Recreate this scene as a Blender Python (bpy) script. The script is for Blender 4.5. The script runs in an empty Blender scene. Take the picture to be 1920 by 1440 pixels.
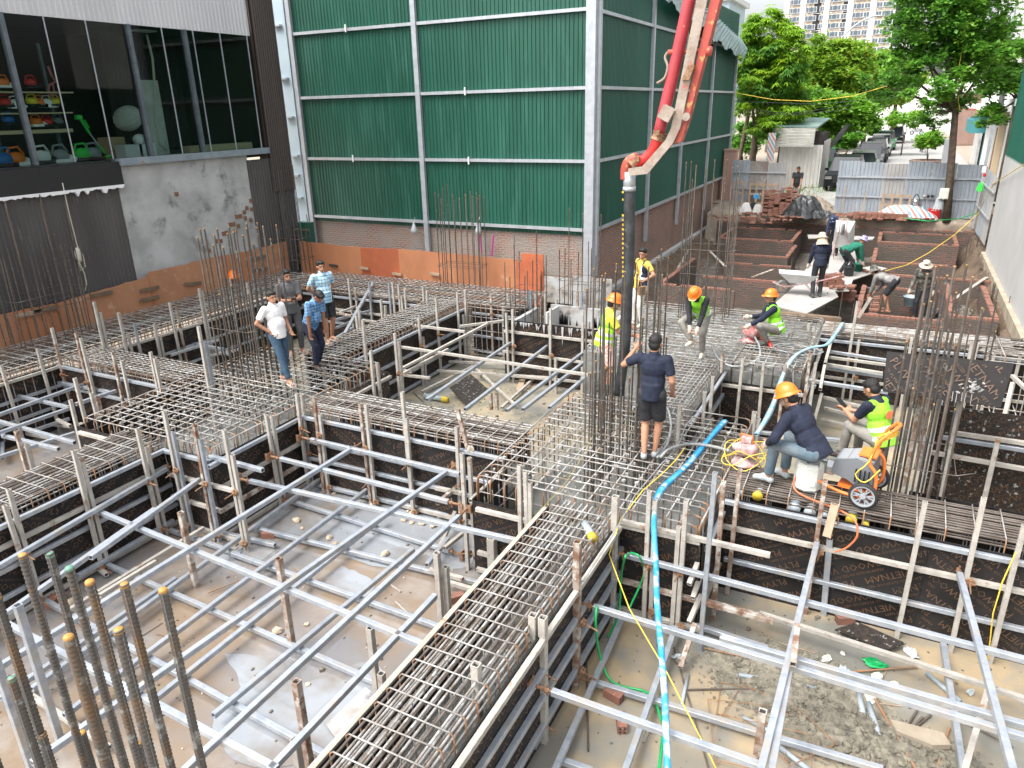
import bpy, bmesh, math, random
import numpy as np
from mathutils import Vector, Matrix
S = bpy.context.scene
COL = S.collection
# ------------------------------------------------------------------ camera (solved from the vanishing points of the plot)
FPX = 1370.0; CAMH = 4.6
_Y = np.array([747., -535., FPX]); _Y /= np.linalg.norm(_Y)
_X = -np.array([-2820., -448., FPX]); _X -= _Y * (_X @ _Y); _X /= np.linalg.norm(_X)
_Z = np.cross(_X, _Y)
if _Z[1] > 0: _Z = -_Z
RW = np.stack([_X, _Y, _Z])
cd = bpy.data.cameras.new('camera'); cam = bpy.data.objects.new('camera', cd); COL.objects.link(cam)
cd.sensor_width = 36.0; cd.lens = FPX / 1920 * 36; cd.clip_start = 0.05; cd.clip_end = 3000
rt, up, bk = RW[:, 0], -RW[:, 1], -RW[:, 2]
cam.matrix_world = Matrix(((rt[0], up[0], bk[0], 0), (rt[1], up[1], bk[1], 0), (rt[2], up[2], bk[2], CAMH), (0, 0, 0, 1)))
S.camera = cam
# ------------------------------------------------------------------ light: bright overcast
SUN_EL, SUN_AZ, SUN_E, SKY_E, EXPO = 58.0, 215.0, 1.3, 0.15, 0.0
w = bpy.data.worlds.new('World'); S.world = w; w.use_nodes = True
nt = w.node_tree; nt.nodes.clear()
sky = nt.nodes.new('ShaderNodeTexSky'); sky.sky_type = 'NISHITA'; sky.sun_disc = False
sky.sun_elevation = math.radians(SUN_EL); sky.sun_rotation = math.radians(SUN_AZ)
sky.air_density = 1.0; sky.dust_density = 6.0; sky.ozone_density = 1.0
hs = nt.nodes.new('ShaderNodeHueSaturation'); hs.inputs['Saturation'].default_value = 0.28; hs.inputs['Value'].default_value = 3.0
bg = nt.nodes.new('ShaderNodeBackground'); bg.inputs['Strength'].default_value = SKY_E
wo = nt.nodes.new('ShaderNodeOutputWorld')
nt.links.new(sky.outputs[0], hs.inputs['Color']); nt.links.new(hs.outputs[0], bg.inputs['Color']); nt.links.new(bg.outputs[0], wo.inputs['Surface'])
sl = bpy.data.lights.new('sun', 'SUN'); sl.energy = SUN_E; sl.angle = math.radians(24); sl.color = (1, .96, .9)
so = bpy.data.objects.new('sun', sl); COL.objects.link(so)
_a = math.radians(SUN_AZ); _e = math.radians(SUN_EL)
sd = Vector((math.sin(_a) * math.cos(_e), math.cos(_a) * math.cos(_e), math.sin(_e)))
so.rotation_euler = sd.to_track_quat('Z', 'Y').to_euler()
S.view_settings.view_transform = 'Standard'; S.view_settings.look = 'None'; S.view_settings.exposure = EXPO; S.view_settings.gamma = 1.0
S.cycles.max_bounces = 6; S.cycles.transparent_max_bounces = 12
# ------------------------------------------------------------------ measuring helpers: a sight line met with a real plane
def at(px, py, z=0.):
    d = RW @ np.array([px - 960, py - 720, FPX]); t = (z - CAMH) / d[2]; return Vector((d[0] * t, d[1] * t, z))
def aty(px, py, y):
    d = RW @ np.array([px - 960, py - 720, FPX]); t = y / d[1]; return Vector((d[0] * t, y, CAMH + d[2] * t))
def atx(px, py, x):
    d = RW @ np.array([px - 960, py - 720, FPX]); t = x / d[0]; return Vector((x, d[1] * t, CAMH + d[2] * t))
def pj(p):
    c = RW.T @ np.array([p[0], p[1], p[2] - CAMH]); return (960 + FPX * c[0] / max(c[2], .01), 720 + FPX * c[1] / max(c[2], .01))
rnd = random.Random(7)
# ------------------------------------------------------------------ materials
MATS = {}
def M(name, c=(.5, .5, .5), c2=None, sc=4., lo=.4, hi=.6, rough=.7, metal=0., bump=0., bsc=30., c3=None, sc3=12., t3=.6, e3=.05, rough2=None, spec=.5, emit=0., alpha=None, stretch=None):
    m = bpy.data.materials.new(name); m.use_nodes = True; MATS[name] = m
    n = m.node_tree; b = n.nodes['Principled BSDF']; L = n.links.new
    b.inputs['Base Color'].default_value = (*c, 1); b.inputs['Roughness'].default_value = rough; b.inputs['Metallic'].default_value = metal
    b.inputs['Specular IOR Level'].default_value = spec
    if emit: b.inputs['Emission Color'].default_value = (*c, 1); b.inputs['Emission Strength'].default_value = emit
    g = n.nodes.new('ShaderNodeNewGeometry'); vec = g.outputs['Position']
    if stretch:
        mp = n.nodes.new('ShaderNodeVectorMath'); mp.operation = 'MULTIPLY'; mp.inputs[1].default_value = stretch; L(vec, mp.inputs[0]); vec = mp.outputs[0]
    def noise(s, det=4):
        t = n.nodes.new('ShaderNodeTexNoise'); t.inputs['Scale'].default_value = s; t.inputs['Detail'].default_value = det; t.inputs['Roughness'].default_value = .6; L(vec, t.inputs['Vector']); return t.outputs['Fac']
    def ramp(f, a, z):
        r = n.nodes.new('ShaderNodeMapRange'); r.inputs['From Min'].default_value = a; r.inputs['From Max'].default_value = z; L(f, r.inputs['Value']); return r.outputs[0]
    col = None; f1 = None
    def mix(f, A, B):
        x = n.nodes.new('ShaderNodeMix'); x.data_type = 'RGBA'; L(f, x.inputs['Factor'])
        for s, v in ((6, A), (7, B)):
            if isinstance(v, tuple): x.inputs[s].default_value = (*v, 1)
            else: L(v, x.inputs[s])
        return x.outputs[2]
    if c2:
        f1 = ramp(noise(sc), lo, hi); col = mix(f1, c, c2)
        if rough2 is not None:
            r = n.nodes.new('ShaderNodeMapRange'); r.inputs['To Min'].default_value = rough; r.inputs['To Max'].default_value = rough2; L(f1, r.inputs['Value']); L(r.outputs[0], b.inputs['Roughness'])
    if c3:
        f3 = ramp(noise(sc3, 6), t3 - e3, t3 + e3); col = mix(f3, col if col is not None else c, c3)
    if col is not None: L(col, b.inputs['Base Color'])
    if bump:
        bp = n.nodes.new('ShaderNodeBump'); bp.inputs['Strength'].default_value = bump; bp.inputs['Distance'].default_value = .02
        L(noise(bsc, 6), bp.inputs['Height']); L(bp.outputs[0], b.inputs['Normal'])
    m.diffuse_color = (*c, 1)
    return m
M('galv', (.46, .495, .535), (.29, .325, .37), 7, .35, .7, .36, .5, rough2=.55, c3=(.42, .40, .37), sc3=4, t3=.60, e3=.07, bump=.12, bsc=45)
M('caked', (.46, .43, .38), (.31, .29, .26), 7, .3, .7, .85, .0, bump=.5, bsc=60, c3=(.25, .13, .07), sc3=6, t3=.66, e3=.05)
M('ruststeel', (.34, .28, .23), (.19, .10, .06), 8, .4, .6, .85, .1, bump=.4, bsc=50, c3=(.5, .47, .42), sc3=7, t3=.56, e3=.05)
M('jack', (.22, .11, .06), (.33, .2, .12), 30, .4, .6, .7, .3, bump=.3, bsc=90)
M('hollow', (.03, .03, .03), rough=.9)  # near-black colour stands in for the darkness inside open tube ends
M('bar', (.34, .33, .315), (.18, .14, .105), 3.2, .42, .6, .7, .15, c3=(.46, .46, .44), sc3=9, t3=.58, e3=.05, bump=.3, bsc=120)
M('bar_pale', (.385, .38, .365), (.24, .215, .19), 3, .4, .65, .7, .1, c3=(.25, .16, .1), sc3=8, t3=.66, e3=.05, bump=.3, bsc=120)
M('bar_rust', (.33, .16, .07), (.24, .17, .12), 9, .4, .65, .8, .1, bump=.3, bsc=120)
M('bar_brown', (.10, .08, .065), (.17, .145, .125), 4, .4, .65, .7, .2, bump=.3, bsc=120)
M('bar_dark', (.095, .09, .085), (.15, .10, .06), 5, .5, .65, .45, .45, c3=(.25, .26, .25), sc3=14, t3=.62)
M('cap_orange', (.42, .22, .05), rough=.6); M('cap_green', (.12, .25, .19), rough=.6)
M('ply_black', (.014, .013, .013), (.024, .022, .021), 2.5, .4, .65, .5, 0, c3=(.10, .10, .095), sc3=9, t3=.71, e3=.03, rough2=.65, spec=.25)
M('ply_speck', (.014, .012, .011), (.035, .024, .017), 20, .45, .55, .6, 0, c3=(.36, .36, .35), sc3=17, t3=.625, e3=.03)
M('ply_text', (.115, .062, .034), (.055, .033, .022), 5, .45, .7, .45)
M('ply_text_big', (.12, .065, .038), (.06, .04, .03), 5, .45, .7, .45)
M('ply_edge', (.3, .2, .12), rough=.8)
M('ply_orange', (.47, .20, .095), (.38, .155, .075), 1.6, .35, .7, .6, 0, c3=(.52, .35, .24), sc3=3.5, t3=.66, e3=.05, stretch=(1, 1, .6))
M('ply_orange_b', (.47, .23, .125), (.37, .175, .09), 1.3, .35, .7, .6, 0, c3=(.6, .42, .3), sc3=3, t3=.66, e3=.08)
M('ply_red', (.46, .125, .05), (.36, .1, .045), 2, .4, .6, .6)
M('timber', (.42, .32, .22), (.33, .24, .17), 6, .4, .6, .85, bump=.3, bsc=50)
M('timber_dark', (.2, .13, .08), (.14, .1, .07), 6, .4, .6, .85, bump=.3, bsc=50)
M('wet_concrete', (.12, .125, .115), (.2, .2, .19), 3, .35, .65, .35, 0, bump=.9, bsc=14, rough2=.75, c3=(.35, .35, .33), sc3=5, t3=.64)
M('floor_mud', (.215, .16, .11), (.185, .18, .18), .55, .42, .56, .2, 0, c3=(.27, .24, .21), sc3=1.6, t3=.6, e3=.1, bump=.1, bsc=2.5, rough2=.04, spec=.9)
M('floor_blind', (.21, .205, .18), (.14, .145, .13), .8, .4, .6, .6, 0, c3=(.36, .30, .20), sc3=1.1, t3=.55, e3=.12, rough2=.25, bump=.2, bsc=8)
M('floor_tan', (.34, .265, .165), (.18, .175, .15), .45, .44, .56, .55, 0, c3=(.2, .2, .18), sc3=1.4, t3=.6, e3=.08, rough2=.35, bump=.2, bsc=9)
M('soil', (.15, .105, .07), (.09, .065, .045), 2.2, .35, .65, .95, 0, bump=1., bsc=9, c3=(.25, .2, .15), sc3=7, t3=.64)
M('soil_grey', (.17, .15, .125), (.1, .085, .07), 3, .35, .65, .95, 0, bump=1., bsc=12, c3=(.32, .28, .23), sc3=9, t3=.63)
M('rubble', (.24, .22, .17), (.12, .11, .085), 10, .35, .65, .95, 0, bump=.8, bsc=25)
M('road', (.36, .355, .34), (.29, .285, .27), .5, .35, .65, .9, 0, bump=.2, bsc=20, c3=(.27, .25, .22), sc3=1.4, t3=.66)
M('bankearth', (.34, .29, .23), (.26, .21, .16), 1.2, .35, .65, .95, 0, bump=.7, bsc=9, c3=(.42, .38, .33), sc3=6, t3=.62)
M('concwall', (.50, .50, .49), (.33, .33, .32), 1.1, .35, .65, .9, 0, bump=.3, bsc=8, c3=(.15, .15, .145), sc3=1.6, t3=.63, e3=.07)
M('concpale', (.50, .50, .49), (.43, .43, .42), .5, .35, .65, .9, 0, bump=.15, bsc=10, c3=(.38, .37, .34), sc3=2, t3=.68)
M('concbeige', (.42, .36, .27), (.3, .25, .19), 2, .35, .65, .95, 0, bump=.6, bsc=9)
M('green_sheet', (.010, .074, .048), (.016, .100, .068), .6, .35, .65, .42, .0, c3=(.035, .135, .098), sc3=3.2, t3=.60, e3=.1, stretch=(1, 1, .12))
M('green_side', (.008, .078, .052), (.014, .10, .068), .6, .35, .65, .4, .0, c3=(.05, .16, .12), sc3=2.6, t3=.72, e3=.06, stretch=(1, 1, .12))
M('roof_sheet', (.13, .21, .20), (.2, .29, .27), 1, .35, .65, .4, .1)
M('brown_sheet', (.085, .066, .06), (.062, .048, .044), 1, .35, .65, .45, .2, stretch=(1, 1, .15))
M('brown_old', (.075, .068, .066), (.11, .104, .1), 1.4, .35, .7, .6, .1, c3=(.22, .2, .19), sc3=7, t3=.69, stretch=(1, 1, .22))
M('white_sheet', (.62, .62, .63), (.54, .54, .55), 1, .35, .65, .45, .0, stretch=(1, 1, .15))
M('blue_sheet', (.45, .55, .60), (.38, .48, .54), .8, .35, .65, .45, .0)
M('grey_sheet', (.36, .40, .44), (.29, .33, .37), 1., .35, .65, .45, .2, c3=(.2, .16, .13), sc3=2.2, t3=.7)
M('grey_sheet_warm', (.42, .41, .40), (.34, .34, .34), 1., .35, .65, .5, .2, c3=(.25, .2, .16), sc3=2.2, t3=.7)
M('old_sheet', (.30, .27, .25), (.17, .13, .11), 1., .4, .6, .8, .1, c3=(.4, .39, .38), sc3=2.2, t3=.6)
M('shed_sheet', (.56, .56, .53), (.45, .44, .41), 1., .4, .6, .6, .0, c3=(.27, .12, .05), sc3=1.6, t3=.68, e3=.04, stretch=(1, 1, .4))
M('steelpost', (.50, .53, .56), (.40, .43, .46), 4, .35, .65, .45, .4)
M('darkframe', (.10, .12, .14), (.15, .17, .19), 4, .35, .65, .4, .5)
M('ledge', (.20, .25, .29), (.28, .32, .35), 3, .35, .65, .55, .2, c3=(.3, .16, .08), sc3=5, t3=.68)
M('foam_white', (.85, .85, .85), rough=.8, bump=.8, bsc=40)
M('blackpaint', (.012, .012, .012), rough=.5); M('black_tarp', (.02, .022, .024), (.03, .032, .035), 5, rough=.35, bump=.5, bsc=12)
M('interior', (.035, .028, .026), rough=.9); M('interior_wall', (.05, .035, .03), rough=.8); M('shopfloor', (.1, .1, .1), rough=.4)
M('shelfwood', (.62, .48, .30), rough=.7); M('cardboard', (.42, .29, .17), rough=.85)
M('white', (.78, .78, .77), rough=.6); M('offwhite', (.6, .6, .56), (.5, .5, .46), 4, rough=.7); M('red', (.55, .025, .02), rough=.4); M('pinkred', (.5, .15, .16), rough=.5)
M('orange', (.80, .19, .02), rough=.35); M('lime', (.42, .85, .03), (.36, .75, .03), 9, rough=.75, bump=.4, bsc=14)
M('vest_green', (.28, .72, .03), (.22, .62, .03), 9, rough=.75, bump=.4, bsc=14)
M('reflect', (.75, .78, .78), rough=.35); M('yellow', (.72, .60, .04), rough=.5); M('toolgreen', (.05, .6, .08), rough=.4); M('blue', (.03, .15, .45), rough=.4)
M('teal', (.05, .35, .36), rough=.5); M('rope', (.55, .53, .45), rough=.9); M('cordyellow', (.78, .55, .06), rough=.5); M('cordorange', (.62, .17, .07), rough=.45)
M('hose_blue', (.02, .24, .50), (.04, .32, .58), 8, rough=.42, c3=(.40, .46, .48), sc3=7, t3=.56, e3=.06); M('hose_green', (.01, .35, .10), rough=.3)
M('hose_dusty', (.22, .42, .52), (.42, .48, .5), 6, .4, .6, rough=.6)
M('rubber', (.022, .024, .026), (.05, .055, .06), 4, rough=.5, c3=(.2, .21, .21), sc3=6, t3=.68); M('hosegrey', (.22, .23, .23), (.32, .33, .32), 8, rough=.6)
M('pumpred', (.46, .055, .07), (.38, .05, .06), 4, rough=.35, c3=(.55, .30, .12), sc3=9, t3=.68, e3=.02)
M('boomred', (.42, .07, .05), (.34, .06, .04), 4, rough=.5, c3=(.5, .30, .1), sc3=11, t3=.61, e3=.03)
M('boomgrey', (.36, .31, .26), (.27, .21, .17), 6, rough=.8, c3=(.42, .12, .08), sc3=8, t3=.64, e3=.05, bump=.4, bsc=30)
M('tape_dull', (.5, .36, .03), rough=.6); M('cap_dull', (.42, .24, .06), rough=.7); M('pvc', (.33, .38, .41), (.28, .33, .36), 4, rough=.4); M('plastic_clear', (.42, .46, .47), rough=.25); M('can_white', (.72, .74, .68), (.62, .64, .57), 5, rough=.4)
M('machinegrey', (.16, .175, .19), rough=.45); M('machinelight', (.27, .285, .30), rough=.45); M('machineorange', (.85, .20, .04), rough=.35); M('tyre', (.02, .02, .02), rough=.7); M('rimgrey', (.3, .32, .34), rough=.4)
M('motor_dusty', (.5, .42, .4), (.4, .2, .2), 14, rough=.8); M('motor_red', (.5, .1, .1), (.5, .35, .33), 14, rough=.7)
M('denim', (.05, .10, .16), (.035, .07, .115), 14, rough=.85, bump=.4, bsc=18); M('denim_dusty', (.07, .115, .15), (.15, .17, .18), 5, .4, .7, rough=.9, bump=.4, bsc=18)
M('cloth_white', (.80, .79, .80), rough=.85, bump=.8, bsc=11); M('cloth_grey', (.115, .115, .118), rough=.85, bump=.8, bsc=11); M('cloth_greyt', (.10, .10, .105), rough=.9, bump=.8, bsc=11)
M('cloth_black', (.012, .014, .018), (.03, .03, .035), 8, rough=.85, bump=.8, bsc=11); M('cloth_navy', (.007, .011, .028), (.012, .018, .04), 8, rough=.85, bump=.8, bsc=11, c3=(.12, .13, .16), sc3=7, t3=.72)
M('cloth_yellow', (.78, .72, .08), rough=.85, bump=.8, bsc=11); M('cloth_mustard', (.62, .42, .07), rough=.85, bump=.8, bsc=11)
M('cloth_cream', (.6, .57, .52), rough=.85, bump=.3, bsc=12); M('cloth_khaki', (.25, .24, .21), (.18, .17, .15), 6, rough=.9, bump=.4, bsc=14); M('cloth_tan', (.52, .43, .30), rough=.9)
M('cloth_green', (.01, .14, .09), rough=.85, bump=.8, bsc=11); M('cloth_purple', (.40, .36, .58), (.16, .13, .35), 30, .45, .55, rough=.9); M('camo', (.16, .15, .13), (.055, .055, .05), 9, .45, .55, rough=.9, c3=(.32, .3, .26), sc3=8, t3=.62)
M('cloth_flower', (.8, .35, .3), (.8, .7, .6), 25, .45, .55, rough=.9); M('cloth_dust', (.15, .15, .16), (.28, .27, .25), 5, rough=.9); M('hat_dark', (.03, .04, .09), (.5, .6, .6), 14, .62, .66, rough=.9)
M('skin', (.42, .215, .13), (.38, .185, .11), 14, rough=.55); M('skin_dark', (.30, .14, .08), (.26, .12, .07), 14, rough=.55); M('hair', (.008, .007, .006), rough=.45, bump=.6, bsc=120); M('eyewhite', (.5, .5, .48), rough=.3); M('lip', (.3, .1, .08), rough=.5)
M('glove', (.5, .46, .38), rough=.9); M('sock', (.35, .37, .38), rough=.9, bump=.5, bsc=40); M('shoe_dark', (.05, .04, .035), rough=.6); M('sandal', (.45, .4, .36), rough=.7); M('boot', (.05, .06, .05), rough=.5)
M('bark', (.16, .12, .085), (.1, .075, .055), 6, rough=.95, bump=.8, bsc=20)
def leafmat(name, c, c2, c3, sc, t3=.6):
    m = M(name, c, c2, sc, .40, .62, .5, 0, c3=c3, sc3=sc * 2, t3=t3); n = m.node_tree; b = n.nodes['Principled BSDF']; tr = n.nodes.new('ShaderNodeBsdfTranslucent'); mx = n.nodes.new('ShaderNodeMixShader'); mx.inputs[0].default_value = .42
    n.links.new(b.inputs['Base Color'].links[0].from_socket, tr.inputs[0]); n.links.new(b.outputs[0], mx.inputs[1]); n.links.new(tr.outputs[0], mx.inputs[2]); n.links.new(mx.outputs[0], n.nodes['Material Output'].inputs['Surface'])
leafmat('leaf_mango', (.30, .52, .025), (.13, .30, .02), (.48, .62, .04), 1.); leafmat('leaf_mango_shaded', (.07, .2, .025), (.12, .3, .03), (.2, .4, .03), 1.3)  # second mango green darkens clump undersides, shade put into the leaf colour
leafmat('leaf_a', (.20, .42, .04), (.10, .26, .03), (.34, .52, .05), .8); leafmat('leaf_b', (.16, .38, .045), (.08, .24, .03), (.28, .52, .06), .8); leafmat('leaf_c', (.27, .45, .04), (.13, .29, .03), (.48, .5, .05), .8)
M('tower_cream', (.42, .36, .285), rough=.9); M('tower_white', (.66, .66, .65), rough=.9); M('winglass', (.10, .13, .16), rough=.15); M('glass_dark', (.02, .025, .03), rough=.08)
M('car_black', (.010, .012, .015), rough=.3, spec=.15); M('car_grey', (.10, .11, .12), rough=.25, metal=.4); M('car_silver', (.4, .42, .43), rough=.25, metal=.4); M('car_green', (.05, .16, .07), rough=.3)
M('chrome', (.6, .6, .6), rough=.2, metal=.9); M('tail', (.4, .02, .02), rough=.3); M('lampmetal', (.38, .40, .41), rough=.5, metal=.3)
M('water_film', (.27, .29, .31), (.19, .165, .14), .9, .45, .62, .06, 0, spec=.9, rough2=.2); M('brick_red', (.28, .125, .085), (.19, .10, .075), 6, .35, .65, .9, bump=.4, bsc=40, c3=(.55, .3, .2), sc3=18, t3=.66); M('board', (.42, .40, .375), (.33, .31, .29), 1.5, .35, .65, .8, c3=(.25, .24, .23), sc3=2.2, t3=.65)  # water_film: puddle water tinted grey-blue, sky reflection put into its colour
M('magenta', (.45, .05, .25), rough=.8); M('bag_white', (.65, .64, .62), (.5, .3, .3), 5, .6, .7, rough=.8); M('cooler', (.62, .02, .02), rough=.35); M('water', (.2, .4, .55), rough=.1)
M('awning', (.06, .25, .28), rough=.6); M('stucco', (.66, .65, .62), (.56, .55, .52), 1.2, rough=.9); M('stone_pale', (.5, .4, .27), rough=.9); M('wood_brown', (.2, .1, .05), rough=.7); M('cone', (.45, .28, .22), rough=.9)
def brickmat(name, c1, c2, mort, bump=.6, dirt=(.2, .17, .14), dt=.62, scale=1.):
    m = M(name, c1, rough=.92); n = m.node_tree; b = n.nodes['Principled BSDF']; L = n.links.new
    g = n.nodes.new('ShaderNodeNewGeometry'); sx = n.nodes.new('ShaderNodeSeparateXYZ'); L(g.outputs['Position'], sx.inputs[0])
    a = n.nodes.new('ShaderNodeMath'); L(sx.outputs[0], a.inputs[0]); L(sx.outputs[1], a.inputs[1])
    cb = n.nodes.new('ShaderNodeCombineXYZ'); L(a.outputs[0], cb.inputs[0]); L(sx.outputs[2], cb.inputs[1])
    no = n.nodes.new('ShaderNodeTexNoise'); no.inputs['Scale'].default_value = 6; L(g.outputs['Position'], no.inputs['Vector'])
    ad = n.nodes.new('ShaderNodeVectorMath'); ad.operation = 'MULTIPLY_ADD'; ad.inputs[1].default_value = (.03, .03, 0); L(no.outputs['Color'], ad.inputs[0]); L(cb.outputs[0], ad.inputs[2])
    t = n.nodes.new('ShaderNodeTexBrick'); L(ad.outputs[0], t.inputs['Vector'])
    t.inputs['Color1'].default_value = (*c1, 1); t.inputs['Color2'].default_value = (*c2, 1); t.inputs['Mortar'].default_value = (*mort, 1)
    t.inputs['Scale'].default_value = 1; t.inputs['Brick Width'].default_value = .22 * scale; t.inputs['Row Height'].default_value = .075 * scale; t.inputs['Mortar Size'].default_value = .012; t.inputs['Bias'].default_value = -.1
    n2 = n.nodes.new('ShaderNodeTexNoise'); n2.inputs['Scale'].default_value = 1.6; n2.inputs['Detail'].default_value = 8; L(g.outputs['Position'], n2.inputs['Vector'])
    mr = n.nodes.new('ShaderNodeMapRange'); mr.inputs['From Min'].default_value = dt - .12; mr.inputs['From Max'].default_value = dt + .12; L(n2.outputs['Fac'], mr.inputs['Value'])
    mx = n.nodes.new('ShaderNodeMix'); mx.data_type = 'RGBA'; L(mr.outputs[0], mx.inputs['Factor']); L(t.outputs['Color'], mx.inputs[6]); mx.inputs[7].default_value = (*dirt, 1); L(mx.outputs[2], b.inputs['Base Color'])
    n3 = n.nodes.new('ShaderNodeTexNoise'); n3.inputs['Scale'].default_value = 22; L(g.outputs['Position'], n3.inputs['Vector'])
    ma = n.nodes.new('ShaderNodeMath'); ma.operation = 'SUBTRACT'; L(n3.outputs['Fac'], ma.inputs[0]); L(t.outputs['Fac'], ma.inputs[1])
    bp = n.nodes.new('ShaderNodeBump'); bp.inputs['Strength'].default_value = bump; bp.inputs['Distance'].default_value = .03; L(ma.outputs[0], bp.inputs['Height']); L(bp.outputs[0], b.inputs['Normal'])
    return m
brickmat('brick_rough', (.34, .175, .12), (.24, .17, .135), (.37, .34, .31), 1., (.30, .27, .24), .50); M('smeared', (.40, .41, .41), (.30, .27, .24), 2.2, .42, .58, .85, 0, c3=(.12, .12, .125), sc3=3, t3=.58, e3=.05)
brickmat('brick_side', (.36, .15, .09), (.24, .13, .1), (.36, .33, .3), .8, (.22, .18, .15), .62)
brickmat('brick_found', (.19, .078, .055), (.07, .06, .055), (.15, .135, .12), .7, (.10, .085, .07), .48)
def plaid(name, base, lines, s=.055, wd=.2):
    m = M(name, base, rough=.85); n = m.node_tree; b = n.nodes['Principled BSDF']; L = n.links.new
    tc = n.nodes.new('ShaderNodeTexCoord'); sx = n.nodes.new('ShaderNodeSeparateXYZ'); L(tc.outputs['Object'], sx.inputs[0]); fs = []
    for i in (0, 1, 2):
        q = n.nodes.new('ShaderNodeMath'); q.operation = 'PINGPONG'; q.inputs[1].default_value = s / 2; L(sx.outputs[i], q.inputs[0])
        l = n.nodes.new('ShaderNodeMath'); l.operation = 'LESS_THAN'; l.inputs[1].default_value = s / 2 * wd; L(q.outputs[0], l.inputs[0]); fs.append(l.outputs[0])
    a = n.nodes.new('ShaderNodeMath'); a.use_clamp = True; L(fs[0], a.inputs[0]); L(fs[1], a.inputs[1])
    c = n.nodes.new('ShaderNodeMath'); c.operation = 'MULTIPLY_ADD'; c.inputs[1].default_value = .5; L(a.outputs[0], c.inputs[0])
    h = n.nodes.new('ShaderNodeMath'); h.operation = 'MULTIPLY'; h.inputs[1].default_value = .5; L(fs[2], h.inputs[0]); L(h.outputs[0], c.inputs[2])
    mx = n.nodes.new('ShaderNodeMix'); mx.data_type = 'RGBA'; L(c.outputs[0], mx.inputs['Factor']); mx.inputs[6].default_value = (*base, 1); mx.inputs[7].default_value = (*lines, 1); L(mx.outputs[2], b.inputs['Base Color'])
plaid('plaid_light', (.55, .72, .80), (.10, .28, .45), .07, .3); plaid('plaid_blue', (.03, .13, .32), (.25, .42, .6), .06, .28)
def stripes(name, cols, s):
    m = M(name, cols[0], rough=.6); n = m.node_tree; b = n.nodes['Principled BSDF']; L = n.links.new
    g = n.nodes.new('ShaderNodeNewGeometry'); d = n.nodes.new('ShaderNodeVectorMath'); d.operation = 'DOT_PRODUCT'; d.inputs[1].default_value = (.8, .3, .5); L(g.outputs['Position'], d.inputs[0])
    q = n.nodes.new('ShaderNodeMath'); q.operation = 'MULTIPLY'; q.inputs[1].default_value = 1 / s; L(d.outputs['Value'], q.inputs[0]); f = n.nodes.new('ShaderNodeMath'); f.operation = 'FRACT'; L(q.outputs[0], f.inputs[0])
    r = n.nodes.new('ShaderNodeValToRGB'); r.color_ramp.interpolation = 'CONSTANT'; L(f.outputs[0], r.inputs[0])
    for i, c in enumerate(cols):
        e = r.color_ramp.elements[i] if i < 2 else r.color_ramp.elements.new(i / len(cols)); e.position = i / len(cols); e.color = (*c, 1)
    L(r.outputs[0], b.inputs['Base Color'])
stripes('striped_tarp', [(.58, .58, .56), (.2, .33, .43), (.58, .58, .56), (.52, .2, .18)], .3)
gl = bpy.data.materials.new('glass'); gl.use_nodes = True; MATS['glass'] = gl; n = gl.node_tree; n.nodes.clear()
tr = n.nodes.new('ShaderNodeBsdfTransparent'); tr.inputs[0].default_value = (.72, .80, .78, 1); gs = n.nodes.new('ShaderNodeBsdfGlossy'); gs.inputs['Roughness'].default_value = .02
fr = n.nodes.new('ShaderNodeFresnel'); fr.inputs[0].default_value = 1.22; mx = n.nodes.new('ShaderNodeMixShader'); ou = n.nodes.new('ShaderNodeOutputMaterial')
n.links.new(fr.outputs[0], mx.inputs[0]); n.links.new(tr.outputs[0], mx.inputs[1]); n.links.new(gs.outputs[0], mx.inputs[2]); n.links.new(mx.outputs[0], ou.inputs[0])
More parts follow.
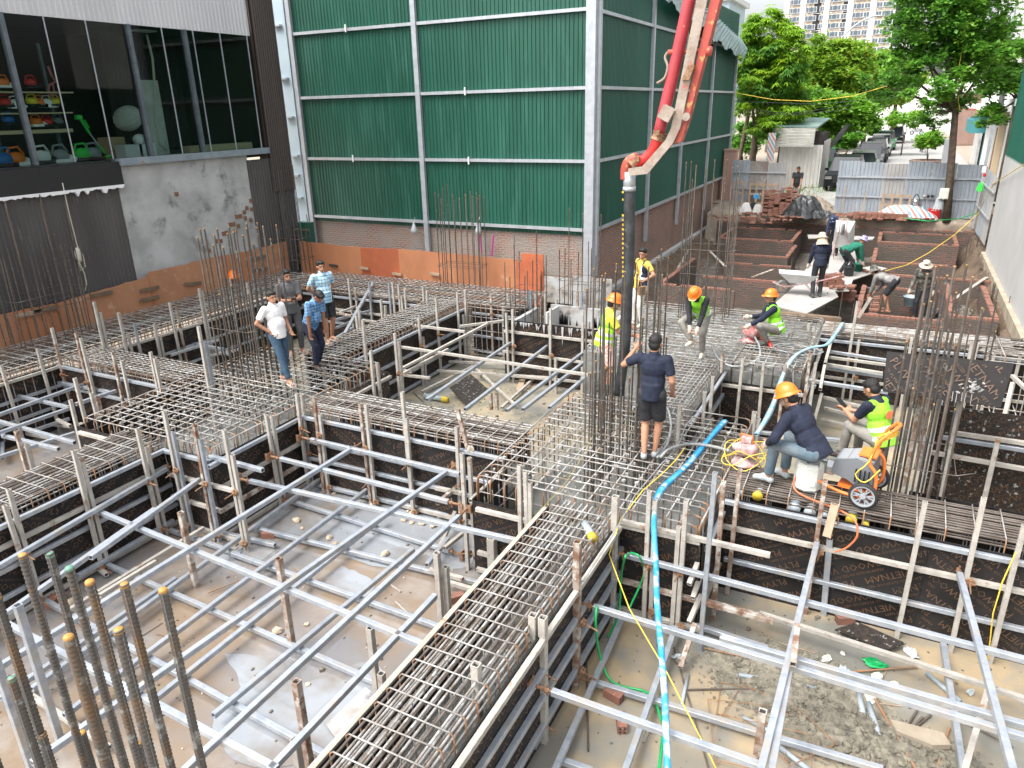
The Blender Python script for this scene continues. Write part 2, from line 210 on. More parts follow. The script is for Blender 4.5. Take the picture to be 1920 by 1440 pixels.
# ------------------------------------------------------------------ mesh builder
class MB:
    def __init__(s): s.v = []; s.f = []; s.m = []; s.mi = 0
    def mat(s, i): s.mi = i; return s
    def add(s, vs, fs):
        o = len(s.v); s.v += [tuple(v) for v in vs]; s.f += [tuple(o + i for i in f) for f in fs]; s.m += [s.mi] * len(fs); return s
    def box(s, c, d, rot=None):
        x, y, z = d[0] / 2, d[1] / 2, d[2] / 2; c = Vector(c)
        vs = [Vector((a * x, b * y, e * z)) for e in (-1, 1) for b in (-1, 1) for a in (-1, 1)]
        if rot is not None: vs = [rot @ v for v in vs]
        return s.add([v + c for v in vs], [(0, 2, 3, 1), (4, 5, 7, 6), (0, 1, 5, 4), (2, 6, 7, 3), (0, 4, 6, 2), (1, 3, 7, 5)])
    def box2(s, a, b): return s.box([(a[i] + b[i]) / 2 for i in range(3)], [abs(a[i] - b[i]) for i in range(3)])
    def tube(s, pts, r, n=6, caps=True, closed=False, rs=None):
        P = [Vector(p) for p in pts]; N = len(P); o = len(s.v); up_ = None; rings = []
        for i, p in enumerate(P):
            if closed: d = (P[(i + 1) % N] - P[i - 1])
            else: d = (P[min(i + 1, N - 1)] - P[max(i - 1, 0)])
            d = d.normalized() if d.length > 1e-9 else Vector((0, 0, 1))
            if up_ is None:
                up_ = Vector((0, 0, 1)) if abs(d.z) < .9 else Vector((1, 0, 0))
            u = up_ - d * up_.dot(d)
            if u.length < 1e-4: u = d.orthogonal()
            u.normalize(); up_ = u; v = d.cross(u); rr = rs[i] if rs else r
            rings.append([p + (u * math.cos(2 * math.pi * k / n) + v * math.sin(2 * math.pi * k / n)) * rr for k in range(n)])
        vs = [q for R_ in rings for q in R_]; fs = []
        for i in range(N if closed else N - 1):
            a = i * n; b = ((i + 1) % N) * n
            for k in range(n): fs.append((a + k, a + (k + 1) % n, b + (k + 1) % n, b + k))
        if caps and not closed: fs.append(tuple(range(n - 1, -1, -1))); fs.append(tuple(range((N - 1) * n, N * n)))
        return s.add(vs, fs)
    def ell(s, c, r, rot=None, seg=12, ring=8):
        c = Vector(c); vs = []; fs = []
        for i in range(ring + 1):
            t = math.pi * i / ring
            for k in range(seg):
                p = 2 * math.pi * k / seg; q = Vector((r[0] * math.sin(t) * math.cos(p), r[1] * math.sin(t) * math.sin(p), r[2] * math.cos(t)))
                vs.append(c + (rot @ q if rot is not None else q))
        for i in range(ring):
            for k in range(seg): fs.append((i * seg + k, (i + 1) * seg + k, (i + 1) * seg + (k + 1) % seg, i * seg + (k + 1) % seg))
        return s.add(vs, fs)
    def lathe(s, prof, c=(0, 0, 0), seg=16, rot=None):
        c = Vector(c); vs = []; fs = []
        for r, z in prof:
            for k in range(seg):
                q = Vector((r * math.cos(2 * math.pi * k / seg), r * math.sin(2 * math.pi * k / seg), z)); vs.append(c + (rot @ q if rot is not None else q))
        for i in range(len(prof) - 1):
            for k in range(seg): fs.append((i * seg + k, i * seg + (k + 1) % seg, (i + 1) * seg + (k + 1) % seg, (i + 1) * seg + k))
        return s.add(vs, fs)
    def prism(s, poly, off):
        n = len(poly); off = Vector(off); P = [Vector(p) for p in poly]
        return s.add(P + [p + off for p in P], [tuple(range(n - 1, -1, -1)), tuple(range(n, 2 * n))] + [(i, (i + 1) % n, n + (i + 1) % n, n + i) for i in range(n)])
    def quad(s, a, b, c, d): return s.add([a, b, c, d], [(0, 1, 2, 3)])
    def build(s, name, mats, parent=None, smooth=False, loc=None, world=True):
        me = bpy.data.meshes.new(name); me.from_pydata(s.v, [], s.f)
        for m in (mats if isinstance(mats, (list, tuple)) else [mats]): me.materials.append(MATS[m])
        me.polygons.foreach_set('material_index', s.m)
        if smooth: me.polygons.foreach_set('use_smooth', [True] * len(s.f))
        bm = bmesh.new(); bm.from_mesh(me); bmesh.ops.recalc_face_normals(bm, faces=bm.faces); bm.to_mesh(me); bm.free()
        o = bpy.data.objects.new(name, me); COL.objects.link(o)
        if parent is not None:
            o.parent = parent
            if world: o.matrix_parent_inverse = PW(parent).inverted()
        if loc is not None: o.location = loc
        return o
def PW(o):
    m = Matrix.Translation(o.location) @ o.rotation_euler.to_matrix().to_4x4() @ Matrix.Diagonal((*o.scale, 1))
    return PW(o.parent) @ o.matrix_parent_inverse @ m if o.parent else m
def link(name, me, parent=None, mw=None):
    o = bpy.data.objects.new(name, me); COL.objects.link(o)
    if mw is not None: o.matrix_world = mw
    if parent is not None:
        o.parent = parent; o.matrix_parent_inverse = PW(parent).inverted()
    return o
def thing(name, label, cat, loc=(0, 0, 0), group=None, rz=0):
    o = bpy.data.objects.new(name, None); COL.objects.link(o); o.location = loc; o.rotation_euler = (0, 0, rz); o.empty_display_size = .1
    o['label'] = label; o['category'] = cat
    if group: o['group'] = group
    return o
def tag(o, label, cat, group=None):
    o['label'] = label; o['category'] = cat
    if group: o['group'] = group
    return o
def struct(o): o['kind'] = 'structure'; return o
ROWS = {}
def row(o, key, cat, pos):      # rows of repeats: labelled by their place in the row once all are built
    ROWS.setdefault((key, cat), []).append((pj(pos)[0], o)); return o
ORD = ['leftmost', 'second from left', 'third from left', 'fourth from left', 'fifth from left', 'sixth from left', 'seventh from left', 'eighth from left', 'ninth from left', 'tenth from left'] + [(a + b).strip('-') + ' from left' for a, b in [('', x) for x in ('eleventh', 'twelfth', 'thirteenth', 'fourteenth', 'fifteenth', 'sixteenth', 'seventeenth', 'eighteenth', 'nineteenth', 'twentieth')] + [('twenty-', x) for x in ('first', 'second', 'third', 'fourth', 'fifth', 'sixth', 'seventh', 'eighth', 'ninth')]]
def finish_rows():
    for (key, cat), L in ROWS.items():
        L.sort(key=lambda t: t[0]); n = len(L)
        for i, (_, o) in enumerate(L):
            o['category'] = cat
            if n == 1: o['label'] = key
            else:
                o['label'] = (('rightmost' if i == n - 1 else ORD[i]) + ' ' + key); o['group'] = key + ' row'
def corr(o, u, v, w_, h, pitch=.13, dep=.025, nrm=None):
    """trapezoid ribbed sheet: origin o, along u, up v, width w_, height h"""
    o, u, v = Vector(o), Vector(u).normalized(), Vector(v).normalized(); n = Vector(nrm) if nrm else u.cross(v); mb = MB(); k = 0.; prof = []
    while k < w_:
        for a, d in ((0, 0), (.55, 0), (.68, 1), (.87, 1)):
            if k + a * pitch < w_: prof.append((k + a * pitch, d * dep))
        k += pitch
    prof.append((w_, 0)); vs = []; m = len(prof)
    for t in (0, h): vs += [o + u * a + n * d + v * t for a, d in prof]
    mb.add(vs, [(i, i + 1, m + i + 1, m + i) for i in range(m - 1)]); return mb
# ================================================================== SETTING
PIT = -1.45
def slab(name, x0, x1, y0, y1, z, m, n=1, amp=0., seed=1, th=.0):
    mb = MB(); r_ = random.Random(seed); nx = max(1, int((x1 - x0) * n)) if amp else 1; ny = max(1, int((y1 - y0) * n)) if amp else 1
    vs = [(x0 + (x1 - x0) * i / nx, y0 + (y1 - y0) * j / ny, z + (r_.uniform(-amp, amp) if amp else 0)) for j in range(ny + 1) for i in range(nx + 1)]
    mb.add(vs, [(j * (nx + 1) + i, j * (nx + 1) + i + 1, (j + 1) * (nx + 1) + i + 1, (j + 1) * (nx + 1) + i) for j in range(ny) for i in range(nx)])
    return struct(mb.build(name, m, smooth=bool(amp)))
slab('ground', -900, 900, -60, 1500, -2.1, 'bankearth')
def pslab(name, pts, z, m):
    mb = MB(); mb.add([(x, y, z) for x, y in pts], [tuple(range(len(pts)))]); return struct(mb.build(name, m))
slab('pit_floor_left', -10.2, -2.9, -3, 9.1, PIT, 'floor_mud')
slab('pit_floor_right', -2.9, 8, -3, 9.1, PIT, 'floor_tan')
slab('pit_floor_middle', -11, -2.9, 9.1, 18, PIT, 'floor_blind')
slab('pit_floor_corner', -2.9, 8, 9.1, 17.3, PIT, 'floor_blind')
slab('pit_floor_west', -17.6, -11, 9.1, 18, PIT, 'floor_blind')
slab('pit_floor_southwest', -17.6, -10.2, -3, 9.1, PIT, 'floor_mud')
slab('dug_earth', -8.2, 3.4, 17.3, 35.2, -1.65, 'soil_grey', 2.2, .07, 3)
# earth banks
def bank(name, rows_, m, seed=1, amp=.06, n=40):
    """rows_: list of polylines (start,end) from bottom to top"""
    r_ = random.Random(seed); vs = []; k = len(rows_) ; sub = 4; R_ = []
    for i in range(k - 1):
        for s_ in range(sub): R_.append((i, s_ / sub))
    R_.append((k - 2, 1.))
    for i, t in R_:
        for j in range(n + 1):
            a = Vector(rows_[i][0]).lerp(Vector(rows_[i][1]), j / n); b = Vector(rows_[i + 1][0]).lerp(Vector(rows_[i + 1][1]), j / n); p = a.lerp(b, t)
            vs.append(p + Vector((r_.uniform(-amp, amp), r_.uniform(-amp, amp), r_.uniform(-amp, amp))))
    mb = MB(); mb.add(vs, [(i * (n + 1) + j, i * (n + 1) + j + 1, (i + 1) * (n + 1) + j + 1, (i + 1) * (n + 1) + j) for i in range(len(R_) - 1) for j in range(n)])
    return struct(mb.build(name, m, smooth=True))
bank('earth_bank_along_building', [((-6.35, 17.6, -1.7), (-6.6, 34.6, -1.7)), ((-7.1, 17.6, -1.35), (-7.3, 35, -1.4)), ((-7.8, 17.6, -1.12), (-7.84, 36, -1.15)), ((-8.2, 17.6, -1.1), (-8.2, 36, -1.1))], 'soil', 3, .09, 60)
bank('earth_bank_under_wall', [((2.45, 17.6, -1.7), (2.3, 34.6, -1.7)), ((2.8, 17.6, -1.15), (2.7, 34.8, -1.1)), ((3.05, 17.6, -.75), (3.0, 35, -.55)), ((3.4, 17.6, -.7), (3.4, 35, -.5))], 'soil', 4, .08, 60)
bank('earth_bank_by_fence', [((-7.6, 34.3, -1.7), (3.3, 34.3, -1.7)), ((-7.6, 34.55, -.9), (3.3, 34.55, -.8)), ((-7.6, 34.75, -.12), (3.3, 34.5, -.1)), ((-7.6, 36.0, .0), (3.3, 35.6, .0)), ((-7.6, 37.8, .01), (3.3, 37.8, .01))], 'bankearth', 5, .05, 60)
# street level block and street
mb = MB(); mb.box2((-70, 37.4, -2.0), (70, 700, -.06)); struct(mb.build('street_ground', 'bankearth'))
slab('street', -4.6, 1.9, 37.6, 128, -.02, 'road'); slab('pavement', 1.95, 4.4, 40, 128, .06, 'road')
pslab('verge', [(-16, 37.6), (-4.7, 37.6), (-4.7, 128), (-30, 128)], -.01, 'bankearth')
slab('filled_ground_behind_boarding', -19.9, -9.7, 17.95, 21.0, .02, 'soil'); slab('filled_ground_by_corner', -9.7, -7.9, 17.9, 21.2, -.38, 'soil')
mb = MB(); mb.box2((-17.6, 17.76, -2), (-8.25, 17.95, -.38)); struct(mb.build('earth_edge', 'soil'))

# ---- green shed building
gb = thing('green_building', 'tall green ribbed sheet building with silver steel posts and a brick base', 'building', (-8.1, 20.9, 0))
corr((-18.85, 20.93, .93), (1, 0, 0), (0, 0, 1), 10.75, 9.2, .131, .026, (0, -1, 0)).build('wall_cladding', 'green_sheet', gb)
corr((-8.0, 21.0, 1.04), (0, 1, 0), (0, 0, 1), 19.4, 7.6, .115, .022, (1, 0, 0)).build('wall_cladding', 'green_side', gb)
def post(nm, a, b, m, par): mb = MB(); mb.box2(a, b); return mb.build(nm, m, par)
post('brick_base', (-18.85, 20.97, -.4), (-8.22, 21.25, 1.05), 'brick_rough', gb)
post('brick_base', (-8.3, 21.25, -1.0), (-8.05, 40.3, 1.12), 'brick_side', gb)
post('plinth', (-8.3, 21.0, -1.2), (-7.86, 40.3, -1.003), 'concpale', gb)
mb = MB(); mb.box2((-19.6, 21.3, 0), (-8.35, 40.2, 8)); mb.build('core_wall', 'interior', gb)
for x in (-18.86, -13.9): post('steel_post', (x - .08, 20.78, -.1), (x + .08, 20.9, 10), 'steelpost', gb)
post('corner_post', (-8.2, 20.72, -.3), (-7.92, 20.88, 10), 'steelpost', gb); post('corner_post', (-7.93, 20.9, -.3), (-7.84, 21.05, 9), 'steelpost', gb)
for z in (1.1, 3.1, 5.1, 7.1):
    for a, b in ((-18.77, -13.99), (-13.81, -8.21)): post('girt', (a, 20.82, z - .045), (b, 20.9, z + .045), 'steelpost', gb)
for i, y in enumerate((26.1, 30.4, 35.2, 40.2)): post('steel_post', (-7.97, y - .07, -.05), (-7.86, y + .07, 8.3 - i * .3), 'steelpost', gb)
for z in (1.1, 3.1, 5.1, 7.05):
    ys = [21.05, 26.1, 30.4, 35.2, 40.2]
    for a, b in zip(ys[:-1], ys[1:]): post('girt', (-7.96, a + .08, z - .045), (-7.88, b - .08, z + .045), 'steelpost', gb)
for px, py in ((648, 52), (662, 296), (872, 170), (879, 300)):
    p = aty(px, py, 20.8); post('bracket', (p.x - .02, 20.77, p.z - .13), (p.x + .02, 20.81, p.z + .1), 'white', gb)
# curled roof overhang
B_ = [(1236, -22), (1262, 10), (1300, 38), (1345, 78), (1372, 96), (1394, 110)]; T_ = [(1290, -40), (1312, -5), (1340, 22), (1362, 42), (1384, 64), (1398, 88)]
mb = MB(); vs = []; N = 60
for k in range(N + 1):
    t = k / N * 5; i = min(int(t), 4); f = t - i
    b = atx(*B_[i], -7.45).lerp(atx(*B_[i + 1], -7.45), f); c = atx(*T_[i], -8.3).lerp(atx(*T_[i + 1], -8.3), f); wv = .06 * (k % 2)
    vs += [b + Vector((0, 0, wv - .03 + .1 * math.sin(k * .7))), b.lerp(c, .5) + Vector((wv + .12, 0, .1)), c + Vector((wv, 0, 0)), c + Vector((-3, 0, .9))]
for k in range(N):
    for j in range(3): mb.f.append((k * 4 + j, (k + 1) * 4 + j, (k + 1) * 4 + j + 1, k * 4 + j + 1)); mb.m.append(0)
mb.v = [tuple(v) for v in vs]; mb.build('roof_overhang', 'roof_sheet', gb)
# pale blue cladding strip
ps = thing('cladding_strip', 'tall pale blue flat sheet strip at the left edge of the green building', 'cladding', (-19.3, 20.9, 0))
post('sheet', (-19.85, 20.75, .05), (-18.98, 20.86, 11), 'blue_sheet', ps)
for px, py in ((514, 47), (527, 147), (538, 220), (548, 293), (549, 330), (555, 372), (563, 428)):
    p = aty(px, py, 20.5); post('bracket', (p.x - .22, 20.62, p.z - .03), (p.x + .12, 20.74, p.z + .03), 'steelpost', ps)
# ---- left building
lb = thing('shop_building', 'dark brown clad shop building with a glazed upper floor and white sheet above', 'building', (-17.2, 12, 0))
corr((-17.2, 5, 6.72), (0, 1, 0), (0, 0, 1), 12.3, 3, .13, .03, (1, 0, 0)).build('white_cladding', 'white_sheet', lb)
corr((-17.2, 5, -.6), (0, 1, 0), (0, 0, 1), 7.2, 3.62, .11, .02, (1, 0, 0)).build('brown_cladding', 'brown_old', lb)
corr((-17.17, 16.45, -.6), (0, 1, 0), (0, 0, 1), 1.1, 3.95, .11, .02, (1, 0, 0)).build('brown_cladding', 'brown_old', lb)
corr((-17.1, 17.35, 2.35), (0, 1, 0), (0, 0, 1), .9, 8, .09, .02, (1, 0, 0)).build('corner_cladding', 'brown_sheet', lb)
corr((-17.15, 17.5, -.3), (0, 1, 0), (0, 0, 1), .75, 2.9, .11, .02, (1, 0, 0)).build('corner_cladding', 'brown_old', lb)
post('concrete_wall', (-17.5, 12.2, -.6), (-17.18, 16.5, 3.5), 'concwall', lb)
post('ledge', (-17.4, 12.3, 3.5), (-17.02, 17.3, 3.66), 'ledge', lb)
post('black_band', (-17.4, 5, 3.03), (-17.1, 12.32, 3.6), 'blackpaint', lb)
mb = MB(); r_ = random.Random(5); y = 5.
pr = []
while y < 12.3: pr.append((y, 3.02 - r_.uniform(.0, .05) - (.09 if r_.random() < .12 else 0))); y += .06
mb.prism([(-17.13, 5, 3.06)] + [(-17.13, a, b) for a, b in pr] + [(-17.13, 12.3, 3.06)], (.07, 0, 0)); mb.build('foam_seam', 'foam_white', lb)
post('side_wall', (-17.55, 17.38, -1), (-17.2, 18.2, 11), 'interior_wall', lb)
# inner room
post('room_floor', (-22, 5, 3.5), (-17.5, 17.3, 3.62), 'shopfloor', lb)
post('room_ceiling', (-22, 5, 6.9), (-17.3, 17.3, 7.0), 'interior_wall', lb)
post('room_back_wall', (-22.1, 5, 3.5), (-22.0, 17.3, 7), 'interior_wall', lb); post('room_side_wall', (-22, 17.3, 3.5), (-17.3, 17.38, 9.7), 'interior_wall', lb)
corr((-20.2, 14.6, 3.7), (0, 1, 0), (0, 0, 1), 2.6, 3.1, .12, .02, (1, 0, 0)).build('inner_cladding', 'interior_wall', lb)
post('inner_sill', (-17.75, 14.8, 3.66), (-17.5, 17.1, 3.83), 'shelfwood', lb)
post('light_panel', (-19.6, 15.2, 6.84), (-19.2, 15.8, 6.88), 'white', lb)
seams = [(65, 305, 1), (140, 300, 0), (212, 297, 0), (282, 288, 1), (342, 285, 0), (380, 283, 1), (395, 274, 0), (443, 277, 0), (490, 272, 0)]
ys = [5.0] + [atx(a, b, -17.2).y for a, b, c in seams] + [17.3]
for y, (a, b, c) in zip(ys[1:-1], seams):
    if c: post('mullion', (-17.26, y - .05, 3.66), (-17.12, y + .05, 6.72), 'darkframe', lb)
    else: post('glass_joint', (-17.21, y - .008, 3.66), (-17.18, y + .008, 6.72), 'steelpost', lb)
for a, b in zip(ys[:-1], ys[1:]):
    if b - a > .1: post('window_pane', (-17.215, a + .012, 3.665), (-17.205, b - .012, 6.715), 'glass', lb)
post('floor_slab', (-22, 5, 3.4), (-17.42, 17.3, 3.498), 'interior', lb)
# things inside the shop seen through the glass
def on(px, py, x): return atx(px, py, x)
sh = thing('display_shelf', 'pale wood shelf rack of power tools behind the left shop window', 'shelf', on(60, 300, -18.2))
for py in (172, 212, 245):
    p = on(15, py, -18.3); mbx = MB(); mbx.box2((-18.6, 7, p.z - (.08 if py == 245 else .03)), (-18.05, on(125, py, -18.3).y, p.z)); mbx.build('shelf_board', 'shelfwood', sh)
for py_ in (8, 122):
    p = on(py_, 250, -18.3); mbx = MB(); mbx.box2((-18.62, p.y - .03, 3.63), (-18.55, p.y + .03, 6.3)); mbx.build('shelf_upright', 'darkframe', sh)
tl = [(8, 165, 'orange', 'orange power tool'), (60, 165, 'red', 'red and white blower'), (12, 202, 'red', 'red and white power tool'), (30, 204, 'white', 'white headed power tool'), (62, 200, 'yellow', 'yellow and black power tool'), (75, 202, 'orange', 'orange and black power tool'), (90, 202, 'white', 'white and red power tool'), (104, 200, 'yellow', 'lime and black power tool'), (18, 234, 'blue', 'blue power tool'), (70, 238, 'orange', 'orange case tool'), (90, 238, 'red', 'red machine tool'), (110, 236, 'machinegrey', 'grey machine tool'), (28, 292, 'orange', 'orange mower engine'), (8, 300, 'blue', 'blue machine box'), (78, 292, 'white', 'white engine machine'), (112, 288, 'machinelight', 'grey engine machine'), (150, 272, 'toolgreen', 'green and teal garden tool'), (175, 290, 'machinelight', 'silver engine machine')]
for i, (px, py, m, d) in enumerate(tl):
    p = on(px, py, -18.25) if py < 250 else on(px, min(py, 303), -17.95)
    if py >= 250: p.z = 3.62
    t = thing('power_tool', d + (' on the shop shelf' if py < 250 else ' on the shop floor by the glass') + (', left end' if px < 20 else ''), 'tool', p)
    s_ = .13 if py < 250 else .2
    mb = MB(); mb.ell(p + Vector((0, 0, s_ * .8)), (s_ * .8, s_ * 1.1, s_ * .8), seg=10, ring=6); mb.tube([p + Vector((0, -s_, s_)), p + Vector((0, -s_ * .6, s_ * 2)), p + Vector((0, s_ * .5, s_ * 2.1)), p + Vector((0, s_, s_ * 1.2))], s_ * .14, 6); mb.build('housing', m, t, smooth=True)
    mb = MB(); mb.box(p + Vector((.02, .0, s_ * .25)), (s_ * 1.3, s_ * 2.2, s_ * .4)); mb.tube([p + Vector((.05, s_ * .9, s_ * .7)), p + Vector((.05, s_ * 1.7, s_ * .3))], s_ * .3, 8); mb.build('base', 'blackpaint' if i % 3 else 'white', t)
lp = on(240, 222, -18.4); t = thing('paper_lantern', 'round white paper lantern hanging behind the shop glass', 'lantern', lp); mb = MB()
mb.lathe([(.36 * math.sin(math.pi * i / 16) * (1 + .03 * (i % 2)) + .01, .30 * math.cos(math.pi * i / 16)) for i in range(17)], lp, 20, Matrix.Rotation(.5, 3, 'X')); mb.build('shade', 'offwhite', t); mb = MB(); mb.tube([lp + Vector((0, 0, .3)), Vector((lp.x, lp.y, 6.85))], .006, 5); mb.build('cord', 'blackpaint', t)
a_, b_ = on(298, 285, -18.1), on(285, 150, -18.1); mb = MB(); mb.prism([(-18.1, a_.y - .38, 3.63), (-18.1, a_.y + .35, 3.63), (-18.2, b_.y + .25, b_.z), (-18.2, b_.y - .4, b_.z)], (-.04, 0, 0)); tag(mb.build('leaning_board', 'offwhite'), 'tall white board leaning inside the shop window', 'board')
mb = MB(); mb.tube([on(275, 65, -17.9), on(286, 110, -17.85), on(290, 160, -17.85), on(292, 230, -17.8), on(300, 270, -17.8), on(312, 282, -17.75)], .03, 8); tag(mb.build('flexible_hose', 'rope', smooth=True), 'pale ribbed hose hanging in front of the white board in shop', 'hose')
gt = thing('grass_trimmer', 'bright green long handled trimmer leaning inside the shop window', 'trimmer', on(195, 295, -17.9)); mb = MB(); mb.tube([on(150, 222, -18), on(168, 250, -18)], .035, 8); mb.box(on(147, 220, -18), (.1, .14, .1)); mb.tube([on(158, 225, -18), on(167, 240, -18)], .02, 6); mb.build('handle', 'toolgreen', gt); mb = MB(); mb.tube([on(168, 250, -18), on(185, 272, -17.95)], .018, 6); mb.build('shaft', 'steelpost', gt); mb = MB(); mb.tube([on(185, 272, -17.95), on(200, 292, -17.9)], .03, 6); mb.ell(on(200, 294, -17.9), (.1, .13, .05)); mb.build('head', 'toolgreen', gt)
p = on(213, 285, -18.6); mb = MB(); mb.box(p + Vector((0, 0, .12)), (.4, .5, .5)); mb.box(p + Vector((0, 0, .372)), (.42, .04, .004)); tag(mb.build('cardboard_box', 'cardboard'), 'brown cardboard box on the shop floor left of white board', 'box')
for px, d in ((243, 'left'), (270, 'right')): p = on(px, 288, -18.0); mb = MB(); mb.box((p.x, p.y, 3.78), (.4, .5, .3)); mb.box((p.x, p.y, 3.935), (.42, .52, .02)); tag(mb.build('white_box', 'white'), d + ' white box on the shop floor beside the mullion', 'box')
p = on(262, 262, -18.3); mb = MB(); mb.ell(p, (.13, .2, .15)); mb.box(p - Vector((0, 0, .22)), (.2, .3, .25)); tag(mb.build('desk_lamp', 'white', smooth=True), 'white domed machine standing behind the white boxes', 'machine')
t = thing('water_pump_strap', 'pink hanging straps above the left shop shelf', 'strap', on(100, 150, -18.1)); mb = MB(); mb.tube([on(90, 124, -18.1), on(96, 140, -18.1), on(104, 153, -18.1), on(92, 160, -18.1), on(90, 175, -18.1), on(100, 182, -18.1)], .025, 6); mb.tube([on(98, 155, -18.1), on(104, 180, -18.1)], .02, 6); mb.build('strap_loop', 'pinkred', t)
# anchor plates on the concrete wall
for px, py in ((470, 376), (463, 390), (472, 392), (458, 398), (444, 406), (451, 405), (460, 409), (470, 412), (432, 421), (438, 420), (447, 424), (441, 434), (425, 436), (419, 438), (406, 452), (414, 452), (392, 470), (331, 364)):
    p = atx(px, py, -17.17); mb = MB(); mb.box(p, (.03, .11, .11)); mb.tube([p, p + Vector((.05, 0, 0))], .015, 6); row(mb.build('anchor_plate', 'jack'), 'small rusty square plate fixed on grey concrete wall', 'plate', p)
# rope on brown wall
P_ = [(117, 343), (124, 375), (132, 410), (141, 445), (144, 458), (150, 475), (147, 490), (152, 508), (160, 500), (156, 480), (146, 462), (150, 495), (158, 512), (162, 530), (160, 545)]
mb = MB(); mb.tube([atx(a, b, -17.1) for a, b in P_], .012, 5); mb.ell(atx(147, 478, -17.1), (.05, .09, .18)); tag(mb.build('rope', 'rope', smooth=True), 'pale rope hanging in a knotted bundle on the brown wall', 'rope')
# ---- boarding (orange plywood) along left and back
def board_row(pts, key, fixed, axis, mats, z0):
    for i in range(len(pts) - 1):
        (a0, t0), (a1, t1) = pts[i], pts[i + 1]; r_ = random.Random(i * 7 + len(pts)); n = 12; off = .012 * (i % 2)
        top = [(a0 + (a1 - a0) * (1 - k / n), t1 + (t0 - t1) * k / n + r_.uniform(-.012, .012)) for k in range(n + 1)]
        poly = [(a0, z0), (a1 - .004, z0)] + top
        if axis == 'x': P = [(a, fixed + off, z) for a, z in poly]; o_ = (0, .018, 0)
        else: P = [(fixed + off, a, z) for a, z in poly]; o_ = (-.018, 0, 0)
        mb = MB(); mb.prism(P, o_); row(mb.build('plywood_board', mats[i % len(mats)]), key, 'plywood board', P[0])
board_row([(5.0, .62), (8.9, .64), (10.0, .60), (12.4, .72), (12.45, .82), (14.85, .82), (16.0, .78), (17.55, .82)], 'weathered orange plywood board against the brown clad wall', -17.05, 'y', ['ply_orange_b', 'ply_orange'], -.35)
board_row([(-16.75, .8), (-14.3, .74), (-12.9, .78), (-10.9, .76), (-9.0, .72), (-8.25, .50)], 'orange plywood board along the brick base of green building', 17.74, 'x', ['ply_orange', 'ply_red', 'ply_orange'], -.5)
a_ = aty(975, 480, 17.82); mb = MB(); mb.box2((-8.85, 17.80, -.3), (-8.2, 17.83, .9)); tag(mb.build('plywood_board', 'ply_red'), 'taller red orange plywood piece at the right end of back boarding', 'plywood board')
for px, py, an in ((192, 551, .1), (281, 542, .1), (281, 560, .15), (362, 532, .4), (487, 483, .05), (490, 505, .2), (86, 580, .1), (55, 588, .1)):
    p = atx(px, py, -16.99); mb = MB(); mb.box(p, (.035, .55, .09), Matrix.Rotation(-an * .3, 3, 'X')); row(mb.build('timber_batten', 'timber_dark' if px != 55 else 'timber'), 'short dark batten nailed to left orange plywood', 'batten', p)
for px, py in ((683, 503), (744, 514), (815, 514), (625, 498)):
    p = aty(px, py, 17.68); mb = MB(); mb.box(p, (.32, .04, .07), Matrix.Rotation(.06, 3, 'Y')); row(mb.build('timber_batten', 'timber' if px != 625 else 'shoe_dark'), 'short pale batten on the back orange plywood', 'batten', p)
p = atx(437, 520, -16.9); mb = MB(); mb.lathe([(.02, .22), (.1, .17), (.16, .05), (.22, 0), (.2, -.02)], p, 12); tag(mb.build('orange_bag', 'orange', smooth=True), 'small orange bag lying at the foot of the left boarding', 'bag')
# concrete spattered sheets right of boarding
for i, (x0, x1, z0, z1) in enumerate(((-8.1, -7.3, -.35, .36), (-7.28, -6.2, -.45, .42))):
    mb = MB(); mb.box2((x0, 17.66 + i * .02, z0), (x1, 17.685 + i * .02, z1)); tag(mb.build('shutter_sheet', 'smeared'), ('left' if i == 0 else 'right') + ' cement smeared sheet standing below the brick wall corner', 'sheet')
# dark green column of mesh in far left corner
t = thing('green_post', 'dark green boxed post in the far left corner behind rebar', 'post', (-16.75, 17.9, 0)); mb = MB(); mb.box2((-16.95, 17.97, .0), (-16.45, 18.2, 1.35)); mb.build('panel', 'green_side', t); mb = MB(); mb.box2((-17, 17.9, .3), (-16.4, 17.96, .36)); mb.box2((-17, 17.9, 1.1), (-16.4, 17.96, 1.16)); mb.build('rail', 'bar_brown', t)
# wall scribble
mb = MB(); q = [aty(567, 428, 20.6), aty(562, 452, 20.6), aty(572, 452, 20.6), aty(567, 428, 20.6)]; mb.tube(q, .02, 5); mb.tube([aty(900, 440, 20.75), aty(903, 475, 20.75)], .03, 5); mb.tube([aty(925, 440, 20.75), aty(922, 480, 20.75)], .03, 5); tag(mb.build('paint_mark', 'magenta'), 'magenta triangle and strokes sprayed on the wall base', 'paint mark')
for px in (776, 897): 
    p = aty(px, 425, 20.6); t = thing('hanging_bag', ('left' if px < 800 else 'right') + ' clear plastic bag hanging from the lowest steel girt', 'bag', p); mb = MB(); mb.lathe([(.02, .14), (.05, .05), (.11, -.12), (.1, -.22), (.02, -.24)], p, 10); mb.build('pouch', 'plastic_clear', t, smooth=True); mb = MB(); mb.tube([p + Vector((0, 0, .14)), p + Vector((0, .1, .3))], .008, 4); mb.build('string', 'rope', t)
# ---- right wall
rw_ = thing('side_building', 'rendered wall with green ribbed sheet above along the right edge', 'building', (3.1, 30, 0))
post('rendered_wall', (3.1, 10, -.5), (3.4, 30.3, 2.78), 'concpale', rw_); corr((3.12, 10, 2.74), (0, 1, 0), (0, 0, 1), 20.25, 3.3, .13, .025, (-1, 0, 0)).build('sheet_cladding', 'green_side', rw_)
post('footing', (2.98, 10, -.85), (3.4, 30.4, -.5), 'concbeige', rw_)
mb = MB(); mb.box2((3.4, 10, 0), (9, 30.2, 6)); mb.build('building_core', 'concpale', rw_)
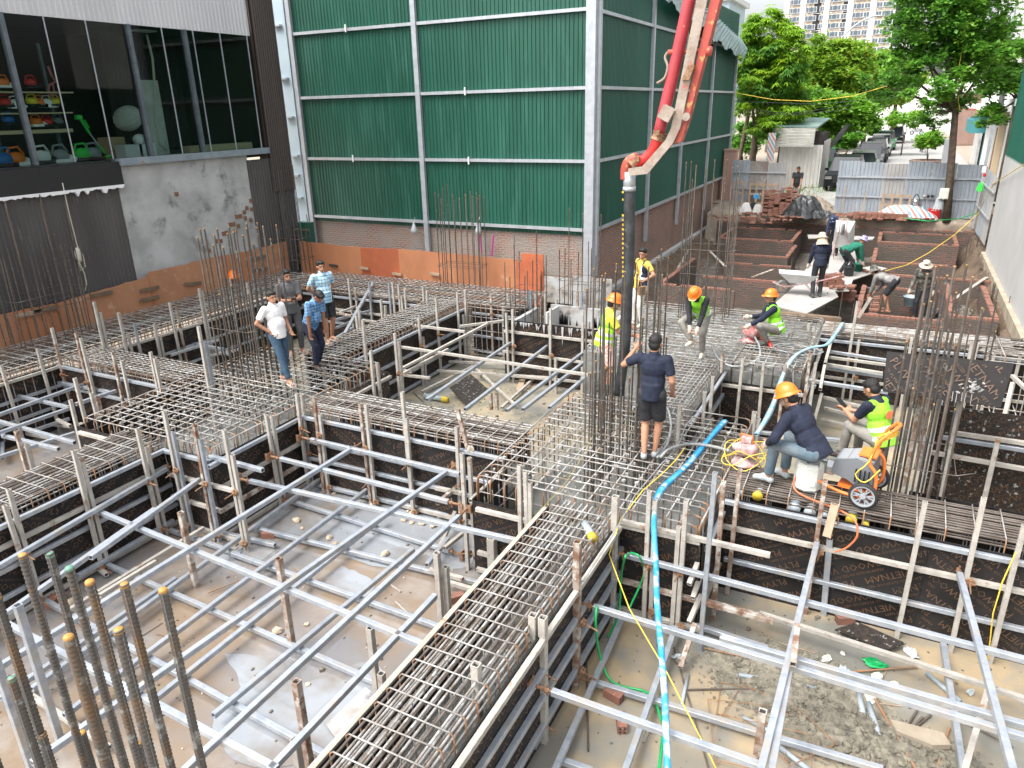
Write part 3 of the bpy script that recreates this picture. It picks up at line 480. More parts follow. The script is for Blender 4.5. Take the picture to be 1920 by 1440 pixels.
# ---- sheet fences
def fence(name, label, a, b, z0, z1, mats, rails, posts_=3):
    a, b = Vector(a), Vector(b); u = (b - a).normalized(); n_ = Vector((u.y, -u.x, 0)); L_ = (b - a).length; t = thing(name, label, 'fence', a); k = len(mats); 
    for i, m in enumerate(mats): corr(a + u * L_ * i / k + Vector((0, 0, z0)) + n_ * .012 * (i % 2), u, (0, 0, 1), L_ / k - .01, z1 - z0 - .05 * (i % 3), .14, .02, n_).build('sheet_panel', m, t)
    for z in rails: mb = MB(); mb.box((a + b) / 2 + Vector((0, 0, z)) + n_ * .06, (L_, .04, .06), Matrix.Rotation(math.atan2(u.y, u.x), 3, 'Z')); mb.build('rail', 'steelpost', t)
    return t
fence('sheet_fence', 'long grey ribbed sheet fence in front of the street', (-2.3, 35.25, 0), (2.95, 35.1, 0), .0, 2.2, ['grey_sheet', 'grey_sheet', 'grey_sheet_warm', 'grey_sheet', 'grey_sheet', 'grey_sheet'], (.75, 1.55))
pA, pB = aty(1372, 330, 37.3), aty(1474, 330, 37.3); pA.z = pB.z = 0
fence('sheet_fence', 'rusty patched sheet fence left of the street gate', pA, pB, .05, 2.05, ['grey_sheet', 'old_sheet', 'grey_sheet_warm'], (.75, 1.5))
fence('sheet_fence', 'short dirty sheet fence running back beside the right wall', (2.98, 35.0, 0), (3.06, 30.5, 0), -.3, 2.1, ['old_sheet', 'grey_sheet', 'grey_sheet_warm'], (.6, 1.5))
# leaning prop between
mb = MB(); mb.box2((2.9, 34.5, -.3), (3.0, 34.6, 3.6)); tag(mb.build('steel_pole', 'steelpost'), 'slim grey pole where the right fence meets the side fence', 'pole')
# ---- brick foundation walls in the far dig
def bwall(nm, lab, segs, z0, z1, wdt=.13):
    t = thing(nm, lab, 'brick wall', (segs[0][0], segs[0][1], z0))
    for i, (x0, y0, x1, y1) in enumerate(segs):
        h = wdt / 2; dz = .004 * i
        if abs(x1 - x0) > abs(y1 - y0): a, b = (min(x0, x1) - h, y0 - h), (max(x0, x1) + h, y0 + h)
        else: a, b = (x0 - h, min(y0, y1) + h + .003), (x0 + h, max(y0, y1) - h - .003)
        mb = MB(); mb.box2((a[0], a[1], z0), (b[0], b[1], z1 - dz)); mb.build('wall_run', 'brick_found', t)
        mb = MB(); L_ = (b[0] - a[0]) if abs(x1 - x0) > abs(y1 - y0) else (b[1] - a[1]); n = max(1, int(L_ / .115)); rr = random.Random(i)
        for k in range(n):
            if rr.random() < .22: continue
            if abs(x1 - x0) > abs(y1 - y0): mb.box((a[0] + (k + .5) * L_ / n, (a[1] + b[1]) / 2 + rr.uniform(-.01, .01), z1 - dz + .028), (L_ / n - .012, wdt, .055))
            else: mb.box(((a[0] + b[0]) / 2 + rr.uniform(-.01, .01), a[1] + (k + .5) * L_ / n, z1 - dz + .028), (wdt, L_ / n - .012, .055))
        mb.build('brick_course', 'brick_red', t)
bwall('foundation_wall', 'rectangular brick foundation box at the far left of dig', [(-6.2, 30.9, -3.4, 30.9), (-6.2, 33.9, -3.4, 33.9), (-6.2, 30.9, -6.2, 33.9), (-3.4, 30.9, -3.4, 33.9)], -1.7, -.62)
bwall('foundation_wall', 'rectangular brick foundation box at the far right of dig', [(-.3, 31.5, 2.3, 31.5), (-.3, 34.0, 2.3, 34.0), (-.3, 31.5, -.3, 34.0), (2.3, 31.5, 2.3, 34.0)], -1.7, -.55)
bwall('foundation_wall', 'low brick wall with return before the far right box', [(-.35, 28.3, 2.1, 28.3), (-.35, 28.3, -.35, 31.2)], -1.7, -.72)
bwall('foundation_wall', 'long brick wall behind the bending workers', [(-.9, 26.1, 3.0, 26.1)], -1.7, -.7)
bwall('foundation_wall', 'stepped brick walls left of the wheelbarrow ramp', [(-5.2, 28.0, -3.2, 28.0), (-3.2, 28.0, -3.2, 30.7), (-5.3, 26.4, -2.9, 26.4)], -1.7, -.72)
bwall('foundation_wall', 'brick wall beside the earth bank with a front return', [(-6.1, 22.0, -6.1, 26.4), (-6.1, 21.9, -3.9, 21.9)], -1.7, -.62)
bwall('foundation_wall', 'brick wall with toothed end near the ramp', [(-5.2, 24.0, -3.0, 24.0), (-5.0, 19.4, -3.2, 19.4)], -1.7, -.75)
bwall('foundation_wall', 'low brick pit where the two bending workers stand', [(-.45, 20.9, 1.45, 20.9), (-.45, 20.9, -.45, 24.4), (-.45, 24.4, 1.5, 24.4)], -1.7, -.75)
bwall('foundation_wall', 'brick pit beside the right wall filled with rubble', [(1.75, 21.3, 2.7, 21.3), (2.7, 21.3, 2.7, 25.3), (1.75, 21.3, 1.75, 25.3)], -1.7, -.68)
bwall('foundation_wall', 'front low brick wall right of the ramp board', [(-1.9, 19.6, -.5, 19.6), (-.4, 18.6, 1.0, 18.6)], -1.7, -.95)
bwall('foundation_wall', 'long back brick wall under the bank by the fence', [(-7.0, 34.4, 3.0, 34.4)], -1.7, -.45)
def heap(name, label, c, r, h, m, n=300, seed=1, sz=(.05, .14), cat='rubble'):
    r_ = random.Random(seed); mb = MB(); vs = []; N_ = 18
    for j in range(7):
        for k in range(N_):
            a = 2 * math.pi * k / N_; q = 1 - j / 6; w2 = 1 + .12 * math.sin(3 * a + seed) + r_.uniform(-.05, .05)
            vs.append((c[0] + r[0] * q * w2 * math.cos(a), c[1] + r[1] * q * w2 * math.sin(a), c[2] + h * (1 - q ** 1.6) + r_.uniform(-.02, .03)))
    mb.add(vs, [(j * N_ + k, j * N_ + (k + 1) % N_, (j + 1) * N_ + (k + 1) % N_, (j + 1) * N_ + k) for j in range(6) for k in range(N_)])
    for i in range(n):
        a = r_.uniform(0, 6.28); q = math.sqrt(r_.random()) * 1.05; s_ = r_.uniform(*sz); z = c[2] + h * (1 - q ** 1.6 if q < 1 else 0)
        rot = Matrix.Rotation(r_.uniform(0, 6), 3, Vector((r_.random(), r_.random(), r_.random() + .1)))
        mb.ell((c[0] + r[0] * q * math.cos(a), c[1] + r[1] * q * math.sin(a), z), (s_, s_ * r_.uniform(.5, .9), s_ * r_.uniform(.4, .8)), rot, 5, 3)
    o = mb.build(name, m); o['label'] = label; o['category'] = cat; o['kind'] = 'stuff'; return o
heap('soil_heap', 'clods of grey earth inside the brick pit by right wall', (2.2, 23.3, -1.5), (.42, 1.7), .55, 'soil_grey', 160, 2)
heap('soil_heap', 'dug grey earth in front of the brick pit with workers', (.8, 19.9, -1.6), (1.5, .75), .45, 'soil_grey', 220, 3)
heap('soil_heap', 'earth and stones in the pit left of the ramp', (-4.9, 22.9, -1.6), (.9, .8), .35, 'soil_grey', 120, 4)
heap('soil_heap', 'dug earth between the brick walls behind the workers', (.6, 25.2, -1.6), (1.2, .5), .5, 'soil_grey', 120, 5)
heap('sand_heap', 'grey sand heap behind the black tarpaulin', at(1515, 405, 0) + Vector((0, 1.2, 0)), (1.1, .9), .75, 'bankearth', 60, 6, (.03, .06))
heap('rubble', 'loose crumbly rubble spread on the floor of right pit', (-.3, 7.1, PIT - .03), (1.2, .75), .07, 'rubble', 1500, 7, (.015, .045))
heap('rubble', 'grey lumps of debris in front of plywood offcut', (.45, 6.6, PIT - .03), (1.2, .5), .08, 'rubble', 1100, 8, (.02, .06))
# ---- street: buildings, tower
def tower():
    Y = 240.; x0, x1 = aty(1468, 50, Y).x, aty(1688, 50, Y).x; zt = aty(1600, -260, Y).z; t = thing('apartment_tower', 'tall cream apartment tower with white vertical bands far behind trees', 'tower', (x0, Y, 0))
    post('tower_body', (x0, Y, 0), (x1, Y + 20, zt), 'tower_cream', t)
    W_ = x1 - x0
    for f in (0.02, .165, .37, .57, .76, .96): post('white_band', (x0 + W_ * f - .7, Y - .35, 0), (x0 + W_ * f + .7, Y - .02, zt), 'tower_white', t)
    wn = None; rws = [aty(1600, 12 + 16.6 * r, Y).z for r in range(-1, 8)]; n = 0
    for z in rws:
        post('floor_line', (x0 - .1, Y - .06, z - 1.15), (x1 + .1, Y - .01, z - 1.02), 'tower_white', t) if n % 2 else None
        for f in (.075, .115, .215, .26, .335, .42, .465, .52, .62, .66, .71, .81, .86, .905):
            x = x0 + W_ * f
            o = link('window', wn, t) if wn else None
            if not wn:
                mb = MB(); mb.box((0, 0, 0), (1.5, .12, 1.25)); mb.mat(1).box((0, -.02, 0), (1.3, .1, 1.08)); mb.mat(0).box((0, -.06, 0), (.06, .06, 1.1)); mb.mat(2).box((.3, -.1, -.72), (1.1, .3, .25)); o = mb.build('window', ['tower_white', 'winglass', 'machinelight'], t); wn = o.data
            o.location = (x - t.location.x, -.05, z); o.matrix_parent_inverse = Matrix.Identity(4)
        n += 1
        for f in (.29, .54): post('balcony_shade', (x0 + W_ * f - .9, Y - .04, z - 1.0), (x0 + W_ * f + .9, Y - .015, z + 1.3), 'glass_dark', t)  # flat dark sheet on the wall, painted shade of a balcony recess
tower()
def bld(label, x0, x1, y0, y1, zt, m, wins=(), face='y'):
    t = thing('building', label, 'building', (x0, y0, 0)); post('wall', (x0, y0, 0), (x1, y1, zt), m, t); post('cornice', (x0 - .3, y0 - .3, zt), (x1 + .3, y1 + .3, zt + .35), 'tower_white', t)
    for (px, py, w2, h2) in wins:
        p = aty(px, py, y0) if face == 'y' else atx(px, py, x0); mb = MB()
        if face == 'y': mb.box((p.x, y0 - .02, p.z), (w2, .3, h2)); mb.mat(1).box((p.x, y0 - .14, p.z), (w2 * .8, .1, h2 * .85)); mb.mat(0).lathe([(0.01, 0), (w2 * .5, 0), (w2 * .5, .15), (.01, .15)], (p.x, y0 - .02, p.z + h2 / 2), 16, Matrix.Rotation(math.pi / 2, 3, 'X'))
        else: mb.box((x0 - .02, p.y, p.z), (.3, w2, h2)); mb.mat(1).box((x0 - .14, p.y, p.z), (.1, w2 * .8, h2 * .85))
        mb.build('window', ['tower_white', 'glass_dark'], t)
    return t
Y = 140.; bld('white ornate building with arched windows behind the street trees', aty(1672, 50, Y).x, aty(1730, 50, Y).x, Y, Y + 12, 30, 'tower_white', [(1690, 25, 2.2, 4), (1681, 64, 1.6, 4), (1710, 60, 2.2, 4), (1712, 20, 2.2, 4)])
Y = 52.; bld('pale blue glass block edge between roof and sky', aty(1340, 30, 60).x, aty(1366, 30, 60).x, 60, 66, aty(1350, 2, 60).z, 'blue_sheet')
Y = 127.; mb = MB(); mb.box2((-14, Y, 0), (8, Y + .4, 7.5)); tag(mb.build('street_end_wall', 'stucco'), 'plain pale wall closing the far end of street', 'wall')
t = bld('long white rendered building along the right of the street', 4.6, 12, 44, 66, 12, 'stucco', [], 'x')
post('doorway', (4.48, 55.2, 0), (4.58, 57, 2.6), 'awning', t); post('doorway', (4.5, 58.5, 0), (4.58, 60.5, 2.8), 'glass_dark', t); post('pillar', (4.3, 53.6, 0), (4.58, 54.1, 4), 'white', t); post('pillar', (4.3, 47, 0), (4.58, 47.5, 4), 'stone_pale', t); post('doorway', (4.5, 48, 0), (4.58, 50.5, 3), 'wood_brown', t); post('canopy_slab', (3.6, 44.2, 3.9), (4.59, 65, 4.15), 'tower_white', t)
aw = thing('awning', 'teal shop awning on the white building right of street', 'awning', (4.2, 56, 3.1)); mb = MB(); mb.prism([(4.58, 54.4, 3.85), (3.5, 54.4, 3.3), (3.5, 54.4, 2.55), (4.58, 54.4, 2.55)], (0, 4.5, 0)); mb.build('cover', 'awning', aw); mb = MB(); mb.box2((3.4, 54.3, 3.86), (4.59, 59, 3.93)); mb.build('top_edge', 'tail', aw)
t = bld('cream stone fronted house beyond the right wall', 4.5, 12, 31.5, 43.5, 12.5, 'stucco', [], 'x')
for y in (32.2, 34.5, 37, 39.5, 42): post('pilaster', (4.2, y, 0), (4.49, y + .45, 12), 'stone_pale' if y < 40 else 'white', t)
post('ledge', (4.1, 31.4, 4.2), (4.49, 43.6, 4.5), 'white', t)
for y in (33.4, 35.9, 38.4): post('doorway', (4.4, y, .0), (4.48, y + 1.0, 3.4), 'wood_brown' if y < 35 else 'glass_dark', t)
bld('low dark house half hidden left of the far cars', -12, -5.6, 78, 90, 5, 'soil_grey'); bld('brown brick house end right of the far street', 4.5, 9, 92, 100, 5, 'brick_side'); bld('pale rendered block at far right of street', 5, 12, 101, 122, 9, 'stucco')
# shed
sd_ = thing('sheet_shed', 'small white rusty sheet shed with dark roof beyond left fence', 'shed', (-6, 46, 0)); Ys = 46.
x0, x1 = aty(1462, 280, Ys).x, aty(1543, 280, Ys).x
corr((x0, Ys, 0), (1, 0, 0), (0, 0, 1), x1 - x0, 2.3, .2, .03, (0, -1, 0)).build('front_sheet', 'shed_sheet', sd_); corr((x1 + .02, Ys, 0), (0, 1, 0), (0, 0, 1), 4, 2.5, .2, .03, (1, 0, 0)).build('side_sheet', 'shed_sheet', sd_)
a_, b_ = aty(1448, 250, Ys - .5), aty(1528, 250, Ys - .5); mb = MB()
for k in range(6): mb.box(((a_.x + b_.x) / 2, Ys - .5 + .03 * k, 2.3 + k * .17), (b_.x - a_.x, .05, .15), Matrix.Rotation(.25, 3, 'X'))
mb.build('fascia', 'offwhite', sd_); mb = MB(); mb.prism([(a_.x - .1, Ys - .4, 3.3), (b_.x + .1, Ys - .4, 3.2), (b_.x + .3, Ys + 4.4, 3.55), (a_.x - .1, Ys + 4.4, 3.65)], (0, 0, .08)); mb.build('roof', 'roof_sheet', sd_)
mb = MB(); mb.box2((x0 + .1, Ys + .1, 0), (x1 - .1, Ys + 4, 2.9)); mb.build('inner_wall', 'interior', sd_)
q = aty(1447, 265, 44.5); mb = MB(); mb.box(q - Vector((0, 0, .3)), (.4, .05, 1.5)); tag(mb.build('striped_cloth', 'striped_tarp'), 'striped cloth strip hanging at the shed corner', 'cloth')
q = aty(1371, 290, 39); mb = MB(); mb.box((q.x, 39, 1.2), (.6, .5, 2.4)); mb.box((q.x, 38.97, 2.43), (.66, .56, .06)); tag(mb.build('red_cabinet', 'cone'), 'faded red metal cabinet behind the left fence', 'cabinet')
# black shade cloth beside shed
mb = MB(); q0 = aty(1560, 300, 52); mb.prism([(q0.x - .6, 50, 1.2), (q0.x + .6, 50, 3.2), (q0.x + .9, 54, 3.2), (q0.x - .5, 54, 1.4)], (0, 0, .06)); tag(mb.build('shade_cloth', 'black_tarp'), 'black shade cloth sloping beside the white shed', 'cloth')
# street lamps
for px, py0, py1, Yl, tip in ((1566, 65, 200, 75, (1645, 30)), (1617, 105, 200, 105, (1665, 90))):
    b = aty(px, py0 + 12, Yl); tp = aty(*tip, Yl); t = thing('street_lamp', ('nearer tall' if Yl < 80 else 'farther') + ' curved arm street lamp among the street trees', 'street lamp', (b.x, Yl, 0))
    mb = MB(); pts = [Vector((b.x - .1, Yl, 0)), Vector((b.x, Yl, b.z - .5))]
    for i in range(1, 8):
        a = i / 7; pts.append(Vector((b.x + (tp.x - b.x) * a, Yl, b.z - .5 + (tp.z - b.z + .5) * math.sin(a * math.pi / 2) ** .8)))
    mb.tube(pts, .1, 8, rs=[.14, .1] + [.07] * 7); mb.build('pole', 'lampmetal', t, smooth=True); mb = MB(); mb.ell(tp, (.55, .14, .08), seg=10, ring=6); mb.build('lamp_head', 'lampmetal', t, smooth=True)
mb = MB(); mb.tube([aty(1896, 0, 44) + Vector((0, 0, 2)), aty(1872, 235, 44)], .12, 8); tag(mb.build('utility_pole', 'lampmetal', smooth=True), 'grey pole rising behind the right roadside tree', 'pole')
# yellow cords in the air
def cord(pts, r, m, name, label, cat='cord', sag=0, n=1):
    P = [Vector(p) for p in pts]; Q = []
    for i in range(len(P) - 1):
        for k in range(8): t = k / 8; a, b = P[i], P[i + 1]; q = a.lerp(b, t); q.z -= sag * 4 * t * (1 - t); Q.append(q)
    Q.append(P[-1]); mb = MB(); mb.tube(Q, r, 6); return tag(mb.build(name, m, smooth=True), label, cat)
cord([aty(1378, 174, 38), aty(1450, 187, 38), aty(1520, 190, 37), aty(1600, 180, 36), aty(1700, 150, 35)], .014, 'cordyellow', 'extension_cord', 'thin yellow cord sagging from green building towards the tree')
cord([aty(1812, 55, 34.2), aty(1797, 130, 34.2), aty(1797, 190, 34.2), aty(1800, 207, 34.2)], .013, 'cordyellow', 'extension_cord', 'yellow cord hanging down along the tree trunk')
cord([(3.0, 22.2, 3.3), atx(1862, 345, 3.02), atx(1840, 400, 3.0) + Vector((-.1, 0, 0)), at(1790, 440, -.1), at(1740, 475, -.3), at(1700, 497, -.5), at(1660, 508, -.55)], .012, 'cordyellow', 'extension_cord', 'long yellow cord sloping from right wall to work board')
cord([at(1650, 403, .05), at(1740, 415, .05), at(1800, 410, .05), aty(1830, 400, 34.5), aty(1850, 385, 34)], .02, 'hose_green', 'garden_hose', 'thin green hose lying along the bank by the fence')
for k, (p0, p1, s_) in enumerate((((1378, 190), (1690, 182), .6), ((1378, 205), (1600, 196), .8), ((1378, 212), (1600, 204), .5))):
    a, b = aty(*p0, 42), aty(*p1, 44); cord([a, a.lerp(b, .5) - Vector((0, 0, s_ * .4)), b], .012, 'rubber', 'overhead_cable', ['upper', 'middle', 'lower'][k] + ' black overhead cable crossing in front of the mango tree', 'cable')
# ================================================================== TREES
def tree(label, base, blobs, leaf, kind='small', seed=1, trunk_r=.14, n=1400, top=None, lean=None, group=None, ls=1.):
    r_ = random.Random(seed); t = thing('tree', label, 'tree', base)
    if group: t['group'] = group
    B = Vector(base); fork = top or (B + Vector((0, 0, 2.5))); mb = MB()
    mb.tube([B - Vector((0, 0, .1)), B.lerp(fork, .5) + Vector((r_.uniform(-.08, .08), 0, 0)), fork], trunk_r, 9, rs=[trunk_r * 1.15, trunk_r, trunk_r * .8])
    tot = sum(b[3] * b[4] * b[5] for b in blobs)
    cr = MB(); V = []; F = []; MI = []
    for (cx, cy, cz, rx, ry, rz) in blobs:
        c = Vector((cx, cy, cz)); e = fork.lerp(c, .75); mid = fork.lerp(c, .4) + Vector((r_.uniform(-.2, .2), r_.uniform(-.2, .2), -.1 * rz))
        mb.tube([fork - Vector((0, 0, .1)), mid, e, c], trunk_r * .4, 6, rs=[trunk_r * .6, trunk_r * .38, trunk_r * .22, trunk_r * .1])
        k = int(n * (rx * ry * rz) / tot); sub = [Vector((r_.gauss(0, 1), r_.gauss(0, 1), r_.gauss(0, 1))).normalized() * r_.uniform(.55, 1.0) for _ in range(max(8, k // 26))]
        for _ in range(k):
            if r_.random() < .92:
                s_ = r_.choice(sub); q = s_ + Vector((r_.gauss(0, .10), r_.gauss(0, .10), r_.gauss(0, .08)))
            else: q = Vector((r_.gauss(0, 1), r_.gauss(0, 1), r_.gauss(0, 1))).normalized() * (r_.random() ** .4)
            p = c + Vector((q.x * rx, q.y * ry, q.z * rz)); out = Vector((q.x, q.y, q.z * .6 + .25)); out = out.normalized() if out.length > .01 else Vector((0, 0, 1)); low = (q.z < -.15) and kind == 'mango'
            if kind == 'mango':
                for j in range(8):
                    a = 2 * math.pi * j / 8 + r_.uniform(-.3, .3); d = (out * .5 + Vector((math.cos(a), math.sin(a), -.75 + r_.uniform(-.3, .3)))).normalized(); L_ = r_.uniform(.2, .36) * ls; sd2 = d.cross(Vector((0, 0, 1)));
                    sd2 = sd2.normalized() * .03 * ls if sd2.length > .01 else Vector((.03, 0, 0)); o = len(V)
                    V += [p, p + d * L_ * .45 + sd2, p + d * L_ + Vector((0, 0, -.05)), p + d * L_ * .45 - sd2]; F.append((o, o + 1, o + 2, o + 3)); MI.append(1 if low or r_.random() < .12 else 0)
            else:
                for j in range(7):
                    d = (out * .35 + Vector((r_.gauss(0, 1), r_.gauss(0, 1), r_.gauss(0, .45)))).normalized(); L_ = r_.uniform(.1, .2) * ls; pp = p + Vector((r_.gauss(0, .09), r_.gauss(0, .09), r_.gauss(0, .05))) * ls; u = d.cross(Vector((r_.gauss(0, .4), r_.gauss(0, .4), 1)))
                    u = u.normalized() * L_ * .32 if u.length > .01 else Vector((.04, 0, 0)); o = len(V)
                    V += [pp, pp + d * L_ * .5 + u, pp + d * L_, pp + d * L_ * .5 - u]; F.append((o, o + 1, o + 2, o + 3)); MI.append(0)
    mb.build('trunk', 'bark', t, smooth=True); cr.v = [tuple(v) for v in V]; cr.f = F; cr.m = MI
    me = bpy.data.meshes.new('crown'); me.from_pydata(cr.v, [], cr.f)
    for m in (leaf, 'leaf_mango_shaded') if kind == 'mango' else (leaf,): me.materials.append(MATS[m])
    me.polygons.foreach_set('material_index', MI); link('crown', me, t); return t
def bl(px, py, y, rpx, rpy, ry=None):
    p = aty(px, py, y); s_ = y / FPX * 1.03; return (p.x, y, p.z, rpx * s_, ry or rpx * s_, rpy * s_)
Y = 47.; b = aty(1412, 300, Y); b.z = 0
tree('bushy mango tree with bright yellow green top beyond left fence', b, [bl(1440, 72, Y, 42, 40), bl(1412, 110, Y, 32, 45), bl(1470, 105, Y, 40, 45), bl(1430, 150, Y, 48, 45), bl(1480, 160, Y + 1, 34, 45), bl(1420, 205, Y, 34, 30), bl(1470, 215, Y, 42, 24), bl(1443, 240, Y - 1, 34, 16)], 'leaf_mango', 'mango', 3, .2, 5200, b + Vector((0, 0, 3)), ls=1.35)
for dx in (-1.1, 1.2):
    bb = b + Vector((dx, 1.5, 0)); mb = MB(); mb.tube([bb, bb + Vector((.1, 0, 2)), bb + Vector((.4 * (1 if dx < 0 else -1), 0, 4.5))], .12, 8); tag(mb.build('slim_tree', 'bark', smooth=True), ('left' if dx < 0 else 'right') + ' slimmer dark tree stem rising behind the mango tree', 'tree')
Y = 66.; b = aty(1555, 300, Y); b.z = 0
tree('roundish yellow green street tree left of the lamp', b, [bl(1545, 108, Y, 48, 28), bl(1580, 125, Y, 48, 34), bl(1520, 150, Y, 36, 40), bl(1600, 165, Y, 30, 30), bl(1555, 180, Y, 50, 30)], 'leaf_c', 'small', 5, .2, 4200, b + Vector((0, 0, 4)), ls=2.1)
Y = 54.; b = aty(1535, 320, Y); b.z = 0
tree('lower fresh green tree overhanging the white shed', b, [bl(1540, 205, Y, 46, 24), bl(1585, 210, Y, 40, 28), bl(1512, 190, Y, 26, 34), bl(1610, 225, Y, 26, 16), bl(1565, 240, Y, 34, 12)], 'leaf_a', 'small', 6, .16, 4200, b + Vector((0, 0, 3.2)), ls=1.7)
Y = 84.; b = aty(1618, 270, Y); b.z = 0
tree('street tree with lilac tinged top behind the second lamp', b, [bl(1615, 125, Y, 26, 24), bl(1640, 140, Y, 34, 28), bl(1600, 175, Y, 26, 30), bl(1650, 175, Y, 26, 24), bl(1628, 195, Y, 30, 18)], 'leaf_a', 'small', 8, .2, 3000, b + Vector((0, 0, 5)), ls=2.4)
Y = 96.; b = aty(1672, 245, Y); b.z = 0
tree('far pale green tree over the end of the street', b, [bl(1660, 130, Y, 32, 24), bl(1690, 150, Y, 30, 30), bl(1672, 175, Y, 28, 20)], 'leaf_c', 'small', 9, .2, 2200, b + Vector((0, 0, 6)), ls=2.6)
b = at(1772, 408, 0); b = Vector((2.0, 34.6, 0)); Y = 34.6
tree('tall roadside tree with slender trunk in front of the grey fence', b, [bl(1760, 30, Y, 70, 60), bl(1830, 50, Y + 1, 58, 64), bl(1725, 95, Y, 40, 34), bl(1790, 105, Y, 52, 40), bl(1850, 120, Y, 42, 34), bl(1690, 135, Y - .5, 34, 22), bl(1740, 165, Y - 1, 46, 24), bl(1650, 160, Y + 1, 30, 26), bl(1800, 165, Y, 38, 26), bl(1755, 215, Y, 30, 18), bl(1770, -30, Y, 70, 40), bl(1690, 40, Y + 1, 24, 24)], 'leaf_b', 'small', 11, .14, 4800, aty(1792, 200, Y), ls=1.15)
Y = 41.; b = aty(1888, 280, Y); b.z = 0
tree('thin second tree in front of the white house at right edge', b, [bl(1885, 105, Y, 30, 26), bl(1868, 160, Y, 24, 22), bl(1900, 150, Y, 24, 20), bl(1862, 215, Y, 22, 14)], 'leaf_b', 'small', 12, .1, 1300, b + Vector((0, 0, 4.5)), ls=1.3)
for i, (px, py, Y, rx, ry, lf) in enumerate(((1700, 222, 75, 30, 12, 'leaf_a'), (1745, 262, 60, 18, 10, 'leaf_a'), (1395, 262, 55, 24, 30, 'leaf_b'), (1590, 262, 62, 22, 12, 'leaf_b'), (1640, 240, 92, 14, 12, 'leaf_b'), (1490, 210, 60, 30, 40, 'leaf_b'))):
    r_ = random.Random(40 + i); c = bl(px, py, Y, rx, ry); b = Vector((c[0], Y, 0)); lab = ['leafy bush by the far right pavement', 'green potted shrub by the parked motorbikes', 'dark undergrowth behind the left fence', 'green bush above the parked cars', 'small dark tree above the farthest car', 'dark tree mass behind the mango tree'][i]
    tree(lab, b, [c], lf, 'small', 40 + i, .06, 500 if i != 5 else 1200, b + Vector((0, 0, max(.3, c[2] * .5))), ls=1.6)
mb = MB(); q = aty(1745, 278, 60); mb.lathe([(.01, 0), (1.0, 0), (1.2, .6), (1.1, .62), (1.0, .5), (.01, .5)], (q.x, 60, 0), 16); tag(mb.build('planter', 'brick_side', smooth=False), 'brown round planter under the shrub on the pavement', 'planter')
# weeds
def weeds(label, c, n, spread, seed):
    r_ = random.Random(seed); mb = MB()
    for i in range(n):
        p = Vector((c[0] + r_.gauss(0, spread[0]), c[1] + r_.gauss(0, spread[1]), c[2])); h = r_.uniform(.08, .3); d = Vector((r_.gauss(0, .08), r_.gauss(0, .08), h)); w2 = Vector((.012, 0, 0))
        mb.add([p - w2, p + w2, p + d], [(0, 1, 2)])
    o = mb.build('weeds', 'leaf_a'); o['label'] = label; o['category'] = 'weeds'; o['kind'] = 'stuff'
weeds('grass tufts growing beside the street gate', (aty(1520, 345, 44).x, 44, 0), 260, (1.2, 2.0), 3)
# ================================================================== FORMWORK
_ub = {}
def ubox(m):
    if m not in _ub:
        mb = MB(); o = .5; i = .38
        ring = lambda x, s: [(x, -s, -s), (x, s, -s), (x, s, s), (x, -s, s)]
        c = .44
        oc = lambda x: [(x, -o, -c), (x, -c, -o), (x, c, -o), (x, o, -c), (x, o, c), (x, c, o), (x, -c, o), (x, -o, c)]
        ic = lambda x: [(x, -i, -i + .04), (x, -i + .04, -i), (x, i - .04, -i), (x, i, -i + .04), (x, i, i - .04), (x, i - .04, i), (x, -i + .04, i), (x, -i, i - .04)]
        A, B, C, D = oc(0), oc(1), ic(0), ic(1); E_, F_ = ic(.02), ic(.98); vs = A + B + C + D + E_ + F_; fs = []
        for k in range(8):
            n = (k + 1) % 8; fs += [(k, n, 8 + n, 8 + k), (k, 16 + k, 16 + n, n), (8 + k, 8 + n, 24 + n, 24 + k), (16 + k, 32 + k, 32 + n, 16 + n), (24 + k, 24 + n, 40 + n, 40 + k)]
        mb.add(vs, fs); mb.mat(1).add(E_, [tuple(range(8))]); mb.add(F_, [tuple(range(8))])
        ob = mb.build('tube', [m, 'hollow']); _ub[m] = ob.data; bpy.data.objects.remove(ob)
    return _ub[m]
def mat_ab(a, b, w_, h_=None, roll=0):
    a, b = Vector(a), Vector(b); x = (b - a); L_ = x.length; x.normalize(); up_ = Vector((0, 0, 1)) if abs(x.z) < .85 else Vector((0, 1, 0)); y = up_.cross(x).normalized(); z = x.cross(y)
    if roll: y, z = y * math.cos(roll) + z * math.sin(roll), z * math.cos(roll) - y * math.sin(roll)
    h_ = h_ or w_; m = Matrix(((x.x * L_, y.x * w_, z.x * h_, a.x), (x.y * L_, y.y * w_, z.y * h_, a.y), (x.z * L_, y.z * w_, z.z * h_, a.z), (0, 0, 0, 1))); return m
def beam(name, a, b, m, w_=.06, h_=None): return link(name, ubox(m), None, mat_ab(a, b, w_, h_))
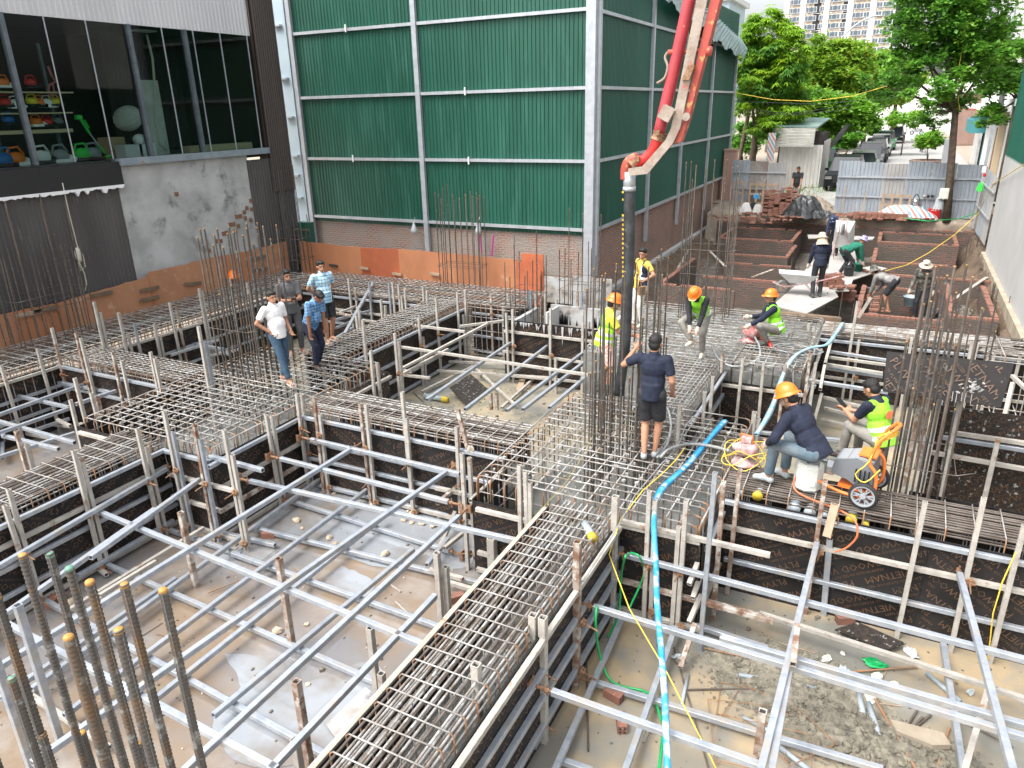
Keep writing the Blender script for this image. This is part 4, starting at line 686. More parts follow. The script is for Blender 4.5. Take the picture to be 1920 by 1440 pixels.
# shared small parts
def proto(mb, name, mats, smooth=False):
    o = mb.build(name, mats, smooth=smooth); me = o.data; bpy.data.objects.remove(o); return me
mb = MB(); mb.tube([(0, 0, 0), (.22, 0, 0)], .017, 8); mb.box((.225, 0, 0), (.012, .12, .12)); mb.box((.25, .06, 0), (.05, .012, .12)); mb.box((.25, -.06, 0), (.05, .012, .12)); mb.tube([(.06, 0, -.07), (.06, 0, .07)], .009, 6); mb.lathe([(.028, 0), (.03, .02), (.028, .04)], (.04, 0, 0), 8, Matrix.Rotation(math.pi / 2, 3, 'Y'))
JACK = proto(mb, 'screw_jack', 'jack')
mb = MB(); mb.tube([(-.04, 0, 0), (.2, 0, 0)], .009, 6); mb.lathe([(.0, 0), (.055, 0), (.05, .012), (.025, .02), (.022, .045), (0, .045)], (0, 0, 0), 12, Matrix.Rotation(math.pi / 2, 3, 'Y')); mb.box((.03, 0, .0), (.012, .11, .022)); mb.box((.03, 0, 0), (.012, .022, .1))
TIE = proto(mb, 'wing_nut_tie', 'jack')
def dirmat(p, d):
    d = Vector(d).normalized(); return Matrix.Translation(p) @ d.to_track_quat('X', 'Z').to_matrix().to_4x4()
# ---- black plywood with printed lettering
def text_mesh(s, size):
    cu = bpy.data.curves.new('t', 'FONT'); cu.body = s; cu.size = size; cu.resolution_u = 1; cu.align_x = 'CENTER'; o = bpy.data.objects.new('t', cu); COL.objects.link(o)
    dg = bpy.context.evaluated_depsgraph_get(); dg.update(); me = bpy.data.meshes.new_from_object(o.evaluated_get(dg)); bpy.data.objects.remove(o)
    V = np.array([v.co[:] for v in me.vertices]); F_ = [tuple(p.vertices) for p in me.polygons]; bpy.data.meshes.remove(me); return V, F_
T1 = text_mesh('PLYWOOD VIETNAM', .125); T2 = text_mesh('PREMIUM FILM FACED PLYWOOD VIET NAM', .05)
def text_sheet(w_, h_, ang=.52, seed=0, big=1.):
    r_ = random.Random(seed); bm = bmesh.new(); me = bpy.data.meshes.new('printed_text'); V = []; F_ = []
    ca, sa = math.cos(ang), math.sin(ang); R_ = (w_ + h_)
    j = 0; v = -R_
    while v < R_:
        Tn, step = (T1, .115 * big) if j % 2 == 0 else (T2, .085 * big)
        u = -R_ + r_.uniform(0, .6) + (j // 2 % 2) * .55
        while u < R_:
            cx, cy = u * ca - v * sa, u * sa + v * ca
            if -.8 < cx < w_ + .8 and -.6 < cy < h_ + .6:
                o = len(V); X = Tn[0][:, 0] * big + u; Yv = Tn[0][:, 1] * big + v
                for a, b in zip(X, Yv): V.append((a * ca - b * sa, a * sa + b * ca, 0))
                F_ += [tuple(o + i for i in f) for f in Tn[1]]
            u += 1.32 * big
        v += step; j += 1
    me.from_pydata(V, [], F_); bm.from_mesh(me)
    for co, no in (((0.02, 0, 0), (-1, 0, 0)), ((w_ - .02, 0, 0), (1, 0, 0)), ((0, .02, 0), (0, -1, 0)), ((0, h_ - .02, 0), (0, 1, 0))):
        bmesh.ops.bisect_plane(bm, geom=bm.verts[:] + bm.edges[:] + bm.faces[:], plane_co=co, plane_no=no, clear_outer=True)
    bm.to_mesh(me); bm.free(); me.materials.append(MATS['ply_text_big' if big > 1.2 else 'ply_text']); return me
_ts = {}
def panel(key, a, u, w_, h_, z0, n_, flip=False, speck=False, seed=0):
    """sheet from a along u, visible face towards n_"""
    a, u, n_ = Vector(a), Vector(u).normalized(), Vector(n_).normalized(); o = Vector((a.x, a.y, z0)); t = thing('plywood_form', '', 'plywood form', o); mb = MB()
    mb.prism([o, o + u * (w_ - .004), o + u * (w_ - .004) + Vector((0, 0, h_)), o + Vector((0, 0, h_))], -n_ * .018); mb.build('plywood_sheet', 'ply_speck' if speck else 'ply_black', t)
    k = (round(w_, 1), round(h_, 1), seed % 4)
    if k not in _ts: _ts[k] = text_sheet(w_, h_, .52 if seed % 2 else -.56, seed)
    z = Vector((0, 0, 1)); uu = u; org = o
    if u.cross(z).dot(n_) < 0: uu = -u; org = o + u * w_
    org = org + n_ * .0025
    mw = Matrix(((uu.x, z.x, n_.x, org.x), (uu.y, z.y, n_.y, org.y), (uu.z, z.z, n_.z, org.z), (0, 0, 0, 1)))
    if flip: mw = mw @ Matrix.Translation((w_, h_, 0)) @ Matrix.Rotation(math.pi, 4, 'Z')
    tx = link('printed_text', _ts[k], t, mw); return t
# wall: key, (x0,y0)-(x1,y1), normal towards pit, panel top, waler heights and materials
def wall(key, p0, p1, n_, top, walers, flip=False, speck=False, seed=0, z0=PIT, ext=0):
    a, b = Vector((*p0, 0)), Vector((*p1, 0)); u = (b - a).normalized(); L_ = (b - a).length; n_ = Vector((*n_, 0)); k = max(1, math.ceil(L_ / 2.44 - .05)); w_ = L_ / k
    for i in range(k):
        t = panel(key, a + u * w_ * i, u, w_, top - z0, z0, n_, flip, speck, seed + i); row(t, 'black plywood form on ' + key, 'plywood form', a + u * w_ * (i + .5))
    for j, (z, m) in enumerate(walers):
        e0 = rnd.uniform(-.05, .1); e1 = rnd.uniform(-.05, .1) + ext * (j % 2)
        A = a + n_ * .034 + u * e0 + Vector((0, 0, z)); B = b + n_ * .034 - u * (e1 if ext == 0 else -e1) + Vector((0, 0, z + rnd.uniform(-.02, .02)))
        o = beam('waler_tube', A, B, m, .058, .058); nm = {'galv': 'galvanised', 'caked': 'cement coated', 'ruststeel': 'rusty'}[m]
        o['label'] = ['topmost', 'second', 'third', 'fourth', 'fifth'][j] + ' horizontal ' + nm + ' tube on ' + key; o['category'] = 'formwork tube'; o['group'] = 'horizontal tubes along ' + key
def posts(key, axis, plane, lst, n_, zb=PIT):
    """lst: (px,py,kind,[tie heights])"""
    n_ = Vector((*n_, 0))
    for it in lst:
        px, py, k = it[:3]; m = {'c': 'caked', 'g': 'galv', 'r': 'ruststeel'}[k]; p = aty(px, py, plane) if axis == 'y' else atx(px, py, plane); q = Vector((p.x, p.y, zb)); lean = Vector((rnd.uniform(-.02, .02), rnd.uniform(-.02, .02), 0))
        o = beam('form_post', q + lean, p, m, .052, .052); row(o, {'c': 'cement coated', 'g': 'galvanised', 'r': 'rusty'}[k] + ' upright tube on ' + key, 'formwork post', p)
        for zt in (it[3] if len(it) > 3 else ()):
            s_ = Vector((p.x, p.y, zt)) + (Vector((.045, 0, 0)) if axis == 'y' else Vector((0, -.045, 0))); c = link('wing_nut_tie', TIE, o, dirmat(s_ + n_ * .03, n_ + Vector((0, 0, rnd.uniform(-.25, .1)))))
def strut(label, p, q, z, m='galv', z2=None, jk='', w_=.062):
    a, b = at(p[0], p[1], z), at(q[0], q[1], z if z2 is None else z2); d = (b - a).normalized(); o = beam('strut_tube', a, b, m, w_); o['label'] = label; o['category'] = 'strut tube'
    if 'e' in jk: link('screw_jack', JACK, o, dirmat(b - d * .01, d))
    if 's' in jk: link('screw_jack', JACK, o, dirmat(a + d * .01, -d))
    return o
G, K_, R_0 = 'galv', 'caked', 'ruststeel'
PT = -.12
# --- near left pit
wall('left wall of the near left pit', (-9.42, 1.5), (-9.42, 6.55), (1, 0), PT, [(-.16, G), (-.42, K_), (-.72, G), (-1.08, G), (-1.38, K_)], seed=1)
wall('short front wall below the left pad', (-9.42, 6.55), (-8.42, 6.55), (0, -1), PT, [(-.16, G), (-.55, K_), (-.95, K_), (-1.4, K_)], seed=2, ext=.5)
wall('side wall below the left pad', (-8.42, 6.55), (-8.42, 8.42), (1, 0), PT - .03, [(-.2, G), (-.62, K_), (-.98, R_0), (-1.4, K_)], seed=3)
wall('back wall of the near left pit', (-8.42, 8.42), (-4.5, 8.42), (0, -1), PT, [(-.15, G), (-.58, G), (-.9, G), (-1.38, K_)], seed=4)
wall('centre pad side facing near left pit', (-4.5, 8.42), (-4.5, 7.42), (-1, 0), -.3, [(-.36, K_), (-.8, K_), (-1.3, K_)], seed=5)
wall('centre pad front near left pit', (-4.5, 7.42), (-3.36, 7.42), (0, -1), -.33, [(-.42, K_), (-.78, G), (-1.1, K_), (-1.38, K_)], seed=1)
wall('central beam side facing the near left pit', (-3.36, 7.42), (-3.36, 0.5), (-1, 0), -.12, [(-.16, K_), (-.7, G), (-1.1, K_)], seed=6)
posts('left wall of the near left pit', 'x', -9.30, [(138, 845, 'c', [-.5, -1.35]), (152, 857, 'c'), (16, 918, 'c', [-.6, -1.3]), (9, 948, 'c'), (257, 803, 'c', [-.45]), (275, 838, 'c', [-1.3])], (1, 0))
posts('short front wall below the left pad', 'y', 6.42, [(308, 771, 'c', [-.35, -1.3]), (324, 811, 'g'), (364, 796, 'r', [-.45]), (375, 823, 'g', [-1.3]), (420, 806, 'c', [-.45, -1.3]), (436, 853, 'c')], (0, -1))
posts('side wall below the left pad', 'x', -8.30, [(499, 778, 'c', [-.5]), (510, 779, 'c', [-1.35]), (556, 738, 'c', [-.3]), (566, 740, 'c', [-.8])], (1, 0))
posts('back wall of the near left pit', 'y', 8.30, [(589, 745, 'r', [-.35]), (600, 777, 'c', [-1.3]), (675, 757, 'r', [-.4, -1.0]), (686, 758, 'c', [-1.35]), (754, 735, 'c', [-.5]), (762, 783, 'c', [-1.35]), (856, 800, 'c')], (0, -1))
posts('centre pad side facing near left pit', 'x', -4.62, [(866, 850, 'c', [-.65]), (880, 858, 'c', [-1.3])], (-1, 0))
posts('centre pad front near left pit', 'y', 7.28, [(974, 872, 'c', [-.9]), (985, 884, 'c'), (994, 905, 'c')], (0, -1))
o = beam('form_post', aty(877, 840, 8.25), aty(858, 768, 8.28), 'ruststeel', .055); tag(o, 'rusty tube leaning above the right end of back wall waler', 'formwork post')
for i, (t_, b_, k, d) in enumerate((((344, 962), (368, 1100), R_0, 'slim rusty upright in the left part of near left pit'), ((514, 1044), (549, 1215), R_0, 'rusty upright in the middle of near left pit'), ((815, 1035), (828, 1170), K_, 'tall grey upright beside the central beam'), ((835, 1062), (842, 1165), K_, 'short grey upright behind the tall one at central beam'), ((697, 1178), (708, 1305), K_, 'grey upright with blue top near the central beam'), ((714, 1262), (722, 1330), K_, 'short stub beside the blue topped upright'), ((556, 1277), (585, 1460), R_0, 'rust streaked upright at the bottom left of central beam'), ((550, 1385), (572, 1500), K_, 'hollow stub post at the bottom edge'), ((922, 1008), (925, 1085), K_, 'fat cut post before the centre pad wall'), ((43, 1195), (60, 1440), G, 'galvanised upright behind the foreground bars'), ((90, 1160), (112, 1385), G, 'thin galvanised upright behind the foreground bars right'))):
    b = at(*b_, PIT); a_ = aty(t_[0], t_[1], b.y); o = beam('form_post', b, (b.x, b.y, a_.z), k, .07 if i != 8 else .11); tag(o, d, 'formwork post')

def ST(key, lst, defm='galv'):
    """(px0,py0),(px1,py1),z[,mat[,jacks[,z2]]]"""
    for it in lst:
        z = it[2]; m = it[3] if len(it) > 3 else defm; a, b = at(*it[0], z), at(*it[1], it[5] if len(it) > 5 else z); d = (b - a).normalized()
        o = beam('strut_tube', a, b, m, .062 if m == 'galv' else .056); jk = it[4] if len(it) > 4 else ''
        if 'e' in jk: link('screw_jack', JACK, o, dirmat(b - d * .01, d))
        if 's' in jk: link('screw_jack', JACK, o, dirmat(a + d * .01, -d))
        row(o, {'galv': 'galvanised', 'caked': 'cement coated', 'ruststeel': 'rusty'}[m] + ' ' + key.replace('cement coated ', ''), 'strut tube', (a + b) / 2)
ST('upper cross tube spanning the near left pit', [((179, 957), (800, 1212), -.5), ((583, 824), (862, 889), -.42, G, 's'), ((526, 860), (841, 941), -.45, G, 'se'), ((469, 902), (1050, 1032), -.47, G, 's'), ((-20, 1152), (520, 1443), -.5), ((395, 856), (493, 882), -.1)])
ST('lower cross tube near the floor of the near left pit', [((479, 991), (893, 1092), -1.36, G, 's'), ((550, 941), (843, 1033), -1.37, G, 'se'), ((596, 909), (841, 966), -1.36), ((308, 990), (450, 1040), -1.38), ((435, 1038), (822, 1175), -1.36), ((192, 1055), (703, 1278), -1.36), ((79, 1123), (640, 1432), -1.36), ((-5, 1262), (205, 1402), -1.36, K_), ((420, 1000), (516, 1022), -1.38), ((160, 1045), (200, 1078), -1.38, K_)])
ST('upper lengthwise tube spanning the near left pit', [((-10, 1067), (312, 879), -.42, G, 'e'), ((374, 899), (170, 1046), -.42, G, 's'), ((290, 955), (-10, 1166), -.5), ((662, 840), (-10, 1256), -.42, G, 's'), ((837, 885), (60, 1432), -.42, G, 's'), ((860, 968), (345, 1446), -.46, G, 's'), ((816, 1117), (505, 1446), -.5)])
ST('lower lengthwise tube near the floor of near left pit', [((720, 968), (290, 1312), -1.28), ((775, 1030), (400, 1342), -1.28), ((598, 900), (60, 1292), -1.28, G, 's'), ((690, 917), (120, 1342), -1.28, G, 's'), ((325, 976), (146, 1080), -1.28), ((0, 1310), (330, 1085), -1.28), ((292, 1053), (187, 1117), -1.2, K_), ((382, 990), (120, 1150), -1.28, K_), ((860, 945), (823, 1030), -1.28, K_), ((868, 1000), (833, 1028), -1.2, K_), ((840, 1010), (800, 1060), -1.28), ((870, 902), (820, 944), -.75, R_0)])
ST('short loose end at the corner of near left pit', [((817, 915), (866, 925), -.75, K_), ((805, 1068), (868, 1086), -1.3, K_), ((835, 1090), (930, 1118), -1.3, K_), ((392, 876), (410, 866), -.16)])
# --- near right pit
wall('centre pad front facing near right pit', (-2.43, 7.45), (-1.42, 7.45), (0, -1), -.12, [(-.16, K_), (-.95, R_0), (-1.38, K_)], flip=True, seed=7, ext=.8)
wall('centre pad side facing near right pit', (-1.42, 7.45), (-1.42, 8.5), (1, 0), -.12, [(-.3, G), (-1.1, K_)], flip=True, seed=8)
wall('back wall of the near right pit', (-1.42, 8.5), (5.6, 8.5), (0, -1), -.10, [(-.14, G), (-.5, K_), (-.98, G)], flip=True, seed=9)
wall('central beam side facing the near right pit', (-2.43, 0.5), (-2.43, 7.45), (1, 0), -.12, [(-.16, K_), (-.5, G), (-.85, G), (-1.2, G)], seed=10)
posts('centre pad front facing near right pit', 'y', 7.33, [(1218, 921, 'c', [-.55]), (1229, 938, 'c', [-1.2]), (1273, 988, 'c', [-.55]), (1287, 938, 'c', [-1.3])], (0, -1))
posts('centre pad corner facing near right pit', 'x', -1.3, [(1341, 886, 'g'), (1357, 903, 'r')], (1, 0))
posts('back wall of the near right pit', 'y', 8.38, [(1388, 880, 'r'), (1548, 900, 'r', [-.5]), (1735, 941, 'c'), (1845, 934, 'c', [-.45]), (1921, 985, 'c')], (0, -1))
o = beam('form_post', at(1544, 1152, PIT), aty(1556, 1010, at(1544, 1152, PIT).y), G, .07); tag(o, 'galvanised prop with rusty screw head below the grey pipes', 'formwork post'); link('screw_jack', JACK, o, dirmat(aty(1556, 1010, at(1544, 1152, PIT).y), (0, .05, 1)))
o = beam('timber_block', aty(1550, 1005, 8.2), aty(1566, 945, 8.3), 'timber', .09); tag(o, 'short pale timber block on the prop head', 'timber block')
for t_, b_, k, d in (((1157, 931), (1147, 1165), K_, 'tall cement coated upright at the corner of centre pad and beam'), ((1093, 1018), (1080, 1288), R_0, 'rusty upright beside the central beam in near right pit'), ((1427, 1332), (1418, 1430), R_0, 'rust streaked short upright in the right pit foreground'), ((912, 1252), (905, 1500), K_, 'thick grey upright at the bottom edge beside central beam'), ((1008, 1155), (1003, 1385), K_, 'grey upright with rusty ties beside the central beam'), ((1027, 1160), (1020, 1390), K_, 'second tube of the upright pair beside central beam')):
    b = at(*b_, PIT); a_ = aty(t_[0], t_[1], b.y); o = beam('form_post', b, (b.x, b.y, a_.z), k, .075); tag(o, d, 'formwork post')
    if 'rusty ties' in d or 'rusty upright beside' in d:
        for z in (-.55, -1.2): link('wing_nut_tie', TIE, o, dirmat(Vector((b.x + .06, b.y, z)), (1, -.1, -.2)))
ST('upper cross tube spanning the near right pit', [((1175, 1041), (1935, 1241), -.48, G, 's'), ((1113, 1138), (1935, 1387), -.48, G, 's'), ((1350, 1196), (1935, 1364), -.52), ((1035, 1297), (1425, 1436), -.5, G, 's')])
ST('lower cross tube in the near right pit', [((1116, 1280), (1432, 1377), -1.36, G, 's'), ((1462, 1386), (1655, 1443), -1.36), ((1424, 1150), (1870, 1292), -1.2, K_), ((1313, 1124), (1427, 1156), -1.13, R_0), ((1303, 1172), (1439, 1216), -1.36), ((1865, 1292), (1925, 1312), -1.2, K_), ((1050, 1425), (1110, 1446), -1.36)])
ST('upper lengthwise tube spanning the near right pit', [((1532, 1017), (1426, 1446), -.40, G, 's'), ((1479, 1262), (1446, 1446), -.44), ((1799, 1076), (1899, 1446), -.40, G, 's'), ((1495, 1172), (1487, 1246), -.33, R_0)])
ST('lower lengthwise tube in the near right pit', [((1768, 1207), (1806, 1446), -1.28), ((1267, 1177), (1172, 1446), -1.28), ((1166, 1160), (1040, 1446), -1.28), ((1120, 1160), (1000, 1400), -1.3), ((1853, 1292), (1808, 1446), -1.1, K_)])
ST('tube leaning into the near right pit beside the centre pad', [((1322, 1021), (1292, 1096), -.35, K_, '', -.6), ((1326, 1042), (1299, 1122), -.6, K_, '', -.8), ((1315, 1115), (1292, 1167), -.9, K_, '', -1.1), ((1303, 1170), (1276, 1252), -1.1, R_0, '', -1.35), ((1164, 977), (1444, 1041), -.1, K_)])
# --- middle pit
wall('left wall of the middle pit', (-9.38, 10.95), (-9.38, 15.6), (1, 0), PT, [(-.15, G), (-.6, G), (-1.0, G), (-1.36, G)], seed=11)
wall('left pad side facing middle pit', (-8.42, 9.45), (-8.42, 10.95), (1, 0), -.2, [(-.3, K_), (-1.2, K_)], speck=True, seed=12)
wall('back side of the left pad in middle pit', (-9.38, 10.95), (-8.42, 10.95), (0, 1), -.2, [(-.3, K_)], speck=True, seed=12)
wall('back wall of the middle pit', (-9.38, 15.95), (-7.75, 15.95), (0, -1), -.1, [(-.35, G), (-.95, G), (-1.36, G)], seed=13)
wall('short return wall beside the lift pit', (-7.7, 15.95), (-7.7, 14.55), (-1, 0), -.1, [(-.2, G), (-.8, G)], seed=14)
wall('lift pit front wall in the middle pit', (-7.7, 14.5), (-5.35, 14.5), (0, -1), .02, [(-.25, K_), (-.75, K_)], seed=15, ext=.5)
wall('wall below the far centre pad', (-5.35, 14.0), (-4.0, 14.0), (0, -1), -.2, [(-.3, K_)], seed=16)
wall('cross beam facing middle pit', (-4.6, 9.42), (-8.42, 9.42), (0, 1), -.15, [(-.2, K_)], seed=17)
wall('central beam side facing the middle pit', (-3.4, 13.45), (-3.4, 10.9), (-1, 0), -.15, [(-.2, G)], seed=18)
posts('left wall of the middle pit', 'x', -9.27, [(785, 597, 'c', [-.45]), (793, 632, 'c'), (817, 557, 'c', [-.4]), (857, 548, 'c', [-1.2]), (868, 590, 'c'), (872, 543, 'c'), (680, 600, 'c')], (1, 0))
posts('left pad side facing middle pit', 'x', -8.30, [(695, 657, 'c'), (707, 680, 'c'), (740, 625, 'c', [-.25]), (748, 640, 'c', [-1.1])], (1, 0))
posts('back wall of the middle pit', 'y', 15.83, [(920, 552, 'r', [-.3]), (943, 568, 'c')], (0, -1))
posts('lift pit front wall in the middle pit', 'y', 14.38, [(949, 587, 'c'), (961, 580, 'c', [-.55]), (1032, 578, 'c', [-.65]), (1093, 582, 'c')], (0, -1))
posts('lift pit inner walls', 'y', 16.3, [(952, 550, 'c'), (958, 551, 'c'), (990, 545, 'g'), (995, 544, 'g'), (1004, 549, 'c'), (1015, 556, 'r'), (1022, 545, 'c'), (1043, 562, 'c'), (1083, 546, 'r'), (1090, 548, 'g')], (0, -1))
for t_, b_, d in (((1045, 672), (1042, 738), 'grey upright in front of the lift pit wall'), ((920, 738), (921, 768), 'rusty hollow post top behind the cross beam, left of pair'), ((931, 738), (932, 768), 'rusty hollow post top behind the cross beam, right of pair'), ((658, 674), (661, 722), 'rust stained pair stub at the edge of left pad'), ((1103, 603), (1102, 700), 'grey upright just left of worker in yellow')):
    b = at(*b_, -1.0 if t_[0] < 1040 else PIT); a_ = aty(t_[0], t_[1], b.y); tag(beam('form_post', b, (b.x, b.y, a_.z), K_ if t_[0] > 940 else R_0, .06), d, 'formwork post')
ST('lengthwise tube spanning the middle pit', [((957, 643), (800, 750), -.5, G, 's'), ((1027, 648), (872, 768), -.5, G, 's'), ((1095, 660), (950, 770), -.5), ((1110, 668), (980, 768), -.52), ((1097, 708), (1030, 765), -.5)])
ST('cement coated brace crossing the middle pit', [((748, 650), (1103, 703), -.3, K_), ((758, 608), (872, 622), -.1, K_), ((752, 692), (914, 607), -.35, K_, '', -.1), ((755, 701), (840, 655), -.42, K_), ((862, 612), (958, 600), -.1, K_), ((893, 692), (963, 757), -1.3, K_), ((790, 735), (887, 687), -1.36, K_), ((825, 677), (960, 684), -1.3, K_), ((820, 695), (1090, 712), -1.25, K_), ((930, 702), (1090, 716), -1.25, K_), ((752, 694), (773, 697), -.7, K_), ((757, 703), (807, 709), -.8, K_), ((1012, 700), (940, 765), -1.36, K_)])
# --- far left pits
wall('left wall of the far left pit', (-14.75, 9.5), (-14.75, 15.5), (1, 0), PT, [(-.15, K_), (-.6, G), (-1.0, G)], seed=20)
wall('back wall of the far left pit', (-14.75, 15.5), (-10.55, 15.5), (0, -1), PT, [(-.2, G), (-.55, K_), (-.95, G)], seed=21)
wall('right side wall of the far left pit', (-10.55, 15.5), (-10.55, 10.95), (-1, 0), PT, [(-.2, K_)], seed=22)
wall('front wall of the far left pit', (-14.75, 9.42), (-11.45, 9.42), (0, 1), PT, [(-.2, K_)], seed=23)
posts('left wall of the far left pit', 'x', -14.64, [(176, 566, 'c'), (187, 586, 'c'), (222, 586, 'c'), (240, 625, 'c'), (252, 606, 'g'), (289, 607, 'c'), (300, 630, 'c'), (318, 568, 'c'), (331, 577, 'r'), (373, 541, 'c'), (378, 545, 'c'), (430, 522, 'c'), (463, 530, 'c'), (523, 522, 'c')], (1, 0))
posts('back wall of the far left pit', 'y', 15.38, [(582, 515, 'c'), (653, 522, 'c'), (666, 540, 'r'), (692, 528, 'g'), (729, 530, 'g'), (736, 528, 'c'), (747, 533, 'c'), (753, 555, 'c'), (759, 542, 'c'), (793, 538, 'c'), (800, 545, 'c')], (0, -1))
posts('left side of the far middle beam', 'x', -10.66, [(673, 582, 'c'), (668, 592, 'c'), (714, 562, 'c'), (722, 573, 'c'), (372, 612, 'c'), (385, 640, 'g')], (-1, 0))
ST('tube spanning the far left pit', [((277, 658), (405, 620), -.5), ((320, 666), (410, 637), -.6), ((343, 620), (470, 585), -.4, G, 's'), ((380, 600), (500, 562), -.4), ((335, 640), (420, 655), -.6), ((370, 650), (430, 665), -.9), ((560, 565), (700, 582), -.5), ((560, 572), (700, 590), -.6), ((628, 600), (712, 578), -.5), ((630, 615), (690, 590), -.7), ((628, 635), (662, 615), -.7)])
ST('cement coated tube lying across the far left pit', [((663, 548), (788, 563), -.1, K_), ((628, 590), (688, 566), -.4, K_), ((628, 586), (660, 592), -.4, R_0), ((345, 665), (405, 660), -1.0, K_), ((680, 600), (705, 604), -.4, K_), ((390, 668), (450, 655), -.9, K_)])
tag(beam('loose_tube', at(646, 627, -.1), aty(699, 531, at(700, 560, -.1).y + .9), G, .07), 'bright galvanised tube propped diagonally behind the four men', 'tube')
# --- left front small pit
wall('left wall of the left front pit', (-14.9, 2.5), (-14.9, 8.42), (1, 0), PT, [(-.15, K_), (-.55, G), (-.95, G)], seed=24)
wall('back wall of the left front pit', (-14.9, 8.42), (-11.45, 8.42), (0, -1), PT, [(-.15, G), (-.6, G)], seed=25)
wall('left pad side in the left front pit', (-11.45, 8.42), (-11.45, 6.55), (-1, 0), PT, [(-.2, K_)], seed=26)
wall('left pad front in the left front pit', (-11.45, 6.5), (-10.5, 6.5), (0, -1), PT, [(-.2, K_)], seed=27)
wall('beam side in the left front pit', (-10.48, 6.5), (-10.48, 2), (-1, 0), PT, [(-.2, K_)], seed=28)
posts('left wall of the left front pit', 'x', -14.78, [(2, 685, 'c'), (70, 654, 'c'), (97, 615, 'c', [-.3]), (104, 645, 'r')], (1, 0))
posts('back wall of the left front pit', 'y', 8.30, [(142, 624, 'r', [-.3]), (151, 634, 'c'), (211, 660, 'r'), (228, 676, 'c'), (282, 660, 'c'), (290, 672, 'c')], (0, -1))
posts('left pad side in the left front pit', 'x', -11.57, [(140, 709, 'c'), (132, 750, 'c'), (171, 737, 'c'), (182, 742, 'r'), (203, 768, 'c')], (-1, 0))
posts('beam side in the left front pit', 'x', -10.6, [(30, 808, 'r'), (50, 832, 'c')], (-1, 0))
ST('tube spanning the left front pit', [((-5, 743), (94, 706), -.4, G, 'e'), ((-5, 779), (158, 720), -.45, G, 'e'), ((-5, 813), (129, 766), -.5), ((142, 758), (217, 733), -.3), ((-5, 858), (140, 812), -.6), ((92, 714), (206, 735), -.5), ((19, 739), (129, 764), -.5), ((-5, 789), (140, 830), -.55), ((5, 817), (110, 842), -.6), ((-5, 728), (90, 716), -.8), ((130, 785), (60, 808), -1.2), ((5, 860), (5, 815), -1.3)])
ST('cement coated stub in the left front pit', [((108, 787), (132, 799), -1.0, K_), ((150, 795), (173, 803), -1.0, K_), ((90, 795), (133, 800), -1.3, K_), ((45, 812), (95, 822), -1.3, K_)])
# --- right corner pit
wall('front wall below the far centre pad', (-2.5, 13.42), (-1.0, 13.42), (0, -1), -.35, [(-.42, K_), (-1.4, K_)], seed=30)
wall('side wall beside the far centre pad', (-.98, 13.42), (-.98, 16.3), (1, 0), -.3, [(-.4, K_), (-.9, K_)], seed=31)
wall('far beam front in the right corner pit', (-.98, 16.33), (4.5, 16.33), (0, -1), -.12, [(-.18, G), (-1.0, K_)], seed=32)
wall('beam side in the right corner pit', (-2.43, 10.8), (-2.43, 13.42), (1, 0), -.15, [(-.2, G), (-.6, G), (-1.1, G)], seed=33)
wall('cross beam back in the right corner pit', (5, 9.45), (-1.45, 9.45), (0, 1), -.3, [(-.4, K_)], seed=34)
posts('front wall below the far centre pad', 'y', 13.3, [(1355, 664, 'r'), (1393, 672, 'c'), (1432, 681, 'c'), (1473, 683, 'r'), (1520, 662, 'r'), (1530, 680, 'c')], (0, -1))
posts('beam side in the right corner pit', 'x', -2.31, [(1337, 706, 'c', [-.7]), (1275, 760, 'c'), (1322, 735, 'c')], (1, 0))
posts('far beam front in the right corner pit', 'y', 16.2, [(1517, 606, 'c'), (1526, 612, 'c'), (1608, 565, 'c', [-.4]), (1611, 637, 'c', [-.9]), (1703, 627, 'r'), (1710, 632, 'c'), (1823, 640, 'c'), (1833, 644, 'c'), (1858, 648, 'c'), (1866, 656, 'c'), (1915, 660, 'c')], (0, -1))
tag(beam('loose_tube', aty(1610, 595, 16.15), aty(1633, 558, 16.1), 'caked', .06), 'forked tube branching from the tall upright by the brick pits', 'tube')
for t_, b_, k, d in (((1413, 772), (1408, 840), K_, 'grey twin post standing behind the front mat corner'), ((1420, 785), (1416, 840), K_, 'shorter tube beside the grey twin post'), ((1727, 745), (1718, 880), R_0, 'pale rusty upright behind the starter bars at right'), ((1765, 752), (1752, 810), G, 'narrow galvanised upright below the leaning plywood'), ((1728, 818), (1722, 880), K_, 'lower cement coated upright behind the starter bars'), ((1757, 815), (1768, 880), K_, 'slanting cement coated tube behind the starter bars')):
    b = at(*b_, -.6); a_ = aty(t_[0], t_[1], b.y); tag(beam('form_post', b, (b.x, b.y, a_.z), k, .07), d, 'formwork post')
ST('tube across the right corner pit', [((1351, 688), (1665, 736), -.3), ((1382, 705), (1530, 725), -.5), ((1555, 659), (1665, 676), -.35), ((1550, 690), (1655, 706), -.5), ((1389, 807), (1590, 827), -1.2), ((1485, 835), (1590, 853), -1.25)])
ST('cement coated tube across the right corner pit', [((1555, 670), (1662, 684), -.35, K_), ((1550, 683), (1655, 700), -.4, K_), ((1564, 620), (1547, 682), -.1, K_, '', -.3), ((1546, 686), (1538, 730), -.2, K_, '', -.3), ((1541, 737), (1526, 791), -.4, K_, '', -.9), ((1545, 745), (1625, 765), -1.0, K_), ((1546, 765), (1620, 785), -1.1, K_), ((1540, 787), (1600, 800), -1.3, K_), ((1345, 772), (1430, 785), -1.35, K_), ((1898, 718), (1872, 824), .4, K_, 'e', -.3), ((1870, 825), (1898, 882), -.3, K_, '', -.6), ((1898, 705), (1925, 730), .3, K_)])
